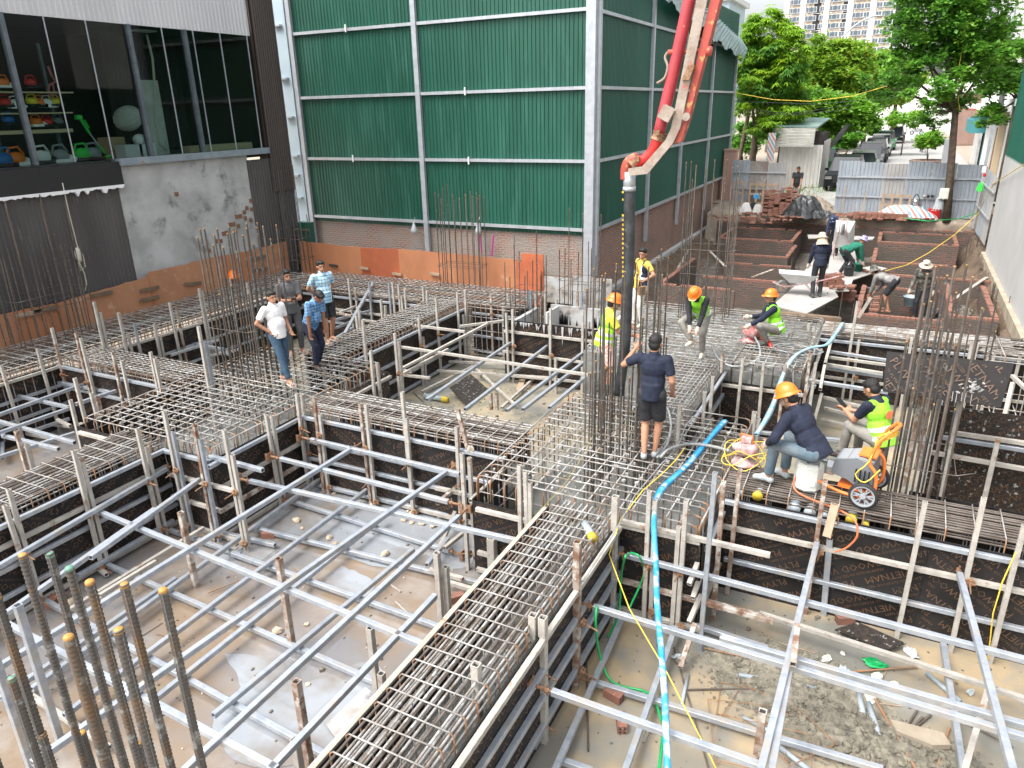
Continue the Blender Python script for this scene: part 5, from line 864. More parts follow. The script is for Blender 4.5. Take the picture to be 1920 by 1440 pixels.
for a, b, m, d in (((1768, 820), (1935, 846), G, 'upper galvanised tube across the speckled form sheet at right'), ((1740, 847), (1935, 882), K_, 'lower cement coated tube across the speckled form sheet at right'), ((1790, 812), (1935, 833), K_, 'second upper tube behind the galvanised one at the speckled sheet')):
    tag(beam('strut_tube', aty(*a, 11.48), aty(*b, 11.42), m, .062), d, 'strut tube')
for a, yb, k, d in (((1727, 745), 11.3, R_0, 'first upright against the speckled form sheet'), ((1762, 748), 11.35, K_, 'second upright against the speckled form sheet'), ((1800, 752), 11.3, K_, 'third upright against the speckled form sheet'), ((1872, 822), 11.25, K_, 'short upright under the slanting tube at right')):
    p = aty(*a, yb); tag(beam('form_post', (p.x, yb, PIT), p, k, .06), d, 'formwork post')
# speckled form sheets at the right and the leaning printed sheet
t = panel('r', (0.95, 11.6, 0), (1, 0, 0), 2.3, 1.85, PIT, (0, -1, 0), False, True, 3); t['label'] = 'black form sheet speckled with cement behind the right starter bars'; t['category'] = 'plywood form'
t = panel('r2', (0.75, 10.35, 0), (1, -.05, 0), 2.6, 1.0, PIT, (0, -1, 0), False, False, 2); t['label'] = 'cement splashed form sheet just behind the right beam cage'; t['category'] = 'plywood form'
P4 = [aty(1655, 734, 10.9), aty(1876, 764, 10.9), aty(1902, 681, 11.15), aty(1663, 659, 11.15)]
u = (P4[1] - P4[0]); v = (P4[3] - P4[0]); t = thing('plywood_sheet', 'printed black plywood sheet leaning behind the tall bars with white splash', 'plywood sheet', P4[0]); n_ = u.cross(v).normalized(); n_ = n_ if n_.y < 0 else -n_
mb = MB(); mb.prism(P4, -n_ * .018); mb.build('board', 'ply_black', t); ux = u.normalized(); vz = n_.cross(ux).normalized(); vz = vz if vz.z > 0 else -vz; w_, h_ = u.length, v.length
tm = text_sheet(w_ * .98, h_ * .98, -.85, 5, 1.25); link('printed_text', tm, t, Matrix(((ux.x, vz.x, n_.x, P4[0].x + n_.x * .02), (ux.y, vz.y, n_.y, P4[0].y + n_.y * .02), (ux.z, vz.z, n_.z, P4[0].z + n_.z * .02), (0, 0, 0, 1))))
mb = MB(); r_ = random.Random(2); c = P4[0] + u * .76 + v * .4 + n_ * .006
for k in range(34):
    a = r_.uniform(0, 6.28); q = abs(r_.gauss(0, .09)); p = c + ux * q * 1.5 * math.cos(a) + vz * q * math.sin(a) + n_ * .012; mb.ell(p, (r_.uniform(.008, .04), .004, r_.uniform(.006, .016)), Matrix.Rotation(r_.uniform(-.6, .6), 3, n_), 7, 4)
for k in range(6): p = c + ux * r_.uniform(-.25, .1) - vz * .1 + n_ * .012; mb.tube([p, p - vz * r_.uniform(.1, .3)], .004, 4)
mb.build('cement_splash', 'concwall', t)
# speckled offcut lying in the middle pit
Q4 = [at(875, 762, PIT + .05), at(915, 731, PIT + .08), at(882, 702, PIT + .22), at(843, 728, PIT + .2)]; mb = MB(); mb.prism(Q4, (0, 0, .02)); tag(mb.build('plywood_offcut', 'ply_speck'), 'square speckled plywood offcut lying in the middle pit', 'plywood offcut')
Q4 = [at(1565, 1182, PIT + .06), at(1660, 1222, PIT + .06), at(1698, 1208, PIT + .08), at(1608, 1168, PIT + .1)]; mb = MB(); mb.prism(Q4, (0, 0, .018)); tag(mb.build('plywood_offcut', 'ply_speck'), 'worn dark plywood offcut on rubble in the right pit', 'plywood offcut')
Q4 = [at(612, 1360, PIT + .03), at(640, 1400, PIT + .03), at(712, 1310, PIT + .03), at(685, 1290, PIT + .03)]; mb = MB(); mb.prism(Q4, (0, 0, .015)); tag(mb.build('plywood_offcut', 'smeared'), 'grey sheet lying flat beside the central beam in near left pit', 'plywood offcut')
mb = MB(); mb.prism([at(968, 733, PIT + .02), at(978, 735, PIT + .02), at(986, 712, PIT + .02), at(975, 710, PIT + .02)], (0, 0, .03)); tag(mb.build('board_piece', 'timber'), 'short pale board lying near the lift pit wall', 'board')
# ---- lift pit concrete troughs
lp_ = thing('lift_pit', 'concrete lined lift pit form with cement runs on black boards', 'formwork box', (-7, 15, 0))
for a, b, m in (((-7.6, 14.55, PIT), (-5.4, 14.7, -.05), 'ply_black'), ((-7.2, 16.05, PIT), (-5.2, 16.12, .05), 'smeared'), ((-7.6, 14.72, PIT), (-7.5, 16.03, -.05), 'smeared'), ((-7.0, 15.3, -.5), (-6.95, 16.0, .05), 'concpale'), ((-7.4, 14.8, -1.0), (-5.2, 16, -.9), 'wet_concrete'), ((-5.3, 14.72, PIT), (-5.2, 16.03, .05), 'concpale')): post('lining_board', a, b, m, lp_)
mb = MB(); r_ = random.Random(8)
for cx in (-6.75, -5.85):
    for k in range(16): x = cx + r_.uniform(-.25, .25); h = r_.uniform(.1, .34); mb.add([(x - .025, 16.045, -.42), (x + .025, 16.045, -.42), (x, 16.045, -.42 + h)], [(0, 1, 2)])
mb.build('bare_streaks', 'blackpaint', lp_)
mb = MB()
for k in range(26): x = r_.uniform(-7.6, -5.5); h = r_.uniform(.05, .3) * (1.5 if -6.7 < x < -5.9 else .6); mb.prism([(x - .03, 14.47, .0), (x + .03, 14.47, .0), (x, 14.47, -h)], (0, .015, 0))
mb.build('cement_runs', 'smeared', lp_)
# ================================================================== REBAR CAGES
def rod(name, a, b, r, m, n=7):
    k = ('rod', m, n)
    if k not in _ub: mb = MB(); mb.tube([(0, 0, 0), (1, 0, 0)], 1, n); _ub[k] = proto(mb, name, m, True)
    return link(name, _ub[k], None, mat_ab(a, b, r))
def rodp(name, a, b, r, m, par, n=7):
    k = ('rod', m, n)
    if k not in _ub: mb = MB(); mb.tube([(0, 0, 0), (1, 0, 0)], 1, n); _ub[k] = proto(mb, name, m, True)
    return link(name, _ub[k], par, mat_ab(a, b, r))
def cage(label, axis, a0, a1, c0, c1, ztop=0., zbot=-1.32, nb=9, sp=.2, r=.0125, rs=.0075, tmat='bar_pale', lmat='bar', seed=0, layers=2, loc=None, side='bar_rust'):
    """axis: direction of beam; a0..a1 along, c0..c1 across"""
    r_ = random.Random(seed); P = (lambda a, c, z: Vector((a, c, z))) if axis == 'x' else (lambda a, c, z: Vector((c, a, z)))
    t = thing('rebar_cage', label, 'rebar cage', P(a0, (c0 + c1) / 2, ztop)); cm = (c0 + c1) / 2; hw = (c1 - c0) / 2
    mb = MB(); e = .03
    mb.tube([P(0, -hw + e, 0), P(0, hw - e, 0)], rs, 6)
    for s_ in (-1, 1):
        mb.mat(1).tube([P(0, s_ * (hw - e), 0), P(0, s_ * hw, -e), P(0, s_ * hw, -.28)], rs * 1.08, 6, caps=False); mb.mat(0).tube([P(0, s_ * hw, -.28), P(0, s_ * hw, zbot - ztop)], rs, 6, caps=False)
    mb.tube([P(0, -hw, zbot - ztop), P(0, hw, zbot - ztop)], rs, 5)
    for s_ in (-.35, .35): mb.tube([P(0, s_ * hw, -.01), P(0, s_ * hw, zbot - ztop)], rs * .9, 5, caps=False)
    st = proto(mb, 'stirrup', [tmat, side], True)
    n = min(99, int((a1 - a0) / sp))
    for i in range(n):
        a = a0 + (i + .5) * (a1 - a0) / n + r_.uniform(-.015, .015); o = bpy.data.objects.new('stirrup', st); COL.objects.link(o); o.parent = t
        loc_ = P(a, cm, ztop + r_.uniform(-.006, .006)); t_ = t.location; o.location = loc_ - t_; o.rotation_euler = (0, 0, r_.uniform(-.02, .02))
    for l in range(layers):
        z = ztop - rs - r - .001 - l * .09; k = nb if l == 0 else nb - 2
        for i in range(k):
            c = c0 + .05 + (c1 - c0 - .1) * i / (k - 1) + r_.uniform(-.012, .012); rodp('longitudinal_bar', P(a0 - .1, c, z + r_.uniform(-.006, .004)), P(a1 + .1, c + r_.uniform(-.02, .02), z + r_.uniform(-.006, .004)), r, lmat if r_.random() < .7 else 'bar_brown', t)
    for s_ in (c0 + .03, c1 - .03):
        for z in (ztop - .35, ztop - .7): rodp('longitudinal_bar', P(a0 - .1, s_, z), P(a1 + .1, s_, z), r * .7, 'bar', t, 5)
    for i in range(max(4, nb // 2)):
        c = c0 + .05 + (c1 - c0 - .1) * i / (max(4, nb // 2) - 1); rodp('longitudinal_bar', P(a0 - .1, c, zbot + .02), P(a1 + .1, c, zbot + .02), r, 'bar', t, 5)
    return t
def rebar_mat(label, x0, x1, y0, y1, z=0., sp=.2, r=.0105, seed=0, drop=.9, xm='bar', ym='bar_pale', bend='bar_rust'):
    r_ = random.Random(seed); t = thing('rebar_mat', label, 'rebar mat', (x0, y0, z))
    for ax in 'xy':
        L0, L1 = (x0, x1) if ax == 'x' else (y0, y1); C0, C1 = (y0, y1) if ax == 'x' else (x0, x1); L_ = L1 - L0; P = (lambda a, zz: Vector((a, 0, zz))) if ax == 'x' else (lambda a, zz: Vector((0, a, zz)))
        zz = 0 if ax == 'x' else -.024; mb = MB(); mb.tube([P(.06, 0), P(L_ - .06, 0)], r, 6)
        for s_, e in ((0, 1), (L_, -1)): mb.mat(1).tube([P(s_ + e * .07, 0), P(s_ + e * .015, -.02), P(s_, -.07), P(s_, -drop * .45)], r * 1.05, 6); mb.mat(0).tube([P(s_, -drop * .45), P(s_, -drop)], r, 6)
        me = proto(mb, 'mat_bar', [xm if ax == 'x' else ym, bend], True); n = min(49, int((C1 - C0) / sp))
        for i in range(n + 1):
            c = C0 + (C1 - C0) * i / n + r_.uniform(-.03, .03); o = bpy.data.objects.new('mat_bar', me); COL.objects.link(o); o.parent = t; o.location = (0, c - y0, zz + r_.uniform(-.004, .004)) if ax == 'x' else (c - x0, 0, zz + r_.uniform(-.004, .004)); o.rotation_euler = (0, 0, r_.uniform(-.022, .022))
    for x in (x0 + .03, x1 - .03):
        for k in range(1, 4): rodp('side_bar', (x, y0, z - .25 * k), (x, y1, z - .25 * k), r * .8, 'bar', t, 5)
    for y in (y0 + .03, y1 - .03):
        for k in range(1, 4): rodp('side_bar', (x0, y, z - .25 * k), (x1, y, z - .25 * k), r * .8, 'bar', t, 5)
    nx, ny = int((x1 - x0) / .45), int((y1 - y0) / .45); mb = MB()
    for i in range(nx + 1):
        for j in range(ny + 1): x, y = x0 + .1 + i * (x1 - x0 - .2) / nx, y0 + .1 + j * (y1 - y0 - .2) / ny; mb.tube([(x, y, z - .03), (x, y, z - 1.25)], r, 5, caps=False)
    mb.build('inner_upright_bars', 'bar', t, smooth=True); mb = MB()
    for i in range(int((x1 - x0) / sp)):
        for j in range(int((y1 - y0) / sp)):
            if r_.random() < (.12 if seed > 2 else .5): mb.box((x0 + (i + .5) * sp + r_.uniform(-.03, .03), y0 + (j + .5) * sp + r_.uniform(-.03, .03), z - .008), (r_.uniform(.02, .05), r_.uniform(.02, .05), r_.uniform(.02, .045)), Matrix.Rotation(r_.uniform(0, 3), 3, 'Z'))
    mb.build('tie_wire_knots', 'bar', t); return t
def fill(name, label, a, b, m='wet_concrete'):
    mb = MB(); mb.box2(a, b); o = mb.build(name, m); tag(o, label, 'fresh concrete'); return o
cage('central beam rebar cage running to the camera with close stirrups', 'y', .2, 7.35, -3.28, -2.5, 0, -1.3, 10, .185, seed=1, layers=3)
cage('central beam rebar cage behind the main column', 'y', 10.9, 13.5, -3.3, -2.5, 0, -1.3, 10, .15, seed=2, side='bar')
cage('cross beam rebar cage between left pad and centre pad', 'x', -8.35, -4.6, 8.52, 9.4, 0, -1.3, 11, .2, seed=3)
cage('cross beam rebar cage left of the left pad', 'x', -14.8, -11.5, 8.5, 9.4, 0, -1.3, 10, .17, seed=4)
cage('cross beam rebar cage at the right under the pressure washer', 'x', -1.35, 4.6, 8.62, 9.4, 0, -1.3, 12, .28, seed=5, r=.013, tmat='bar_pale', lmat='bar_brown')
cage('left middle beam rebar cage in the foreground', 'y', 2.0, 6.5, -10.4, -9.5, 0, -1.3, 10, .22, seed=6)
cage('left middle beam rebar cage behind the four men', 'y', 11.0, 15.7, -10.5, -9.45, 0, -1.3, 9, .14, seed=7)
cage('long rebar cage along the left boarding', 'y', 4.5, 16.9, -16.85, -14.9, 0, -1.3, 12, .2, seed=8, rs=.0085)
cage('far rebar cage along the back boarding', 'x', -14.9, -8.0, 15.6, 17.45, 0, -1.3, 12, .17, seed=9, rs=.0085)
cage('far rebar cage on the right with dense wires', 'x', -.9, 2.4, 16.42, 17.25, .0, -1.1, 14, .2, seed=10, lmat='bar')
cage('raised rebar cage end at the far right corner', 'x', 2.0, 4.6, 15.4, 16.9, .12, -1.1, 7, .4, seed=11, rs=.011, tmat='bar_pale')
rebar_mat('left pad rebar mat under the four standing men', -11.35, -8.5, 6.62, 10.85, .02, .18, seed=1)
rebar_mat('centre pad rebar mat around the main column', -4.45, -1.5, 7.5, 10.8, .02, .19, seed=2, ym='bar_pale')
rebar_mat('far centre pad rebar mat half covered by concrete', -5.25, -1.05, 13.55, 17.35, .0, .2, seed=3, xm='bar', ym='bar', bend='bar')
rebar_mat('small rebar mat on the concrete block in front of far pad', -2.3, -1.02, 13.45, 14.9, .06, .17, seed=4, xm='bar', bend='bar_brown')
fill('fresh_concrete', 'wet grey concrete filling the far centre pad', (-5.3, 13.46, PIT), (-1.0, 17.4, -.13))
fill('fresh_concrete', 'wet grey concrete in the beam behind the main column', (-3.36, 10.82, PIT), (-2.46, 13.44, -.22))
fill('fresh_concrete', 'wet grey concrete low in the centre pad', (-4.45, 7.47, PIT), (-1.47, 10.8, -1.05))
fill('fresh_concrete', 'grey concrete low in the central beam', (-3.33, .5, PIT), (-2.46, 7.4, -.75))
fill('fresh_concrete', 'grey concrete in cross beam left of centre pad', (-8.3, 8.47, PIT), (-4.5, 9.38, -.75))
fill('fresh_concrete', 'grey concrete low in the left pad', (-11.4, 6.6, PIT), (-8.5, 10.9, -.9))
fill('fresh_concrete', 'grey concrete in the far right beam', (-.95, 16.36, PIT), (4.5, 17.3, -.25))
tag(post('plywood_form', (-.95, 17.32, -1.5), (4.6, 17.5, -.1), 'ply_black', None), 'dark board behind the far right beam cage', 'plywood form')
# ---- column starter bars
def starters(label, bars, z0, r, hoops, m=('bar_brown', 'bar_dark', 'bar_dark'), seed=0, cap='cap_dull', ribs=False, lean=.0):
    """bars: (x,y,ztop[,cap])"""
    r_ = random.Random(seed); c = Vector((sum(b[0] for b in bars) / len(bars), sum(b[1] for b in bars) / len(bars), z0)); t = thing('starter_bars', label, 'column rebar', c); k0 = {}
    for b in bars[:100]:
        mm = m[r_.randrange(len(m))]; L_ = b[2] - z0; l = Vector((r_.uniform(-1, 1), r_.uniform(-1, 1), 0)) * lean * L_
        if ribs:
            mb = MB(); pr = []; z = 0
            while z < L_: pr += [(r, z), (r * 1.16, z + .003), (r * 1.16, z + .0065), (r, z + .0095)]; z += .0175
            pr += [(r, L_), (0, L_)]; mb.lathe(pr, (0, 0, 0), 12); mb.tube([(r, 0, 0), (r, 0, L_)], r * .22, 4); mb.tube([(-r, 0, 0), (-r, 0, L_)], r * .22, 4)
            me = proto(mb, 'starter_bar', mm, True); o = link('starter_bar', me, t, Matrix.Translation((b[0], b[1], z0)) @ Vector((l.x, l.y, L_)).to_track_quat('Z', 'Y').to_matrix().to_4x4())
        else: o = rodp('starter_bar', (b[0], b[1], z0), (b[0] + l.x, b[1] + l.y, b[2]), r, mm, t, 7)
        o['kind_note'] = ''; del o['kind_note']
        cp = b[3] if len(b) > 3 else cap
        if cp:
            kk = (cp, round(r, 4))
            if kk not in k0: mb = MB(); rc = r * (1.12 if ribs else .95); mb.lathe([(0, .006), (rc * .85, .005), (rc, .0), (rc, -.008 if ribs else -.03), (r * .9, -.01)], (0, 0, 0), 9); k0[kk] = proto(mb, 'end_cap', cp, True)
            link('painted_tip', k0[kk], o, Matrix.Translation((b[0] + l.x, b[1] + l.y, b[2])))
    x0, x1 = min(b[0] for b in bars) - r * 2, max(b[0] for b in bars) + r * 2; y0, y1 = min(b[1] for b in bars) - r * 2, max(b[1] for b in bars) + r * 2
    for z in hoops: mb = MB(); mb.tube([(x0, y0, z), (x1, y0, z + .01), (x1, y1, z + .02), (x0, y1, z - .01)], .006, 6, closed=True); mb.tube([(x1, y0, z + .01), (x1 + .2, y0 + .1, z + .04)], .006, 5); mb.build('hoop', 'bar_brown', t, smooth=True)
    return t
def perim(x0, x1, y0, y1, n, h, seed):
    r_ = random.Random(seed); P = []; per = 2 * (x1 - x0 + y1 - y0)
    for i in range(n):
        d = per * i / n
        if d < x1 - x0: p = (x0 + d, y0)
        elif d < x1 - x0 + y1 - y0: p = (x1, y0 + d - (x1 - x0))
        elif d < 2 * (x1 - x0) + y1 - y0: p = (x1 - (d - (x1 - x0) - (y1 - y0)), y1)
        else: p = (x0, y1 - (d - 2 * (x1 - x0) - (y1 - y0)))
        hh = h[i % len(h)]; P.append((p[0] + r_.uniform(-.01, .01), p[1] + r_.uniform(-.01, .01), hh + r_.uniform(-.12, .12)))
    return P
starters('dense column starter bars around the concrete hose', perim(-3.5, -2.78, 9.0, 10.45, 34, (2.35, 1.25, 2.5, 1.2, 2.55, 1.05, 1.5), 3) + perim(-3.4, -2.88, 9.12, 10.3, 9, (1.2, 2.3, 1.0), 33), -.9, .0125, (.22, .75), seed=3, lean=.006)
starters('column starter bars beside the four standing men', perim(-11.0, -10.15, 9.15, 10.2, 26, (2.6, 2.75, 1.5, 2.7, 2.5), 4), -.9, .0165, (.9,), seed=4, lean=.006)
starters('column starter bars at far left in front of the boarding', perim(-17.0, -16.2, 8.6, 10.2, 26, (1.9, 2.2, 3.0, 2.0), 5), -.3, .012, (.7, 1.0), seed=5, lean=.03, cap=None)
starters('starter bars in the far left corner by green post', perim(-16.9, -16.1, 17.0, 17.6, 16, (1.6, 1.3, 3.1, 1.5), 6), -.1, .012, (.35, 1.0), seed=6, lean=.03, cap=None)
starters('tall starter bars in front of the back boarding', perim(-11.0, -9.8, 17.0, 17.5, 18, (2.5, 2.4, 2.35, 2.6), 7), -.1, .0125, (.55, .6), seed=7, lean=.004)
starters('sparse starter bars left of the lift pit', perim(-8.0, -7.3, 15.2, 16.0, 12, (1.3, 1.7, .9), 8), -.8, .012, (.35, .5), seed=8, lean=.01)
starters('sparse starter bars right of the lift pit by brick corner', perim(-7.2, -6.4, 16.6, 17.3, 10, (1.4, 1.1, 2.2), 9), -.5, .012, (.3, .55), seed=9, lean=.01)
starters('tall starter bars on the far centre pad by kneeling worker', perim(-4.1, -3.1, 16.4, 17.2, 18, (3.4, 2.4, 3.3, 3.0), 10), -.2, .0125, (1.0, 1.55), seed=10, lean=.008)
starters('starter bars at the far right behind leaning plywood', perim(1.0, 1.75, 13.6, 14.2, 10, (1.0, .8, 1.35), 12), -1.2, .0125, (), seed=12, lean=.01)
RB = [(1741, 492), (1755, 500), (1766, 498), (1780, 492), (1792, 495), (1812, 497), (1825, 500), (1751, 758), (1792, 767), (1712, 728), (1842, 578), (1734, 570), (1745, 565), (1817, 562), (1792, 548), (1700, 640)]
bs = []
for i, (px, py) in enumerate(RB): yy = (9.35, 9.9, 10.2)[i % 3]; p = aty(px, py, yy); bs.append((p.x, yy, min(p.z, 2.75)))
starters('tall column starter bars at right in front of leaning plywood', bs, -.9, .0135, (.35,), m=('bar_dark', 'bar_brown', 'bar_dark'), seed=11, lean=.004)
NB = [(38, 1045, 1.15, 'cap_orange'), (90, 1041, 1.25, 'cap_green'), (133, 1062, 1.2, 'cap_green'), (172, 1088, 1.15, 'cap_orange'), (243, 1095, 1.2, 'cap_orange'), (296, 1107, 1.25, 'cap_orange'), (-15, 1120, 1.0, 'cap_orange'), (15, 1273, .95, 'cap_green'), (129, 1190, .95, 'cap_orange'), (218, 1184, 1.0, 'cap_orange'), (73, 1379, 1.0, 'cap_orange'), (154, 1372, 1.25, 'cap_orange'), (211, 1370, 1.35, 'cap_green'), (257, 1397, 1.25, 'cap_orange'), (-30, 1350, .9, 'cap_orange')]
bs = []
for px, py, yy, c in NB: p = aty(px, py, yy); bs.append((p.x, yy, p.z, c))
starters('close up ribbed starter bars with painted tips in left foreground', bs, -.2, .0135, (), m=('bar_dark',), seed=13, ribs=True, lean=.004)
for i, (p, q, rr, m, d) in enumerate((((1198, 925), (1192, 955), .01, 'bar_rust', 'a'),)): pass
# small rebar leftovers around brick pits
for k, (px, py, n) in enumerate(((1640, 600, 5), (1540, 585, 4), (1590, 600, 3), (1490, 520, 4), (1870, 570, 8), (1885, 600, 6), (1818, 480, 5))):
    c = at(px, py, -1.0); r_ = random.Random(k); starters('short starter bars sticking up ' + ['under the ramp board end', 'left of the ramp board tip', 'beside the front brick wall', 'in the stepped brick pit', 'along the foot of right wall', 'in front of right wall corner', 'by the far right brick box'][k], [(c.x + r_.uniform(-.3, .3), c.y + r_.uniform(-.3, .3), -.35 + r_.uniform(-.15, .2)) for _ in range(n)], -1.6, .01, (), seed=k, cap=None, lean=.02)
# ================================================================== PEOPLE
def remeshed(mb, name, mats, parent, vox=.012, sm=3, mw=None):
    me = bpy.data.meshes.new(name); me.from_pydata(mb.v, [], mb.f); o = bpy.data.objects.new(name, me); COL.objects.link(o)
    r = o.modifiers.new('r', 'REMESH'); r.mode = 'VOXEL'; r.voxel_size = vox; r.use_smooth_shade = True
    s_ = o.modifiers.new('s', 'SMOOTH'); s_.factor = .5; s_.iterations = sm
    dg = bpy.context.evaluated_depsgraph_get(); dg.update(); m2 = bpy.data.meshes.new_from_object(o.evaluated_get(dg)); bpy.data.objects.remove(o); m2.name = name; m2.materials.clear()
    for m in (mats if isinstance(mats, (list, tuple)) else [mats]): m2.materials.append(MATS[m])
    m2.polygons.foreach_set('use_smooth', [True] * len(m2.polygons))
    ob = bpy.data.objects.new(name, m2); COL.objects.link(ob); ob.parent = parent; return ob
def cone(mb, a, b, ra, rb, n=12, cap0=True, cap1=True):
    a, b = Vector(a), Vector(b); mb.tube([a, b], ra, n, rs=[ra, rb])
    if cap0: mb.ell(a, (ra, ra, ra), seg=n, ring=8)
    if cap1: mb.ell(b, (rb, rb, rb), seg=n, ring=8)
def ik(a, c, l1, l2, pole):
    a, c = Vector(a), Vector(c); d = c - a; L_ = min(d.length, (l1 + l2) * .999); dn = d.normalized(); c = a + dn * L_; x = (l1 * l1 - l2 * l2 + L_ * L_) / (2 * L_); h = math.sqrt(max(l1 * l1 - x * x, 0)); p = Vector(pole); p = p - dn * p.dot(dn); p.normalize(); return a + dn * x + p * h, c
def person(label, base, yaw, pel=(0, 0, .95), lean=3, side=0, twist=0, wr=None, wl=None, ar=None, al=None, hd=(0, 0), skin='skin', top='cloth_white', sleeve='short', bottom='denim', leg='long', shoe='shoe_dark', shoeh=0, vest=None, vestopen=False, helmet=None, hat=None, gloves=False, h=1., polr=(.5, -1, -.4), poll=(-.5, -1, -.4), kr=(.15, 1, .1), kl=(-.15, 1, .1), belly=0, hair=True, collar=True, headfwd=0):
    t = thing('person', label, 'person', base, rz=math.radians(yaw)); t.scale = (h, h, h)
    pel = Vector(pel); la, sa, ta = math.radians(lean), math.radians(side), math.radians(twist)
    Rt = Matrix.Rotation(-la, 3, 'X') @ Matrix.Rotation(sa, 3, 'Y') @ Matrix.Rotation(ta, 3, 'Z'); S_ = lambda x, y, z: pel + Rt @ Vector((x, y, z))
    neck = S_(0, -.005, .50); ch = S_(0, .0, .33)
    Rh = Matrix.Rotation(-la * .55 - math.radians(hd[0]), 3, 'X') @ Matrix.Rotation(math.radians(hd[1]), 3, 'Z') if True else None
    Rh = Matrix.Rotation(math.radians(hd[1]), 3, 'Z') @ Matrix.Rotation(-la * .5 - math.radians(hd[0]), 3, 'X')
    hc = neck + Rt @ Vector((0, .01 + headfwd, .022)) + Rh @ Vector((0, .02, .108)); H = lambda x, y, z: hc + Rh @ Vector((x, y, z))
    shR, shL = S_(.175, 0, .445), S_(-.175, 0, .445); hipR, hipL = pel + Rt @ Vector((.09, 0, -.03)), pel + Rt @ Vector((-.09, 0, -.03))
    wr = Vector(wr) if wr else S_(.26, .06, -.07); wl = Vector(wl) if wl else S_(-.26, .06, -.07); ar = Vector(ar or (.1, -.02, .09)); al = Vector(al or (-.1, -.02, .09))
    elR, wr = ik(shR, wr, .285, .25, polr); elL, wl = ik(shL, wl, .285, .25, poll); knR, ar = ik(hipR, ar, .43, .42, kr); knL, al = ik(hipL, al, .43, .42, kl)
    # ---- body: one continuous skin
    b = MB()
    b.ell(S_(0, .005, .34), (.155, .095, .17), Rt); b.ell(S_(0, .01, .15), (.135, .095, .15), Rt); b.ell(S_(0, 0, .0), (.15, .105, .12), Rt); cone(b, S_(-.12, 0, .42), S_(.12, 0, .42), .065, .065)
    cone(b, neck - Rt @ Vector((0, 0, .06)), H(0, -.03, -.06), .062, .052)
    b.ell(H(0, -.012, .025), (.074, .094, .098), Rh, 16, 12); b.ell(H(0, .012, -.045), (.056, .07, .062), Rh); b.ell(H(0, .05, -.085), (.028, .025, .022), Rh)
    cone(b, H(0, .085, .01), H(0, .107, -.028), .009, .014, 8); b.ell(H(0, .083, -.058), (.024, .012, .011), Rh); b.ell(H(0, .079, .035), (.05, .014, .012), Rh)
    for s_ in (-1, 1): b.ell(H(s_ * .076, -.012, -.008), (.012, .02, .032), Rh)
    for sh, el, w_, s_ in ((shR, elR, wr, 1), (shL, elL, wl, -1)):
        cone(b, sh, el, .052, .040); cone(b, el, w_, .040, .027)
        d = (w_ - el).normalized(); fw = Rt @ Vector((0, 1, 0)); sd = d.cross(fw); sd = sd.normalized() if sd.length > .1 else d.cross(Vector((0, 0, 1))).normalized(); nrm = sd.cross(d).normalized()
        pm = w_ + d * .055; q = Matrix((sd, nrm, d)).transposed(); b.ell(pm, (.040, .018, .055), q, 10, 8)
        for k, (o_, L_) in enumerate(((-.028, .062), (-.010, .074), (.010, .070), (.028, .055))):
            f0 = pm + d * .038 + sd * o_; f1 = f0 + (d * .85 + nrm * .45).normalized() * L_ * .55; f2 = f1 + (d * .4 + nrm * .9).normalized() * L_ * .5; cone(b, f0, f1, .0095, .009, 6); cone(b, f1, f2, .009, .0075, 6)
        th = pm - d * .02 - sd * .034 * s_; t1 = th + (d * .6 - sd * .7 * s_ + nrm * .3).normalized() * .035; t2 = t1 + (d * .9 + nrm * .3).normalized() * .03; cone(b, th, t1, .012, .011, 6); cone(b, t1, t2, .011, .008, 6)
    feet = []
    for hp, kn, an, s_ in ((hipR, knR, ar, 1), (hipL, knL, al, -1)):
        cone(b, hp, kn, .082, .055); cone(b, kn, kn.lerp(an, .35), .052, .054); cone(b, kn.lerp(an, .35), an, .054, .034)
        fd = Vector((s_ * .2, 1, 0)); sn = (kn - an); sh_f = Vector((sn.x, sn.y, 0)); fd = (fd + sh_f * .5).normalized() if sn.z > .2 else Vector((0, .5, -.9)).normalized()
        heel = an + Vector((0, 0, -.05)) - fd * .03; toe = an + fd * .15 + Vector((0, 0, -.062)); feet.append((an, heel, toe, fd)); cone(b, heel, an + fd * .05 + Vector((0, 0, -.03)), .032, .036); cone(b, an + fd * .05 + Vector((0, 0, -.04)), toe, .034, .022)
    remeshed(b, 'body', skin, t, .0085, 1)
    # ---- face parts
    for s_ in (-1, 1): e = MB(); e.ell(H(s_ * .031, .079, .014), (.014, .006, .006), Rh, 8, 6); e.build('eye', 'hair', t, world=False)
    e = MB(); e.ell(H(0, .093, -.058), (.02, .004, .004), Rh, 8, 6); e.build('mouth', 'lip', t, world=False)
    if hair:
        e = MB(); e.ell(H(0, -.02, .052), (.084, .1, .084), Rh, 14, 10); e.ell(H(0, -.055, -.005), (.078, .062, .08), Rh, 12, 8); e.ell(H(0, .05, .088), (.062, .045, .032), Rh); remeshed(e, 'hair', 'hair', t, .009, 1)
    # ---- top
    c = MB(); g = .014 + (.012 if vest is None and sleeve == 'long' else 0)
    c.ell(S_(0, .003, .33), (.165 + g, .105 + g, .175), Rt); c.ell(S_(0, .012 + belly * .3, .15), (.15 + g, .105 + g + belly, .17), Rt); c.tube([S_(0, .005, .12), S_(0, .0, -.10)], .15, 20); c.ell(S_(0, .005, -.0), (.158 + g, .112 + g + belly * .5, .12), Rt); cone(c, S_(-.13, 0, .42), S_(.13, 0, .42), .07 + g * .3, .07 + g * .3)
    cone(c, S_(0, -.01, .44), S_(0, -.003, .505), .085, .068)
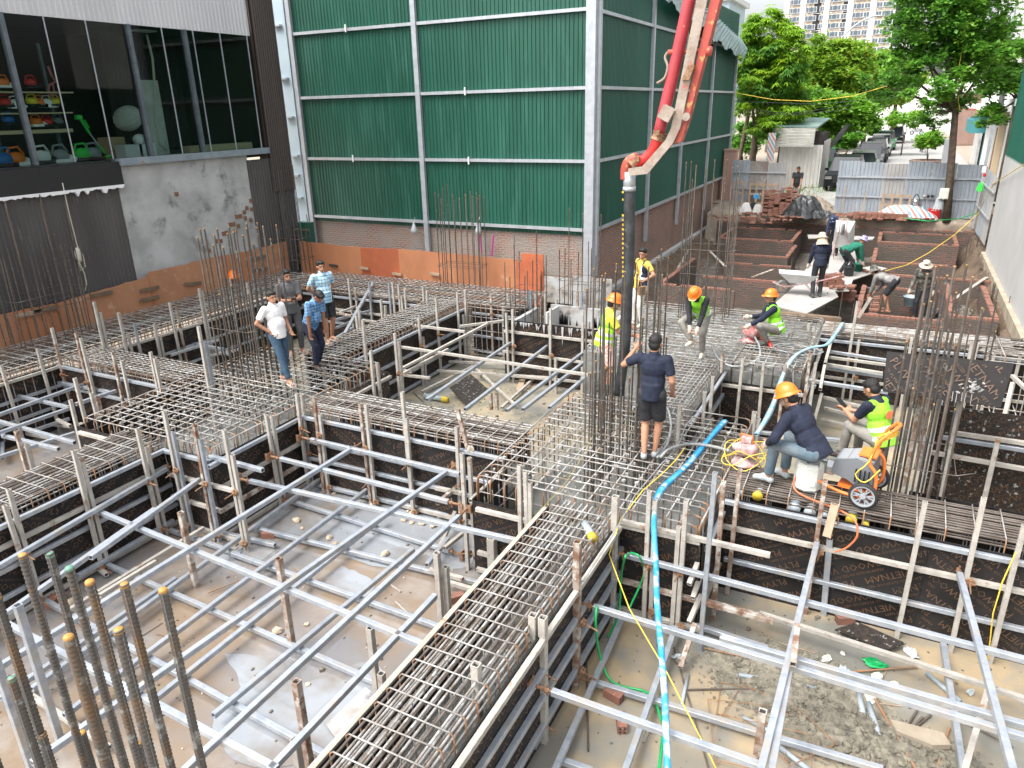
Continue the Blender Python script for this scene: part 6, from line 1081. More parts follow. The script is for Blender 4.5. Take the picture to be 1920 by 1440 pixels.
    for sh, el, w_ in ((shR, elR, wr), (shL, elL, wl)):
        if sleeve == 'none': continue
        e_ = el if sleeve == 'long' else sh.lerp(el, .72); cone(c, sh, e_, .066, .058 + (.004 if sleeve == 'short' else 0), 12, True, sleeve == 'long')
        if sleeve == 'long': cone(c, el, el.lerp(w_, .95), .056, .043, 12, True, False)
    remeshed(c, 'jacket' if sleeve == 'long' else 'shirt', top, t, .012, 2)
    if collar: c = MB(); c.lathe([(.07, -.02), (.068, .02), (.08, .0), (.09, -.02)], neck - Rt @ Vector((0, -.005, .02)), 14, Rt); c.build('collar', top, t, world=False, smooth=True)
    # ---- trousers
    c = MB(); c.ell(S_(0, 0, -.02), (.165, .118, .11), Rt); c.tube([S_(0, 0, .07), S_(0, 0, -.02)], .145, 18)
    for hp, kn, an in ((hipR, knR, ar), (hipL, knL, al)):
        if leg == 'long': cone(c, hp, kn, .098, .07); cone(c, kn, an + (kn - an).normalized() * .03, .069, .056, 12, True, False)
        else: cone(c, hp, hp.lerp(kn, .92), .102, .088, 14, True, False)
    remeshed(c, 'trousers' if leg == 'long' else 'shorts', bottom, t, .012, 2)
    # ---- footwear
    for an, heel, toe, fd in feet:
        c = MB()
        if shoe == 'sandal':
            sdv = Vector((fd.y, -fd.x, 0)); c.prism([heel - fd * .035 - sdv * .035 - Vector((0, 0, .03)), toe + fd * .03 - sdv * .045 + Vector((0, 0, -.018)), toe + fd * .03 + sdv * .045 + Vector((0, 0, -.018)), heel - fd * .035 + sdv * .035 - Vector((0, 0, .03))], (0, 0, -.014)); c.tube([toe - sdv * .045, toe - fd * .04 + Vector((0, 0, .05)), toe + sdv * .045], .011, 6); c.build('sandal', 'sandal', t, world=False)
        else:
            cone(c, heel, an + fd * .05 + Vector((0, 0, -.03)), .042, .044); cone(c, an + fd * .05 + Vector((0, 0, -.04)), toe, .044, .032)
            if shoeh:
                kn_ = knR if an == ar else knL; cone(c, an, an.lerp(kn_, shoeh), .05, .062, 12, True, False)
            remeshed(c, 'shoe' if not shoeh else 'boot', shoe, t, .011, 1)
    if gloves:
        for el, w_ in ((elR, wr), (elL, wl)):
            d = (w_ - el).normalized(); c = MB(); cone(c, w_ - d * .03, w_ + d * .03, .037, .038); c.ell(w_ + d * .07, (.047, .042, .055)); cone(c, w_ + d * .08, w_ + d * .14, .036, .02); cone(c, w_ + d * .03, w_ + d * .08 + Rt @ Vector((0, .04, 0)), .018, .013); remeshed(c, 'glove', 'glove', t, .01, 1)
    if vest:
        c = MB(); g = .034; c.ell(S_(0, .003, .33), (.15 + g, .105 + g, .16), Rt); c.ell(S_(0, .012, .15), (.15 + g, .108 + g, .16), Rt); c.ell(S_(0, .0, .0), (.16 + g, .112 + g, .1), Rt); c.tube([S_(0, .005, .1), S_(0, .005, -.1)], .165, 20); cone(c, S_(-.12, 0, .43), S_(.12, 0, .43), .075, .075)
        o = remeshed(c, 'safety_vest', [vest, 'reflect'], t, .014, 2); inv = Rt.transposed()
        for p in o.data.polygons:
            q = inv @ (p.center - pel); 
            if .10 < q.z < .155 or (vest != 'cloth_navy' and .0 < q.z < .045): p.material_index = 1
            elif vest != 'vest_green' and .155 <= q.z < .4 and abs(abs(q.x) - .1) < .02: p.material_index = 1
        if vestopen:
            bm = bmesh.new(); bm.from_mesh(o.data); bmesh.ops.delete(bm, geom=[f for f in bm.faces if (lambda q: q.y > .05 and abs(q.x) < .1)(inv @ (f.calc_center_median() - pel))], context='FACES'); bm.to_mesh(o.data); bm.free()
    if helmet:
        c = MB(); Rq = Rh @ Matrix.Rotation(math.radians(4), 3, 'X'); pr = [(.0, .125), (.04, .122), (.075, .105), (.1, .07), (.112, .03), (.116, .0), (.14, -.008), (.14, -.016), (.112, -.012)]
        c.lathe(pr, H(0, -.012, .05), 24, Rq @ Matrix.Diagonal((.93, 1.1, 1))); c.tube([H(0, -.012, .05) + Rq @ Vector((0, .12 * math.cos(a), .128 * math.sin(a))) for a in [i * math.pi / 8 for i in range(1, 8)]], .009, 6); c.add([H(0, -.012, .05) + Rq @ Vector(v) for v in ((-.08, .13, -.008), (.08, .13, -.008), (.05, .175, -.018), (-.05, .175, -.018))], [(0, 1, 2, 3)]); c.build('helmet', helmet, t, smooth=True, world=False)
        c = MB(); c.tube([H(.078, .02, .02), H(.07, .03, -.05), H(0, .06, -.112), H(-.07, .03, -.05), H(-.078, .02, .02)], .005, 5); c.tube([H(.08, -.06, .025), H(0, -.118, .01), H(-.08, -.06, .025)], .012, 6); c.build('helmet_strap', 'hosegrey' if helmet != 'red' else 'blue', t, world=False)
    if hat:
        c = MB(); c.lathe([(.0, .115), (.05, .112), (.085, .09), (.094, .04), (.1, .0), (.17, -.035), (.172, -.04), (.098, -.012)], H(0, -.01, .055), 20, Rh)
        if hat == 'cloth_tan' : c.lathe([(.1, .02), (.12, -.06), (.15, -.16), (.17, -.2)], H(0, -.03, .03), 18, Rh)
        c.build('hat', hat, t, smooth=True, world=False)
    t['wr'] = 0; del t['wr']
    Wm = Matrix.Translation(t.location) @ t.rotation_euler.to_matrix().to_4x4() @ Matrix.Diagonal((h, h, h, 1))
    return t, Wm, dict(wr=wr, wl=wl, S=S_, Rt=Rt, H=H, Rh=Rh, elR=elR, elL=elL, pel=pel, knR=knR, knL=knL)
FT = -.0
def ft(px, py, z=.02): v = at(px, py, z); return v
person('man in white polo and jeans standing with hand on hip', ft(533, 716), -100, lean=-4, wr=(.17, .02, 1.0), polr=(1, -.8, 0), wl=(-.2, .12, .95), ar=(.06, .24, .09), al=(-.06, -.10, .09), hd=(2, -8), top='cloth_white', bottom='denim', shoe='sandal', belly=.03, h=1.0)
p2_, W2, d2 = person('man in dark grey shirt and trousers holding a phone with both hands', ft(556, 663), -125, lean=0, wr=(.06, .30, 1.16), wl=(-.05, .31, 1.17), polr=(.6, -.5, -1), poll=(-.6, -.5, -1), ar=(.1, .02, .09), al=(-.12, -.02, .09), hd=(2, 10), top='cloth_grey', bottom='cloth_greyt', shoe='sandal', h=1.02)
person('man in light blue checked shirt and dark shorts with hands behind back', ft(618, 640), -112, lean=-2, wr=(.10, -.14, .98), wl=(-.10, -.14, .97), polr=(1, -.2, 0), poll=(-1, -.2, 0), ar=(.1, .12, .09), al=(-.1, -.06, .09), hd=(0, -12), top='plaid_light', bottom='cloth_black', leg='short', shoe='sandal', h=1.02)
person('man in blue checked shirt and dark trousers leaning forward looking down', ft(596, 690), -95, pel=(0, -.05, .92), lean=24, wr=(.2, .12, .72), wl=(-.15, .16, .76), ar=(.1, .08, .09), al=(-.1, -.08, .09), hd=(35, 0), top='plaid_blue', bottom='cloth_navy', shoe='shoe_dark', skin='skin_dark', belly=.05, h=.98)
_, WN, dn = person('man in navy shirt and black shorts seen from behind gripping the bars', ft(1217, 858), 4, lean=2, wl=(-.30, .22, 1.42), poll=(-1, -.3, -1), wr=(.24, .12, .92), ar=(.06, .06, .09), al=(-.05, -.10, .12), hd=(4, -6), top='cloth_navy', bottom='cloth_black', leg='short', shoe='sock', skin='skin', h=1.04)
person('worker in yellow shirt and lime vest with orange helmet behind column bars', ft(1131, 738, -.05), -58, lean=10, wr=(.12, .42, 1.05), wl=(-.1, .42, 1.12), ar=(.1, .05, .09), al=(-.1, -.05, .09), hd=(15, 0), top='cloth_yellow', bottom='cloth_flower', leg='short', shoe='boot', shoeh=.3, vest='lime', helmet='orange', h=1.02)
_, W7, d7 = person('man in mustard polo and open vest with white trousers resting a hand', ft(1199, 612), 140, lean=-3, wl=(-.42, .18, 1.12), wr=(.26, -.1, 1.0), polr=(1, -.8, 0), ar=(.12, .05, .09), al=(-.1, 0, .09), hd=(5, 35), top='cloth_mustard', bottom='cloth_cream', shoe='glove', vest='cloth_navy', vestopen=True, h=1.02)
person('worker in green vest and orange helmet bending to his raised foot', ft(1312, 668), 172, pel=(.06, -.12, .86), lean=42, wr=(.10, .34, .52), wl=(-.02, .36, .5), ar=(.10, .22, .36), al=(-.05, .02, .09), kr=(.9, 1, .1), hd=(25, 0), top='cloth_black', sleeve='long', bottom='cloth_khaki', shoe='glove', gloves=True, vest='vest_green', helmet='orange', h=.98)
_, W9, d9 = person('crouching worker in navy jacket and green vest holding the red vibrator', ft(1437, 645), 108, pel=(0, -.16, .34), lean=16, wr=(.12, .33, .52), wl=(-.12, .36, .42), ar=(.14, .1, .09), al=(-.13, .02, .09), kr=(.5, 1, .6), kl=(-.5, 1, .5), hd=(-4, 10), top='cloth_navy', sleeve='long', bottom='cloth_khaki', shoe='boot', gloves=True, vest='vest_green', helmet='orange', h=1.02)
_, W10, d10 = person('worker in dark navy jacket, jeans and orange helmet sitting with back turned', ft(1456, 900), 66, pel=(0, -.42, .54), lean=38, wr=(.18, .02, .52), wl=(-.16, .06, .50), polr=(1, -.5, 0), poll=(-1, -.5, 0), ar=(.12, -.02, .09), al=(-.12, .04, .09), kr=(.2, 1, .8), kl=(-.2, 1, .8), hd=(12, 6), top='cloth_navy', sleeve='long', bottom='denim_dusty', shoe='sock', gloves=True, helmet='orange', h=1.12)
_, W11, d11 = person('young man in green vest with back print looking at his phone', at(1600, 862, .0), 56, pel=(0, -.36, .46), lean=22, wr=(.05, .15, .64), wl=(-.07, .18, .66), polr=(.5, -.6, -1), poll=(-.5, -.6, -1), ar=(.12, .05, .09), al=(-.12, .1, .09), kr=(.1, 1, .9), kl=(-.1, 1, .9), hd=(18, 0), top='cloth_navy', bottom='cloth_khaki', shoe='shoe_dark', vest='vest_green', h=1.04)
FZ = -.5
person('worker in navy and white jacket with cream sun hood pushing the barrow', at(1530, 557, FZ), 20, lean=8, wr=(.25, .22, .72), wl=(-.25, .24, .74), ar=(.1, .05, .09), al=(-.12, -.08, .09), hd=(12, 0), top='cloth_navy', sleeve='long', bottom='cloth_black', shoe='boot', shoeh=.5, gloves=True, hat='cloth_tan', hair=False, h=1.02)
person('worker in dark flowered hood bending behind the upturned barrow', at(1562, 480, -.6), 165, pel=(0, 0, .9), lean=45, wr=(.2, .4, .6), wl=(-.2, .4, .6), hd=(20, 0), top='hat_dark', sleeve='long', bottom='cloth_black', gloves=True, hat='hat_dark', hair=False, h=1.0)
person('worker in green jacket and purple patterned hat stooping over a bucket', at(1583, 518, -.6), -60, pel=(0, -.1, .82), lean=68, wr=(.1, .48, .45), wl=(-.1, .5, .42), ar=(.1, 0, .09), al=(-.1, -.12, .09), hd=(-10, 0), top='cloth_green', sleeve='long', bottom='cloth_black', gloves=True, hat='cloth_purple', hair=False, h=1.0)
person('stooping worker in grey shirt and black shorts laying bricks', at(1664, 585, -1.2), 72, pel=(0, -.05, .88), lean=78, wr=(.15, .45, .5), wl=(-.1, .5, .45), ar=(.12, .05, .09), al=(-.12, -.05, .09), hd=(-20, 0), top='cloth_dust', sleeve='long', bottom='cloth_black', leg='short', shoe='skin_dark', hat='camo', h=1.05)
person('worker in camouflage jacket and white cap holding a blue bucket', at(1722, 598, -1.45), 165, lean=24, wr=(.3, .18, .78), wl=(-.25, .1, .85), ar=(.1, .05, .09), al=(-.14, 0, .09), hd=(10, 15), top='camo', sleeve='long', bottom='cloth_black', shoe='boot', gloves=True, hat='glove', skin='skin_dark', h=1.06)
person('man in black shirt walking behind the brick stack carrying a white box', at(1490, 386, -.0), 178, lean=4, wr=(.16, .25, .85), wl=(-.16, .25, .85), hd=(5, 0), top='cloth_black', bottom='cloth_khaki', h=1.05)
# phone etc.
def held(name, lab, cat, mbv, mats, W=None, smooth=False):
    if W is not None: mbv.v = [tuple(W @ Vector(v)) for v in mbv.v]
    return tag(mbv.build(name, mats, smooth=smooth), lab, cat)
c = MB(); c.box((.0, .42, 1.19), (.08, .02, .15), Matrix.Rotation(-.9, 3, 'X')); held('phone', 'small dark phone held by the man in grey shirt', 'phone', c, 'blackpaint', W2)
c = MB(); c.box((-.0, .29, .71), (.075, .15, .012), Matrix.Rotation(.6, 3, 'X')); held('phone', 'dark phone held by the young man in green vest', 'phone', c, 'blackpaint', W11)
c = MB(); c.tube([(.12, -.02, 1.46), (.0, .13, 1.3), (-.14, .1, 1.02), (-.17, .1, .92)], .012, 6); c.box((-.19, .1, .84), (.07, .14, .18)); held('shoulder_bag', 'small brown shoulder bag on the mustard polo man', 'bag', c, 'wood_brown', W7)
# vest print (fan of red bars over short lettering)
S_, Rt = d11['S'], d11['Rt']; tl = bpy.data.objects['person.010'] if 'person.010' in bpy.data.objects else None
yb = -.139; c = MB()
for k in range(9):
    a = -1.1 + k * .275; h_ = .10 * math.cos(a * .7); x = k * .016 - .064; c.prism([S_(x - .006, yb - .006, .24), S_(x + .005, yb - .006, .24), S_(x + .005, yb - .004, .24 + h_ * .9 + .01), S_(x - .006, yb - .004, .24 + h_ * .9)], Rt @ Vector((0, -.006, 0)))
c.v = [tuple(v) for v in c.v]; pr_ = c.build('back_print', 'cordorange', tl, world=False)
def lettering(s, size, org, ux, uz, m, par):
    V, F_ = text_mesh(s, size); me = bpy.data.meshes.new('lettering'); me.from_pydata([tuple(org + ux * v[0] + uz * v[1]) for v in V], [], F_); me.materials.append(MATS[m]); o = bpy.data.objects.new('lettering', me); COL.objects.link(o); o.parent = par; return o
lettering('V', .05, S_(-.05, yb - .012, .185), Rt @ Vector((1, 0, 0)), Rt @ Vector((0, 0, 1)), 'cordorange', tl); lettering('CONS', .04, S_(.03, yb - .012, .185), Rt @ Vector((1, 0, 0)), Rt @ Vector((0, 0, 1)), 'teal', tl)
# ================================================================== EQUIPMENT
def bez(P, n=8):
    P = [Vector(p) for p in P]; out = []
    for i in range(len(P) - 1):
        p0 = P[max(i - 1, 0)]; p1, p2 = P[i], P[i + 1]; p3 = P[min(i + 2, len(P) - 1)]
        for k in range(n):
            t = k / n; out.append(.5 * ((2 * p1) + (-p0 + p2) * t + (2 * p0 - 5 * p1 + 4 * p2 - p3) * t * t + (-p0 + 3 * p1 - 3 * p2 + p3) * t ** 3))
    out.append(P[-1]); return out
# ---- concrete pump boom tip, in the plane y = 9.8
YB = 9.8; A_ = lambda px, py, dy=0: aty(px, py, YB + dy)
bt = thing('pump_boom', 'red concrete pump boom arm with pipe and elbow hanging from above', 'pump boom', A_(1180, 330))
c = MB(); c.tube([A_(1336, -190), A_(1297, -20), A_(1262, 140), A_(1240, 232), A_(1234, 258)], .078, 16); c.build('delivery_pipe', 'pumpred', bt, smooth=True)
c = MB(); c.tube(bez([A_(1234, 262), A_(1222, 288), A_(1203, 303), A_(1190, 303)]), .08, 16); c.build('elbow_pipe', 'red', bt, smooth=True)
c = MB(); c.tube(bez([A_(1196, 296), A_(1180, 303), A_(1174, 318), A_(1174, 336)]), .075, 14); c.build('elbow_pipe', 'boomred', bt, smooth=True)
for a, b, r in ((A_(1238, 248), A_(1233, 262), .098), (A_(1193, 300) + Vector((.05, 0, .02)), A_(1190, 306) - Vector((.02, 0, .02)), .10)): 
    c = MB(); c.tube([a, a.lerp(b, .35), a.lerp(b, .65), b], r, 16, rs=[r, r * .86, r * .86, r]); c.box(a + Vector((0, -r, 0)), (.05, .05, .06)); c.build('pipe_clamp', 'jack', bt, smooth=False)
c = MB(); c.tube([A_(1180, 322), A_(1180, 355)], .078, 16, rs=[.085, .08]); c.tube([A_(1180, 350), A_(1180, 358)], .088, 16); c.build('hose_coupling', 'steelpost', bt, smooth=True)
def plate(pts, th, m, nm, dy=0): c = MB(); c.prism([A_(px, py, dy) for px, py in pts], (0, th, 0)); return c.build(nm, m, bt)
plate([(1362, -190), (1330, -20), (1275, 240), (1262, 268), (1214, 326), (1178, 330), (1178, 316), (1204, 312), (1248, 262), (1258, 240), (1310, -20), (1338, -190)], .03, 'boomgrey', 'boom_plate', -.14)
plate([(1392, -190), (1355, -20), (1290, 225), (1276, 266), (1264, 270), (1278, 236), (1336, -20), (1366, -190)], .16, 'boomred', 'boom_side', -.1)
c = MB(); c.tube([A_(1252, 98, -.05), A_(1330, 96, .12)], .03, 10); c.tube([A_(1326, 96, -.16), A_(1334, 96, -.16)], .055, 12); c.build('cross_pin', 'boomred', bt, smooth=True)
c = MB(); c.tube(bez([A_(1252, 98, -.05), A_(1247, 108, -.05), A_(1252, 126, -.05), A_(1246, 146, -.05), A_(1232, 156, -.05)]), .016, 8); c.build('hook_rod', 'boomgrey', bt, smooth=True)
c = MB(); c.tube([A_(1240, 210, -.08), A_(1268, 224, -.08)], .035, 10); c.box(A_(1252, 213, -.1), (.16, .2, .16), Matrix.Rotation(.5, 3, 'Y')); c.tube([A_(1286, 219, -.16), A_(1288, 219, .1)], .05, 12); c.build('pipe_bracket', 'boomgrey', bt)
plate([(1302, 122), (1292, 150), (1278, 150), (1290, 122)], .04, 'jack', 'weld_plate', -.18)
dh = thing('delivery_hose', 'thick black rubber concrete hose hanging down into the column bars', 'hose', A_(1178, 660)); c = MB(); c.tube(bez([A_(1180, 352), A_(1180, 450), A_(1176, 560), A_(1172, 650), aty(1160, 740, 9.8)]), .076, 16); c.build('rubber_body', 'rubber', dh, smooth=True)
for k, (a, b) in enumerate(((352, 380), (398, 520))):
    c = MB()
    for j in range(2 if k == 0 else 14): py = a + (b - a) * (j + .5) / (2 if k == 0 else 14); p = A_(1173, py); c.box(p + Vector((-.01, -.086, 0)), (.018 if j % 3 else .028, .004, .028))
    c.build('yellow_marking', 'tape_dull', dh)
# ---- blue lay-flat hose
def flat(pts, w_, th, m, name, lab, up_=(0, 0, 1)):
    P = bez(pts); c = MB(); vs = []
    for i, p in enumerate(P):
        d = (P[min(i + 1, len(P) - 1)] - P[max(i - 1, 0)]).normalized(); u = Vector((d.y, -d.x, 0)) if abs(d.z) < .8 else Vector((1, 0, 0)); u.normalize(); wv = w_ * (1 + .08 * math.sin(i * .6)); n_ = u.cross(d).normalized()
        vs += [p + u * wv / 2, p + n_ * th, p - u * wv / 2, p - n_ * th]
    c.add(vs, [(i * 4 + k, i * 4 + (k + 1) % 4, i * 4 + 4 + (k + 1) % 4, i * 4 + 4 + k) for i in range(len(P) - 1) for k in range(4)]); return tag(c.build(name, m, smooth=True), lab, 'hose')
flat([at(1360, 788, .05), at(1330, 822, .05), at(1290, 870, .05), at(1245, 912, .05), at(1230, 938, .02)], .10, .012, 'hose_blue', 'water_hose', 'flat blue hose crossing the centre pad mat')
c = MB(); c.tube(bez([at(1230, 936, .02), aty(1226, 985, 7.0), aty(1230, 1060, 6.6), aty(1232, 1130, 6.1), aty(1240, 1220, 5.5), aty(1247, 1320, 5.0), aty(1252, 1450, 4.5)]), .031, 12, rs=None); tag(c.build('water_hose', 'hose_blue', smooth=True), 'round blue hose hanging from centre pad down across the right pit', 'hose')
flat([at(1580, 606, .08), at(1567, 626, .08), at(1550, 646, .1), at(1520, 652, .1), at(1490, 668, .1), at(1470, 700, .0), aty(1455, 745, 12.0), aty(1440, 780, 11.2), aty(1418, 815, 10.6)], .09, .025, 'hose_dusty', 'water_hose', 'dusty blue hose running from far beam towards the navy jacket worker')
# green hose
cord(bez([at(1178, 1040, -.44), aty(1172, 1045, 7.0), at(1165, 1080, -.8), at(1160, 1150, -1.3), at(1140, 1195, -1.35)], 6), .014, 'hose_green', 'garden_hose', 'green hose loop hanging beside the upright at pad corner', 'hose')
cord(bez([at(1119, 1136, -.42), at(1117, 1170, -.6), at(1125, 1230, -1.2), at(1150, 1280, -1.42), at(1215, 1300, -1.42), at(1240, 1350, -1.3), at(1243, 1375, -1.0), at(1235, 1450, -.9)], 6), .016, 'hose_green', 'garden_hose', 'green hose sagging from cross tube into the right pit floor', 'hose')
cord(bez([at(1182, 1036, -.40), aty(1200, 1045, 7.2), at(1206, 1080, -.8), at(1180, 1140, -1.0)], 6), .013, 'hose_green', 'garden_hose', 'short green hose loop behind the leaning posts', 'hose')
# yellow cords
cord([at(1285, 838, .03), at(1268, 862, .03), at(1240, 890, .03), at(1205, 920, .03), at(1163, 975, 0), at(1142, 1040, -.3), at(1180, 1141, -.4), at(1250, 1260, -.6), at(1345, 1445, -.9)], .007, 'cordyellow', 'extension_cord', 'yellow cord from the centre pad across the right pit, knotted midway')
cord([at(1300, 780, .03), at(1285, 800, .03), at(1270, 840, .03), at(1240, 870, .03), at(1190, 930, .02), at(1160, 985, 0), at(1100, 1080, -.1), at(1080, 1100, -.15)], .008, 'hosegrey', 'grey_cable', 'grey cable draped over the centre pad edge', 'cable')
cord(bez([at(1120, 800, .04), at(1095, 850, .04), at(1060, 905, .04), at(1010, 960, .04), at(940, 1040, .04), at(860, 1130, .04), at(760, 1245, .04), at(640, 1380, .04), at(590, 1440, .04)]), .0018, 'cordyellow', 'string_line', 'thin yellow string along left edge of central beam', 'string')
cord([aty(1905, 1035, 8.3), aty(1880, 1090, 8.2), aty(1862, 1150, 8.2), at(1852, 1240, PIT + .05)], .007, 'cordyellow', 'extension_cord', 'yellow wire dangling over the form wall at right edge')
# ---- vibrators
def vib(label, p, m, s_=1., yaw=0):
    t = thing('concrete_vibrator', label, 'concrete vibrator', p, rz=yaw); P = lambda x, y, z: Vector(p) + Matrix.Rotation(yaw, 3, 'Z') @ Vector((x * s_, y * s_, z * s_))
    R_ = Matrix.Rotation(yaw, 3, 'Z') @ Matrix.Rotation(math.pi / 2, 3, 'Y')
    c = MB(); c.lathe([(0, -.16), (.07, -.155), (.10, -.12), (.105, .06), (.09, .09), (.05, .15), (.03, .19), (0, .19)], P(0, 0, .19), 18, R_)
    for k in range(7): c.lathe([(.107, -.09 + k * .02), (.112, -.087 + k * .02), (.107, -.084 + k * .02)], P(0, 0, .19), 18, R_)
    c.build('motor_housing', m, t, smooth=True); c = MB(); c.lathe([(0, .0), (.17, .0), (.18, .012), (.16, .03), (.07, .045), (.05, .09)], P(0, 0, 0), 18); c.build('base_plate', m, t, smooth=True)
    c = MB(); c.box(P(0, 0, .32), (.12 * s_, .09 * s_, .06 * s_)); c.build('switch_box', m, t); c = MB(); c.tube([P(-.08, 0, .27), P(-.07, 0, .38), P(.07, 0, .38), P(.08, 0, .27)], .01, 6); c.build('handle', 'machineorange' if 'pale' in label else 'red', t); return P
Pm = vib('pale dusty vibrator motor wound with yellow cord', at(1396, 868, .02), 'motor_dusty', 1.1, 2.9)
cp_ = [at(1375, 850, .1)]
for k in range(26): a = k * .75; cp_.append(at(1398, 862, .1) + Vector((.27 * math.cos(a) * (1 + .2 * math.sin(k * 2.1)), .24 * math.sin(a), .14 * math.sin(k * 1.3) + .08)))
cp_.append(at(1440, 890, .04)); cord(bez(cp_, 4), .006, 'cordyellow', 'extension_cord', 'yellow cord tangled around the pale vibrator motor')
cord(bez([at(1366, 845, .22), at(1330, 836, .1), at(1290, 833, .06), at(1255, 842, .1), at(1238, 858, .05)]), .022, 'hosegrey', 'vibrator_hose', 'grey brown vibrator hose arching from pale motor to worker feet', 'hose')
cord(bez([at(1232, 858, .03), at(1250, 835, .05), at(1258, 800, .15), at(1253, 770, .3), at(1244, 760, .35)]), .02, 'hosegrey', 'vibrator_hose', 'pale hose curving behind the man in black shorts', 'hose')
vib('red vibrator motor held by the crouching worker', at(1406, 640, .02), 'motor_red', .95, 2.6)
cord(bez([at(1415, 632, .2), at(1424, 650, .08), at(1423, 670, .05), at(1400, 684, .03), at(1370, 686, .03), at(1345, 670, .04), at(1335, 645, .2)]), .02, 'hosegrey', 'vibrator_hose', 'grey hose looping from the red vibrator to the bending worker', 'hose')
c = MB(); c.tube([at(1438, 634, .12), at(1447, 652, .04)], .035, 10); c.tube([at(1428, 632, .12), at(1431, 640, .05)], .03, 8); tag(c.build('power_plug', 'red', smooth=True), 'red cable socket lying by the crouching worker', 'plug')
cpp = [at(1455, 650, .06)]
for k in range(34): a = k * .6; cpp.append(at(1492, 655, .09) + Vector((.42 * math.cos(a) * (1 + .15 * math.sin(k)), .3 * math.sin(a), 0)) + Vector((k * .004 - .06, 0, .02 * math.sin(k * 1.9))))
cord(bez(cpp, 3), .007, 'hosegrey', 'grey_cable', 'coils of grey cable spread on the small concrete block mat', 'cable')
cord([at(1490, 680, .0), aty(1487, 700, 13.3), aty(1487, 720, 13.2), aty(1483, 745, 13.1), aty(1479, 760, 13.1)], .007, 'hosegrey', 'grey_cable', 'grey cable hanging down the far pad wall', 'cable')
# ---- pressure washer
pw0 = at(1610, 925, .03); yw = math.radians(170); RZ = Matrix.Rotation(yw, 3, 'Z'); pw = thing('pressure_washer', 'grey and orange pressure washer on big wheels standing on the beam cage', 'pressure washer', pw0)
P = lambda x, y, z: pw0 + RZ @ Vector((x * 1.22 + .02, y * 1.12, z * .98))
c = MB()
for y in (-.2, .2): c.tube(bez([P(.42, y, .02), P(.38, y, .17), P(.30, y, .13), P(.1, y, .07), P(-.12, y, .08), P(-.18, y, .2), P(-.17, y, .42), P(-.10, y, .55), P(-.12, y, .72), P(-.16, y * .9, .86), P(-.24, y * .7, .98)]), .02, 8)
c.tube([P(.42, -.2, .02), P(.42, .2, .02)], .02, 8); c.tube(bez([P(-.24, .14, .98), P(-.28, .0, 1.02), P(-.24, -.14, .98)]), .022, 8); c.build('tube_frame', 'machineorange', pw, smooth=True)
c = MB(); c.prism([P(.25, -.16, .28), P(.22, -.16, .48), P(.05, -.16, .54), P(-.13, -.16, .50), P(-.15, -.16, .2), P(-.02, -.16, .16), P(.08, -.16, .24)], P(0, .16, 0) - P(0, -.16, 0)); c.build('engine_cover', 'machinegrey', pw)
c = MB(); c.prism([P(.2, -.15, .49), P(-.02, -.15, .56), P(-.13, -.15, .53), P(-.13, -.15, .505), P(.05, -.15, .545), P(.2, -.15, .478)], P(0, .15, 0) - P(0, -.15, 0)); c.build('top_cover', 'machinelight', pw); c = MB(); c.box(P(-.06, 0, .585), (.2, .26, .02), RZ); c.build('orange_trim', 'machineorange', pw)
for k in range(4): c = MB(); c.box(P(-.11 + k * .04, .188, .34), (.018, .012, .17), RZ); c.build('vent_slot', 'blackpaint', pw)
c = MB(); c.lathe([(0, 0), (.05, 0), (.05, .1), (0, .1)], P(.31, .08, .34), 14, RZ @ Matrix.Rotation(math.pi / 2, 3, 'Y')); c.box(P(.28, 0, .26), (.12, .2, .1), RZ); c.build('pump_head', 'chrome', pw); c = MB(); c.box(P(.03, 0, .12), (.34, .3, .04), RZ); c.build('base_plate', 'machineorange', pw)
for y in (-.27, .27):
    wR = RZ @ Matrix.Rotation(math.pi / 2, 3, 'X'); q = P(-.1, y, .14); wh = MB(); wh.lathe([(.135, -.03), (.16, -.033), (.17, 0), (.16, .033), (.135, .03), (.135, -.03)], q, 28, wR); w0 = wh.build('wheel', 'tyre', pw, smooth=True)
    wh = MB(); wh.lathe([(.115, -.025), (.137, -.028), (.137, .028), (.115, .025), (.115, -.025)], q, 24, wR); wh.lathe([(0, -.032), (.035, -.03), (.035, .03), (0, .032)], q, 14, wR)
    for k in range(6):
        for o_ in (-.14, .14): a = k * math.pi / 3; wh.box(q + wR @ Vector((.077 * math.cos(a + o_), .077 * math.sin(a + o_), 0)), (.09, .014, .03), wR @ Matrix.Rotation(a + o_ * 1.6, 3, 'Z'))
    ww = wh.build('rim', 'rimgrey', w0)
cq = []
for k in range(60): a = k * .62; cq.append(P(-.19, 0, .84) + RZ @ Vector((.02 * math.sin(k), .15 * math.cos(a), 0)) + Vector((.15 * math.sin(a) * .6, 0, .09 * math.sin(a * 1.01 + .6) + .03 * math.sin(k * .37))))
cq += [P(-.1, .26, .6), P(.0, .27, .4), P(-.1, .28, .33), P(-.2, .2, .5)]; cord(bez(cq, 3), .007, 'cordyellow', 'extension_cord', 'yellow cord coiled on the pressure washer handle')
cord(bez([P(.34, .05, .35), P(.46, .15, .36), P(.54, .25, .2), P(.50, .35, .0), aty(1590, 965, 8.25), aty(1608, 1000, 8.15), aty(1590, 1025, 8.2), aty(1566, 1035, 8.25)]), .012, 'cordorange', 'pressure_hose', 'orange red hose hanging from pressure washer over form wall', 'hose')
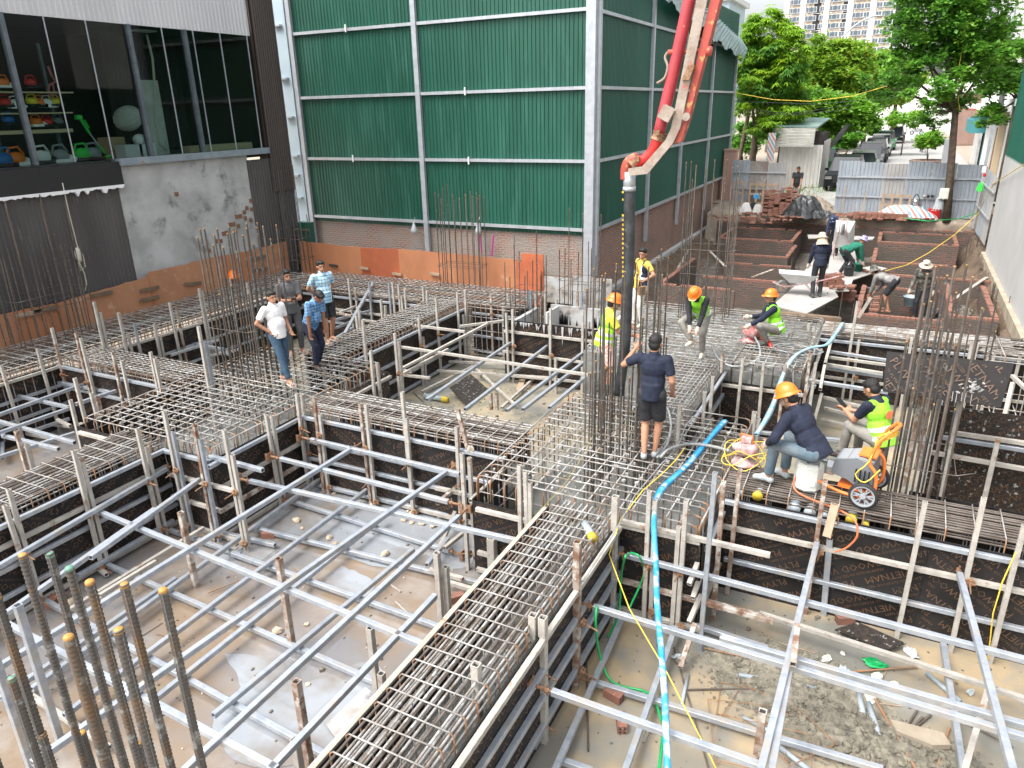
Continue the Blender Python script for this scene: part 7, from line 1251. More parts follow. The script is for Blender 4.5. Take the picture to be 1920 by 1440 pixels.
# ---- jerrycan
j0 = at(1513, 913, .02); jc = thing('jerrycan', 'square white plastic jerrycan beside the seated worker', 'jerrycan', j0); c = MB()
pr = [(.0, .0), (.13, .0), (.15, .03), (.15, .12), (.145, .13), (.15, .14), (.15, .34), (.13, .39), (.05, .41), (.05, .44), (0, .44)]; c.lathe([(r * 1.15, z * .95) for r, z in pr], j0, 8, Matrix.Rotation(.3, 3, 'Z') @ Matrix.Rotation(math.pi / 8, 3, 'Z')); c.build('can_body', 'can_white', jc); c = MB(); c.tube([j0 + Vector((-.09, 0, .38)), j0 + Vector((-.07, 0, .46)), j0 + Vector((.05, 0, .46)), j0 + Vector((.08, 0, .38))], .015, 8); c.build('handle', 'can_white', jc); c = MB(); c.box(j0 + Vector((.06, -.166, .14)), (.06, .004, .08), Matrix.Rotation(.1, 3, 'Z')); c.build('paper_label', 'white', jc)
# seats for the two sitting men
for px, py, z, d in ((1540, 866, .0, 'short dark block the navy jacket worker sits on'), (1668, 850, .0, 'low timber box under the man with the phone')):
    q = W10 @ d10['pel'] if '1540' in str(px) else W11 @ d11['pel']; c = MB(); c.box2((q.x - .06, q.y + .05, .0), (q.x + .06, q.y + .17, q.z - .15)); c.box2((q.x - .08, q.y + .03, q.z - .15), (q.x + .08, q.y + .19, q.z - .12)); tag(c.build('seat_block', 'cloth_dust' if px == 1540 else 'timber'), d, 'seat')
# ---- PVC sleeves through the beam
for px, py, px2, py2, r, cap, d in ((1433, 880, 1420, 930, .06, 1, 'grey pipe with yellow taped end below the seated worker'), (1505, 890, 1488, 955, .075, 0, 'grey pipe sleeve through the beam, left of three'), (1530, 895, 1518, 962, .07, 0, 'grey pipe sleeve through the beam, middle of three'), (1552, 920, 1546, 968, .05, 0, 'grey pipe sleeve through the beam, right of three'), (1598, 930, 1596, 975, .06, 1, 'grey pipe with yellow tape under the washer wheel'), (1624, 935, 1622, 985, .04, 1, 'thin grey pipe with yellow tape right of washer wheel'), (1395, 880, 1385, 925, .05, 0, 'grey pipe sleeve under the pale vibrator'), (1120, 985, 1112, 1010, .05, 1, 'small yellow taped pipe end in the central beam')):
    b = aty(px2, py2, 8.66 if px > 1300 else 6.8); a = b + Vector((.02, .42, -.03)) if px > 1300 else b + Vector((-.2, .25, 0)); t = thing('pipe_sleeve', d, 'pipe', b); c = MB(); c.tube([b, a], r, 14); c.build('pipe_body', 'pvc', t, smooth=True)
    if cap: c = MB(); dd = (a - b).normalized(); c.tube([b - dd * .01, b + dd * .07], r * 1.08, 14); c.build('tape_cap', 'tape_dull', t, smooth=True)
t = thing('pipe_sleeve', 'grey pipe with yellow taped end on the middle pit floor', 'pipe', at(820, 742, PIT)); c = MB(); c.tube([at(796, 742, PIT + .07), at(830, 748, PIT + .07)], .06, 12); c.build('pipe_body', 'pvc', t, smooth=True); c = MB(); c.tube([at(829, 748, PIT + .07), at(840, 750, PIT + .07)], .064, 12); c.build('tape_cap', 'tape_dull', t, smooth=True)
# loose grey pipes on right pit floor
for i, (a, b, r) in enumerate((((1385, 1265), (1530, 1290), .022), ((1290, 1265), (1278, 1322), .02), ((1610, 1300), (1618, 1338), .03), ((1628, 1318), (1648, 1380), .03), ((1738, 1262), (1800, 1315), .028), ((1393, 1345), (1470, 1385), .02), ((1460, 1400), (1520, 1446), .026))):
    c = MB(); c.tube([at(*a, PIT + r), at(*b, PIT + r)], r, 10); row(c.build('loose_pipe', 'pvc', smooth=True), 'grey plastic pipe offcut on the right pit floor', 'pipe', at(*a, PIT))
# bent stirrups on right pit floor
for i, (x, y, w_, h_, a) in enumerate(((1420, 1330, .8, .55, .1), (1450, 1350, .9, .6, -.2), (1400, 1380, .7, .9, .3), (1490, 1380, .6, .5, .9), (1430, 1400, .9, .6, .15))):
    o_ = at(x, y, PIT + .02 + i * .012); Rz = Matrix.Rotation(a, 3, 'Z'); c = MB(); c.tube([o_ + Rz @ Vector(v) for v in ((-w_ / 2, -h_ / 2, 0), (w_ / 2 - .03, -h_ / 2, 0), (w_ / 2, -h_ / 2 + .03, 0), (w_ / 2, h_ / 2, 0), (-w_ / 2, h_ / 2, 0), (-w_ / 2, -h_ / 2 + .05, 0), (-w_ / 2 + .06, -h_ / 2 + .08, 0))], .005, 6); row(c.build('loose_stirrup', 'bar_rust'), 'rusty loose stirrup loop lying on the right pit floor', 'rebar loop', o_)
for i, (a, b, r, m) in enumerate((((1290, 1293), (1480, 1290), .01, 'bar_brown'), ((1440, 1272), (1720, 1250), .011, 'bar_rust'), ((1730, 1345), (1650, 1420), .014, 'bar_brown'), ((1745, 1340), (1660, 1410), .014, 'bar_brown'), ((1720, 1330), (1655, 1440), .012, 'bar_brown'), ((1640, 1310), (1720, 1446), .012, 'bar_rust'), ((1780, 1365), (1755, 1446), .012, 'bar_rust'), ((1800, 1350), (1900, 1400), .01, 'bar_brown'), ((1320, 1215), (1500, 1255), .007, 'bar_rust'), ((1263, 1213), (1330, 1446), .009, 'bar_brown'), ((1098, 1155), (1103, 1408), .01, 'bar_brown'), ((390, 1112), (500, 1068), .008, 'bar_rust'), ((775, 735), (800, 760), .01, 'bar_brown'))):
    rodo = rod('loose_bar', at(*a, PIT + .02 + (i % 3) * .012), at(*b, PIT + .02 + (i % 2) * .012), r, m); row(rodo, 'loose rusty reinforcing bar lying on the pit floor', 'rebar', at(*a, PIT))
# bricks and stones
def brick(p, yaw, lab, s_=1.):
    t = thing('hollow_brick', lab, 'brick', p); R_ = Matrix.Rotation(yaw, 3, 'Z'); c = MB(); c.box(Vector(p) + Vector((0, 0, .05 * s_)), (.21 * s_, .10 * s_, .10 * s_), R_); c.build('clay_body', 'brick_red', t)
    c = MB()
    for dz in (-.022, .022):
        for dy in (-.022, .022): c.box(Vector(p) + Vector((0, 0, .05 + dz)) * 1 + R_ @ Vector((-.1055 * s_, dy, 0)), (.004, .024, .024), R_)
    c.build('core_hole_shade', 'hollow', t)  # flat dark squares on the brick end, painted shade of its holes
for px, py, a, d in ((1150, 1310, 2.9, 'hollow clay brick on the right pit floor by green hose'), (1165, 1362, 2.0, 'second hollow clay brick nearer the bottom in right pit'), (855, 1127, .9, 'clay brick standing at the central beam edge'), (1035, 1175, 1.2, 'upper brick wedged beside the central beam upright'), (1033, 1190, 1.0, 'lower brick wedged beside the central beam upright'), (1583, 1167, .5, 'broken orange brick by the plywood offcut'), (90, 1137, .3, 'clay brick in the shadowy left corner of near left pit'), (110, 1128, .5, 'clay brick beside another in left corner of pit'), (505, 1008, .4, 'small red brick piece in the water of near left pit')):
    brick(at(px, py, PIT + .0), a, d)
def stones(label, lst, m='concbeige', z=PIT):
    for i, (px, py, s_) in enumerate(lst):
        r_ = random.Random(i + len(lst)); c = MB(); p = at(px, py, z + s_ * .4); c.ell(p, (s_, s_ * .75, s_ * .55), Matrix.Rotation(r_.uniform(0, 3), 3, 'Z'), 8, 5); c.v = [tuple(p + (Vector(v) - p) * r_.uniform(.8, 1.15)) for v in c.v]; row(c.build('stone', m), label, 'stone', p)
M('stonelight', (.56, .46, .34), (.45, .36, .27), 9, rough=.9, bump=.5, bsc=30)
stones('pale broken stone lying in the near left pit', [(556, 975, .075), (566, 990, .04), (617, 1008, .065), (627, 1020, .065), (684, 925, .06), (697, 947, .05), (775, 962, .08), (765, 958, .04), (772, 980, .05), (757, 975, .06), (790, 982, .06), (812, 985, .07), (825, 968, .055), (722, 1038, .08), (626, 925, .05), (430, 1010, .06), (440, 1020, .06), (520, 1182, .07), (512, 1190, .05), (575, 1170, .04), (132, 1128, .08), (165, 1103, .04)], 'stonelight')
stones('pale rubble lump on the right pit floor', [(1645, 1268, .07), (1675, 1283, .06), (1580, 1225, .04)], 'offwhite')
for px, py, m, d, s_ in ((1640, 1242, 'hose_green', 'crumpled green plastic scrap on the rubble', .16), (1708, 1222, 'plastic_clear', 'clear crumpled plastic bag on the rubble', .14), (1550, 1235, 'offwhite', 'white paper scrap on the rubble', .1), (1585, 1262, 'plastic_clear', 'plastic film scrap at the front of rubble', .16), (1270, 1230, 'plastic_clear', 'crushed plastic water bottle near the leaning tube', .09), (1820, 1298, 'plastic_clear', 'small clear bottle near the right tube crossing', .08), (1632, 1310, 'offwhite', 'torn cement paper beside the grey pipes', .12), (1690, 1425, 'cordyellow', 'small yellow and white tube on the right pit floor', .06)):
    r_ = random.Random(px); s_ *= .75; p = at(px, py, PIT + s_ * .3); c = MB(); c.ell(p, (s_, s_ * .6, s_ * .25), Matrix.Rotation(px, 3, 'Z'), 10, 7); c.v = [tuple(p + (Vector(v) - p) * r_.uniform(.5, 1.3)) for v in c.v]; tag(c.build('litter', m), d, 'litter')
c = MB(); q = at(1725, 1385, PIT + .03); c.prism([q + Vector(v) for v in ((-.28, .08, 0), (.2, .12, 0), (.26, -.02, 0), (.1, -.1, 0), (-.22, -.06, 0))], (0, 0, .06)); t = tag(c.build('concrete_chunk', 'concbeige'), 'broken grey slab piece with orange fibres on pit floor', 'debris')
# ---- far dig: ramp boards, wheelbarrows, bricks, buckets
def board(name, lab, pts, th=.03, m='board'): c = MB(); c.prism(pts, (0, 0, -th)); return tag(c.build(name, m), lab, 'board')
board('ramp_board', 'large pale board under the upright wheelbarrow', [at(1448, 572, -.48), at(1512, 588, -.5), at(1572, 556, -.52), at(1548, 520, -.5), at(1500, 528, -.5)])
board('ramp_board', 'second pale board running back towards the workers', [at(1490, 530, -.53), at(1560, 545, -.53), at(1592, 545, -.54), at(1608, 500, -.56), at(1600, 455, -.58), at(1555, 452, -.58)])
board('ramp_board', 'steep pale board leaning up to the street edge', [at(1553, 455, -.55), at(1598, 456, -.55), at(1603, 420, -.22), at(1561, 418, -.2)])
board('work_board', 'flat board with loose bricks right of the stooping worker', [at(1580, 520, -.55), at(1600, 524, -.55), at(1664, 503, -.55), at(1640, 498, -.55), at(1590, 505, -.55)])
board('edge_board', 'dark narrow board behind the far right beam', [at(1466, 583, -.05), at(1576, 594, -.05), at(1578, 597, -.05), at(1466, 587, -.05)], .1, 'timber_dark')
board('plank', 'grey plank bridging brick walls left of steep board', [at(1514, 440, -.5), at(1545, 440, -.5), at(1548, 446, -.5), at(1516, 447, -.5)])
board('plank', 'grey plank bridging brick walls right of steep board', [at(1598, 442, -.5), at(1640, 444, -.5), at(1636, 449, -.5), at(1598, 449, -.5)])
def barrow(label, M_):
    t = thing('wheelbarrow', label, 'wheelbarrow', M_.translation); V = lambda x, y, z: M_ @ Vector((x, y, z)); R3 = M_.to_3x3()
    c = MB(); b0 = [(-.22, .05, .36), (.22, .05, .36), (.2, .62, .34), (-.2, .62, .34)]; b1 = [(-.34, -.08, .58), (.34, -.08, .58), (.3, .92, .62), (-.3, .92, .62)]; i0 = [(-.21, .06, .375), (.21, .06, .375), (.19, .6, .355), (-.19, .6, .355)]; i1 = [(-.32, -.06, .58), (.32, -.06, .58), (.28, .9, .62), (-.28, .9, .62)]
    c.add([V(*v) for v in b0 + b1 + i0 + i1], [(0, 1, 2, 3), (0, 4, 5, 1), (1, 5, 6, 2), (2, 6, 7, 3), (3, 7, 4, 0), (8, 11, 10, 9), (8, 9, 13, 12), (9, 10, 14, 13), (10, 11, 15, 14), (11, 8, 12, 15), (4, 12, 13, 5), (5, 13, 14, 6), (6, 14, 15, 7), (7, 15, 12, 4)]); c.build('tray', 'concpale', t)
    c = MB()
    for s_ in (-1, 1): c.tube([V(s_ * .28, -.62, .6), V(s_ * .24, 0, .4), V(s_ * .1, .75, .2)], .018, 8); c.tube([V(s_ * .22, .02, .4), V(s_ * .24, -.05, .0), V(s_ * .22, .25, .37)], .014, 6); 
    c.tube(bez([V(-.1, .75, .2), V(-.1, 1.0, .3), V(0, 1.05, .32), V(.1, 1.0, .3), V(.1, .75, .2)]), .014, 6); c.build('frame', 'motor_dusty', t)
    wR = R3 @ Matrix.Rotation(math.pi / 2, 3, 'Y'); c = MB(); c.lathe([(.13, -.04), (.18, -.035), (.195, 0), (.18, .035), (.13, .04), (.13, -.04)], V(0, .78, .195), 20, wR); wq = c.build('wheel', 'cloth_dust', t, smooth=True)
    c = MB(); c.lathe([(0, -.05), (.03, -.05), (.035, -.01), (.13, -.012), (.13, .012), (.035, .01), (.03, .05), (0, .05)], V(0, .78, .195), 14, wR); c.build('hub', 'boomgrey', wq)
bp = at(1532, 553, -.48); barrow('wheelbarrow with grey tray standing on the pale ramp board', Matrix.Translation(bp + Vector((-.15, .0, .0))) @ Matrix.Rotation(math.radians(100), 4, 'Z'))
b2 = at(1570, 498, -.6); barrow('second wheelbarrow tipped upright between the hooded workers', Matrix.Translation(b2 + Vector((0, .35, .35))) @ Matrix.Rotation(math.radians(175), 4, 'Z') @ Matrix.Rotation(math.radians(75), 4, 'X'))
def bricks(label, c0, nx, ny, nz, yaw=0., seed=0, loose=12, spread=.5):
    r_ = random.Random(seed); c = MB(); R_ = Matrix.Rotation(yaw, 3, 'Z')
    for k in range(nz):
        for i in range(nx):
            for j in range(ny):
                if r_.random() < .06 * k: continue
                c.box(Vector(c0) + R_ @ Vector(((i - nx / 2) * .225 + r_.uniform(-.012, .012), (j - ny / 2) * .115 + r_.uniform(-.01, .01), .035 + k * .068)), (.21, .10, .062), R_ @ Matrix.Rotation(r_.uniform(-.06, .06), 3, 'Z'))
    for i in range(loose):
        a = r_.uniform(0, 6.28); c.box(Vector(c0) + Vector((math.cos(a) * (nx * .11 + r_.uniform(.1, spread)), math.sin(a) * (ny * .06 + r_.uniform(.1, spread)), .04)), (.21, .10, .06), Matrix.Rotation(r_.uniform(0, 3), 3, 'Z') @ Matrix.Rotation(r_.uniform(-.3, .3), 3, 'X'))
    o = c.build('brick_stack', 'brick_red'); o['label'] = label; o['category'] = 'bricks'; o['kind'] = 'stuff'; return o
bricks('tall stack of orange bricks beside the man in black shirt', at(1470, 402, .0), 7, 6, 17, .1, 1, 40, 1.0)
bricks('low loose pile of bricks left of the striped bundle', at(1655, 408, .0), 9, 5, 3, .1, 2, 60, .9)
bricks('small heap of bricks on the ramp board by the barrow handles', at(1562, 535, -.5), 3, 3, 5, .3, 3, 14, .3)
bricks('few bricks on the pit edge by the stooping worker', at(1592, 560, -1.0), 2, 2, 4, .5, 4, 12, .3)
bricks('scattered bricks on the soil at left of brick stack', at(1410, 412, .0), 3, 2, 2, 0, 5, 40, 1.4)
bricks('two bricks lying on the work board', at(1622, 507, -.55), 1, 1, 1, .3, 6, 2, .3)
for a, b, n in ((at(1636, 592, -.75), at(1645, 560, -.75), 8),): 
    c = MB()
    for k in range(n): q = a.lerp(b, k / n); c.box(q + Vector((0, 0, .04 + .06 * (k % 3))), (.22, .1, .06), Matrix.Rotation(.1 * k, 3, 'Z'))
    tag(c.build('toothed_brick_end', 'brick_red'), 'stepped orange brick end beside the stooping worker', 'bricks')
def bucket(label, p, m, r=.14, h_=.26):
    t = thing('bucket', label, 'bucket', p); c = MB(); c.lathe([(0, 0), (r * .75, 0), (r, h_), (r * 1.06, h_), (r * 1.06, h_ - .02), (r * .96, h_ - .02), (r * .72, .02), (0, .02)], p, 16); c.build('shell', m, t, smooth=True); c = MB(); c.tube(bez([Vector(p) + Vector((-r, 0, h_)), Vector(p) + Vector((0, 0, h_ + .15)), Vector(p) + Vector((r, 0, h_))]), .006, 6); c.build('bail', 'chrome', t)
bucket('dark grey bucket under the stooping green jacket worker', at(1590, 520, -.6), 'rubber', .17, .36); bucket('second dark bucket behind the first', at(1607, 511, -.6), 'cloth_green', .17, .3); bucket('blue grey bucket held by camouflage worker', at(1706, 573, -1.1) , 'hose_dusty', .2, .28)
# ---- bank by the fence
def drape(name, lab, c0, rx, ry, h_, m, seed, cat='tarpaulin', fold=.12):
    r_ = random.Random(seed); c = MB(); N_ = 28; K = 10; vs = []
    for j in range(K + 1):
        for k in range(N_):
            a = 2 * math.pi * k / N_; q = j / K; f = 1 + fold * math.sin(5 * a + seed) * q + r_.uniform(-.05, .05); vs.append((c0[0] + rx * q * f * math.cos(a), c0[1] + ry * q * f * math.sin(a), c0[2] + h_ * (1 - q ** 2.2) * (1 + .25 * math.sin(3 * a + seed) * q) + (.04 * math.sin(9 * a + 4 * q) if q > .3 else 0)))
    c.add(vs, [(j * N_ + k, j * N_ + (k + 1) % N_, (j + 1) * N_ + (k + 1) % N_, (j + 1) * N_ + k) for j in range(K) for k in range(N_)]); return tag(c.build(name, m, smooth=False), lab, cat)
drape('tarpaulin', 'black tarpaulin covering a heap beside the brick stack', at(1505, 405, .0), .85, .6, .85, 'black_tarp', 2); drape('tarpaulin', 'trailing end of black tarpaulin on the ground', at(1540, 408, .0), .6, .35, .3, 'black_tarp', 3)
drape('cloth_bundle', 'bundle wrapped in striped white, red and blue tarpaulin by the fence', at(1698, 408, .0), 1.15, .5, .5, 'striped_tarp', 4, 'bundle')
for px, py, m, d, s_ in ((1397, 398, 'bag_white', 'white sack with red print on the left rubble', .28), (1420, 400, 'offwhite', 'plain white sack right of the printed sack', .26), (1412, 392, 'blackpaint', 'dark small sack between two white sacks', .2), (1418, 372, 'hose_blue', 'blue plastic bag hanging on the pallet', .15)):
    drape('sack', d, at(px, py, .0) if px != 1418 else aty(px, py, 36), s_, s_ * .7, s_ * 1.5, m, px, 'sack', .05)
def pallet(lab, a, b, h_, m='timber'):
    a, b = Vector(a), Vector(b); t = thing('pallet', lab, 'pallet', a); u = (b - a); L_ = u.length; u.normalize()
    for z in (.12, h_ * .55, h_): c = MB(); c.box((a + b) / 2 + Vector((0, 0, z)), (L_, .04, .09), Matrix.Rotation(math.atan2(u.y, u.x), 3, 'Z')); c.build('stringer', m, t)
    n = int(L_ / .26)
    for k in range(n + 1): c = MB(); c.box(a + u * L_ * k / n + Vector((0, -.035, h_ / 2 + .06)), (.09, .02, h_)); c.build('slat', m, t)
q = aty(1655, 380, 34.95); q2 = aty(1705, 380, 34.95); pallet('timber pallet leaning on the grey fence by the bundle', (q.x, 34.9, 0), (q2.x, 34.9, 0), .85)
q = aty(1405, 380, 36.9); q2 = aty(1455, 380, 36.9); pallet('timber pallets leaning on the rusty left fence', (q.x, 36.8, 0), (q2.x, 36.8, 0), 1.0, 'timber'); q = aty(1376, 380, 36.6); q2 = aty(1392, 380, 36.6); pallet('short wooden frame at the end of the green building', (q.x, 36.5, 0), (q2.x, 36.5, 0), 1.1)
for a, b, d in (((1586, 348), (1577, 400), 'left long handled shovel leaning on grey fence'), ((1624, 358), (1616, 402), 'right long handled shovel leaning on grey fence'), ((1523, 345), (1510, 375), 'shovel stuck in the sand heap')):
    y = 34.95; top, bot = aty(*a, y), aty(*b, y - .25); t = thing('shovel', d, 'shovel', bot); c = MB(); c.tube([top, bot], .018, 8); c.build('handle', 'timber', t); c = MB(); c.prism([bot + Vector(v) for v in ((-.1, 0, .02), (.1, 0, .02), (.11, 0, -.15), (0, 0, -.25), (-.11, 0, -.15))], (0, -.015, 0)); c.build('blade', 'jack', t)
for px, py, d, wd in ((1750, 408, 'red cool box on the bank beside the tree trunk', .42), (1768, 400, 'second red cool box tilted against the first', .4)):
    p = at(px, py, 0); t = thing('cool_box', d, 'cool box', p); R_ = Matrix.Rotation(0 if px == 1750 else .35, 3, 'Y'); zc = .17 if px == 1750 else .22; c = MB(); c.box(p + Vector((0, 0, zc)), (wd, .34, .3), R_); c.build('box', 'cooler', t); c = MB(); c.box(p + R_ @ Vector((0, 0, .17)) + Vector((0, 0, zc)), (wd + .03, .37, .05), R_); c.build('lid', 'cooler', t); c = MB(); c.box(p + R_ @ Vector((0, -.175, .14)) + Vector((0, 0, zc)), (.3, .008, .03), R_); c.build('trim_line', 'white', t)
p = aty(1728, 400, 34.7); p.z = .02; t = thing('water_bottle', 'large clear blue water bottle standing against the fence', 'water bottle', p); c = MB(); c.lathe([(0, 0), (.13, 0), (.135, .05), (.125, .1), (.135, .15), (.135, .3), (.1, .36), (.035, .4), (.035, .46), (0, .46)], p, 18); c.build('bottle', 'water', t, smooth=True); c = MB(); c.lathe([(.136, .17), (.137, .27)], p, 18); c.build('label_band', 'white', t)
p = aty(1717, 378, 34.95); t = thing('kettle', 'black and silver kettle hanging on the grey fence', 'kettle', p); c = MB(); c.lathe([(0, -.12), (.14, -.12), (.15, 0), (.12, .1), (0, .12)], p, 16); c.build('pot', 'chrome', t, smooth=True); c = MB(); c.tube(bez([p + Vector((-.14, 0, .05)), p + Vector((0, 0, .3)), p + Vector((.14, 0, .05))]), .015, 6); c.build('handle', 'blackpaint', t)
for px in (1733, 1740, 1748): p = aty(px, 368, 35.0); c = MB(); c.lathe([(0, -.05), (.045, -.05), (.05, .05), (.04, .05), (.035, -.03)], p, 12); c.tube([p + Vector((.05, 0, .03)), p + Vector((.09, 0, 0)), p + Vector((.05, 0, -.03))], .01, 5); row(c.build('mug', 'glove' if px == 1733 else 'blackpaint', smooth=True), 'mug hanging on the grey fence rail', 'mug', p)
p = aty(1770, 363, 34.4); c = MB(); c.box(p, (.32, .1, .42)); c.box(p + Vector((0, -.06, 0)), (.26, .02, .36)); tag(c.build('meter_box', 'can_white'), 'pale meter box on the tree trunk', 'box')
p = aty(1760, 380, 34.5); drape('plastic_bag', 'clear bag with purple contents above the red boxes', p - Vector((0, 0, .25)), .17, .12, .5, 'plastic_clear', 9, 'bag', .05)
p = aty(1838, 350, 33); drape('plastic_bag', 'bright green plastic bag on the side fence', p - Vector((0, 0, .15)), .12, .1, .3, 'toolgreen', 8, 'bag', .05); p = aty(1846, 328, 32.5); c = MB(); c.ell(p, (.05, .05, .07)); tag(c.build('warning_lamp', 'red', smooth=True), 'small red lamp fixed on the side fence', 'lamp'); p = aty(1845, 318, 32.5); c = MB(); c.box(p, (.12, .1, .2)); c.box(p + Vector((0, -.055, 0)), (.08, .01, .14)); tag(c.build('socket_box', 'white'), 'white socket box on the side fence', 'box')
# rag on post
p = aty(883, 845, 8.2); drape('rag', 'pale rag draped on a post top at the centre pad corner', p, .05, .05, .06, 'glove', 3, 'rag', .1)
p = at(1480, 395, .9); c = MB(); c.box(aty(1485, 358, 38.9), (.3, .2, .28)); tag(c.build('carried_box', 'white'), 'white box carried by the man in black shirt', 'box')
# ---- vehicles
def car(label, x, y, m, yaw=0., suv=True, L_=4.5):
    t = thing('parked_car', label, 'car', (x, y, 0)); R_ = Matrix.Rotation(yaw, 3, 'Z'); P = lambda a, b, c_: Vector((x, y, 0)) + R_ @ Vector((a, b, c_)); h_ = 1.0 if suv else .88; rf = 1.68 if suv else 1.42
    prof = [(-.5, .3), (-.5, .62), (-.485, h_ - .12), (-.30, h_ - .02), (-.20, h_), (.40, h_ + .02), (.49, h_ - .04), (.5, .62), (.5, .3)]
    secs = ((-.90, .93), (-.86, 1.), (.86, 1.), (.90, .93)); c = MB(); vs = []
    for wx, k in secs: vs += [P(wx, a * L_ * (k * .5 + .5), .3 + (z - .3) * k) for a, z in prof]
    n = len(prof); c.add(vs, [(i * n + j, i * n + (j + 1) % n, (i + 1) * n + (j + 1) % n, (i + 1) * n + j) for i in range(3) for j in range(n)] + [tuple(range(n)), tuple(range(4 * n - 1, 3 * n - 1, -1))]); c.build('body', m, t, smooth=False)
    pr = [(-.24, h_ - .02), (-.10, rf), (.30, rf + .02), (.44, h_ + .0)]; c = MB(); vs = []
    for wx, k in ((-.82, 0), (-.66, 1), (.66, 1), (.82, 0)):
        for a, z in pr: vs.append(P(wx, a * L_, z if k else (h_ + (z - h_) * .0)))
    c.add(vs, [(4, 5, 9, 8), (6, 7, 11, 10), (0, 4, 8, 12) if 0 else (0, 1, 5, 4), (1, 2, 6, 5), (2, 3, 7, 6), (8, 9, 13, 12), (9, 10, 14, 13), (10, 11, 15, 14)]); c.build('windows', 'glass_dark', t)
    c = MB(); c.prism([P(-.66, -.10 * L_, rf), P(.66, -.10 * L_, rf), P(.66, .30 * L_, rf + .02), P(-.66, .30 * L_, rf + .02)], (0, 0, .035)); c.build('roof', m, t)
    for s_ in (-1, 1):
        for a in (-.32, .33): q = P(s_ * .84, a * L_, .33); c = MB(); wR = R_ @ Matrix.Rotation(math.pi / 2, 3, 'Y'); c.lathe([(.2, -.11), (.31, -.11), (.34, 0), (.31, .11), (.2, .11), (.2, -.11)], q, 18, wR); w0 = c.build('wheel', 'tyre', t, smooth=True); c = MB(); c.lathe([(0, -.1), (.2, -.105), (.2, .105), (0, .1)], q, 14, wR); c.build('rim', 'rimgrey', w0)
        c = MB(); c.box(P(s_ * .68, -.492 * L_, .72), (.32, .14, .14), R_); c.build('headlight', 'chrome', t); c = MB(); c.box(P(s_ * .95, -.19 * L_, h_ + .06), (.18, .1, .13), R_); c.build('mirror', m, t)
    c = MB(); c.box(P(0, -.497 * L_, .6), (.9, .08, .28), R_); c.build('grille', 'blackpaint', t); c = MB(); c.box(P(0, -.51 * L_, .42), (.45, .03, .11), R_); c.build('number_plate', 'white', t)
for i, (x, y, m, s_, d) in enumerate(((-2.61, 46.2, 'car_black', 1, 'nearest black car half hidden behind the grey fence'), (-2.2, 54.5, 'car_silver', 0, 'silver grey sedan second in the line of parked cars'), (-2.0, 61, 'car_grey', 1, 'dark grey car third in the parked line'), (-1.9, 67.5, 'car_black', 1, 'black car fourth in the parked line'), (-1.8, 75, 'car_silver', 1, 'pale silver car fifth in the parked line'), (-1.6, 84, 'car_green', 1, 'dark greenish car sixth in the parked line'), (-.9, 97, 'car_black', 1, 'farthest black van at the end of the parked line'), (-4.8, 58, 'car_green', 0, 'pale green car set back beside the shade cloth'))): car(d, x, y, m, 0.02 * (i % 3 - 1), bool(s_))
def moto(label, x, y, yaw, m):
    t = thing('motorbike', label, 'motorbike', (x, y, 0)); R_ = Matrix.Rotation(yaw, 3, 'Z'); P = lambda a, b, c_: Vector((x, y, .0)) + R_ @ Vector((a, b, c_)); wR = R_ @ Matrix.Rotation(math.pi / 2, 3, 'Y')
    for b_ in (-.62, .62): c = MB(); c.lathe([(.2, -.04), (.27, -.03), (.285, 0), (.27, .03), (.2, .04), (.2, -.04)], P(0, b_, .285), 18, wR); w0 = c.build('wheel', 'tyre', t, smooth=True); c = MB(); c.lathe([(0, -.03), (.03, -.03), (.2, -.008), (.2, .008), (.03, .03), (0, .03)], P(0, b_, .285), 10, wR); c.build('rim', 'rimgrey', w0)
    c = MB(); c.prism([P(-.12, -.55, .55), P(-.12, -.1, .35), P(-.12, .3, .38), P(-.12, .42, .7), P(-.12, .3, .85), P(-.12, .05, .6), P(-.12, -.7, .72)], P(.12, 0, 0) - P(-.12, 0, 0)); c.build('fairing', m, t); c = MB(); c.box(P(0, -.3, .74), (.25, .75, .09), R_); c.build('seat', 'blackpaint', t); c = MB(); c.tube([P(0, .62, .29), P(0, .45, .8), P(0, .4, 1.0)], .03, 8); c.tube([P(-.33, .32, 1.02), P(0, .42, 1.0), P(.33, .32, 1.02)], .015, 6); c.build('fork_and_bar', 'chrome', t); c = MB(); c.ell(P(0, .52, .88), (.09, .07, .09)); c.build('headlight', 'white', t, smooth=True)
for i, (px, py, a, m, d) in enumerate(((1738, 291, 1.5, 'blackpaint', 'black motorbike leftmost of the row on the pavement'), (1762, 291, 1.2, 'car_black', 'dark motorbike second in the pavement row'), (1776, 290, .9, 'tail', 'dark red motorbike in the middle of the row'), (1797, 287, .5, 'machinegrey', 'grey motorbike fourth in the pavement row'), (1812, 288, .2, 'blackpaint', 'black motorbike rightmost of the pavement row'))): p = aty(px, py, 42 + i * .4); moto(d, p.x, 42 + i * .5, a, m)
moto('motorbike ridden away by the rider in green on the street', 1.55, 80, .1, 'blackpaint')
person('rider in green jacket and helmet sitting on a motorbike far down street', (1.55, 79.8, 0), 5, pel=(0, 0, .85), lean=10, wr=(.3, .45, 1.05), wl=(-.3, .45, 1.05), ar=(.2, .25, .35), al=(-.2, .25, .35), kr=(.4, 1, .2), kl=(-.4, 1, .2), top='toolgreen', sleeve='long', bottom='cloth_black', helmet='toolgreen')
moto('small motorbike parked by the far end wall', 1.4, 118, 1.2, 'machinegrey')
c = MB(); c.box2((aty(1772, 262, 50).x, 50, .05), (aty(1786, 262, 50).x, 50.2, 2.4)); tag(c.build('blue_panel', 'machinelight'), 'grey blue panel standing by the planter', 'panel')

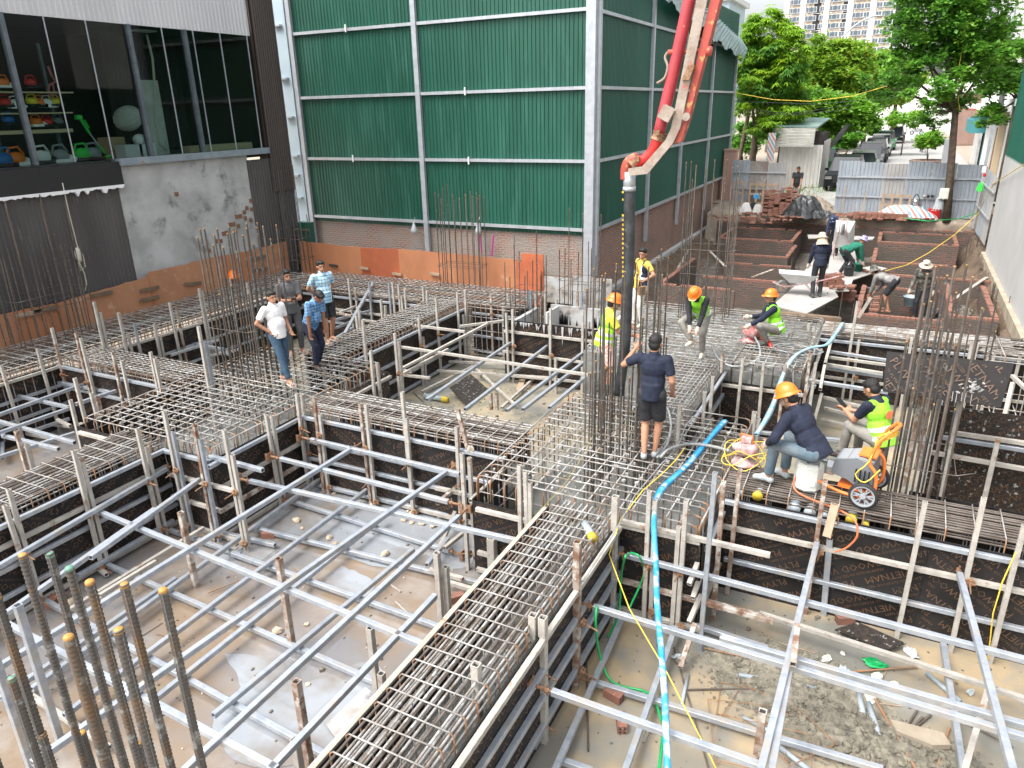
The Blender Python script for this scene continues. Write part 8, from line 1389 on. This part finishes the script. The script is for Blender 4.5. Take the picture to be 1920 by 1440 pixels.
def grit(label, x0, x1, y0, y1, n, seed, m, sz=(.006, .022)):
    r_ = random.Random(seed); c = MB()
    for i in range(n):
        s_ = r_.uniform(*sz) * (1 if r_.random() < .93 else 2.2); c.ell((r_.uniform(x0, x1), r_.uniform(y0, y1), PIT + s_ * .3), (s_, s_ * r_.uniform(.5, 1), s_ * .6), Matrix.Rotation(r_.uniform(0, 3), 3, 'Z'), 5, 3)
    o = c.build('floor_grit', m); o['label'] = label; o['category'] = 'grit'; o['kind'] = 'stuff'
grit('dark grit and crumbs scattered over the near left pit floor', -9.3, -3.4, 1.5, 8.3, 320, 1, 'soil_grey'); grit('pale crumbs scattered over the near left pit floor', -9.3, -3.4, 1.5, 8.3, 110, 2, 'stonelight')
grit('dark grit scattered over the near right pit floor', -2.3, 4, 1.5, 8.4, 900, 3, 'soil_grey'); grit('grit and crumbs scattered over middle pit floor', -9.2, -3.5, 9.6, 15.8, 700, 4, 'rubble')
r_ = random.Random(77)
for i in range(26):
    px, py = r_.choice([(r_.uniform(150, 800), r_.uniform(1000, 1400)), (r_.uniform(780, 1080), r_.uniform(680, 760)), (r_.uniform(1180, 1700), r_.uniform(1210, 1420))]); p = at(px, py, PIT + .012); a = r_.uniform(0, 3.1); L_ = r_.uniform(.12, .5)
    m = r_.choice(['timber', 'bar_rust', 'timber_dark', 'bar_brown']); o = link('offcut', ubox('caked'), None, mat_ab(p, p + Vector((math.cos(a) * L_, math.sin(a) * L_, 0)), r_.uniform(.012, .04), .015)) if i % 3 == 0 else rod('offcut', p, p + Vector((math.cos(a) * L_, math.sin(a) * L_, 0)), .005, m); row(o, 'small offcut lying on ' + ('the near left pit floor' if px < 860 and py > 900 else 'the middle pit floor' if py < 800 else 'the near right pit floor'), 'offcut', p)

def puddle(pts, m='water_film', z=.004, seed=1):
    r_ = random.Random(seed); P = [at(px, py, PIT + z) for px, py in pts]; Q = []
    for q in bez(P + [P[0]], 7)[:-1]: Q.append((q.x + r_.uniform(-.02, .02), q.y + r_.uniform(-.02, .02), PIT + z))
    c = MB(); c.add(Q, [tuple(range(len(Q)))]); struct(c.build('puddle', m))
puddle([(400, 1050), (560, 935), (640, 905), (860, 985), (880, 1060), (700, 1060), (560, 1010), (470, 1060)], seed=1)
puddle([(640, 1060), (700, 1090), (680, 1120), (610, 1090)], seed=3, z=.006); puddle([(420, 1225), (520, 1235), (560, 1280), (690, 1240), (720, 1290), (640, 1400), (470, 1440), (400, 1350), (450, 1290)], seed=4, z=.007)
heap('rubble', 'broken brick and earth inside the far left foundation box', (-4.8, 32.4, -1.65), (1.1, 1.1), .35, 'soil_grey', 150, 21); heap('rubble', 'earth and brick bits in the far right foundation box', (1.0, 32.8, -1.65), (1.0, .9), .3, 'soil_grey', 150, 22); heap('rubble', 'brick rubble along the middle trench', (.9, 27.2, -1.65), (1.5, .6), .4, 'soil_grey', 200, 23); heap('rubble', 'earth between the stepped brick walls', (-4.2, 27.3, -1.65), (.9, .5), .5, 'soil_grey', 120, 24)
for i, (a, b) in enumerate((((1262, 520), (1290, 470)), ((1495, 560), (1530, 500)), ((1480, 575), (1520, 505)), ((1330, 470), (1360, 500)), ((1410, 520), (1450, 505)), ((1790, 560), (1850, 520)))):
    o = beam('loose_plank', at(*a, -.7), at(*b, -.62), 'caked' if i % 2 else 'ruststeel', .09, .03); row(o, 'loose plank lying across the brick foundations', 'plank', at(*a, -.7))
finish_rows()
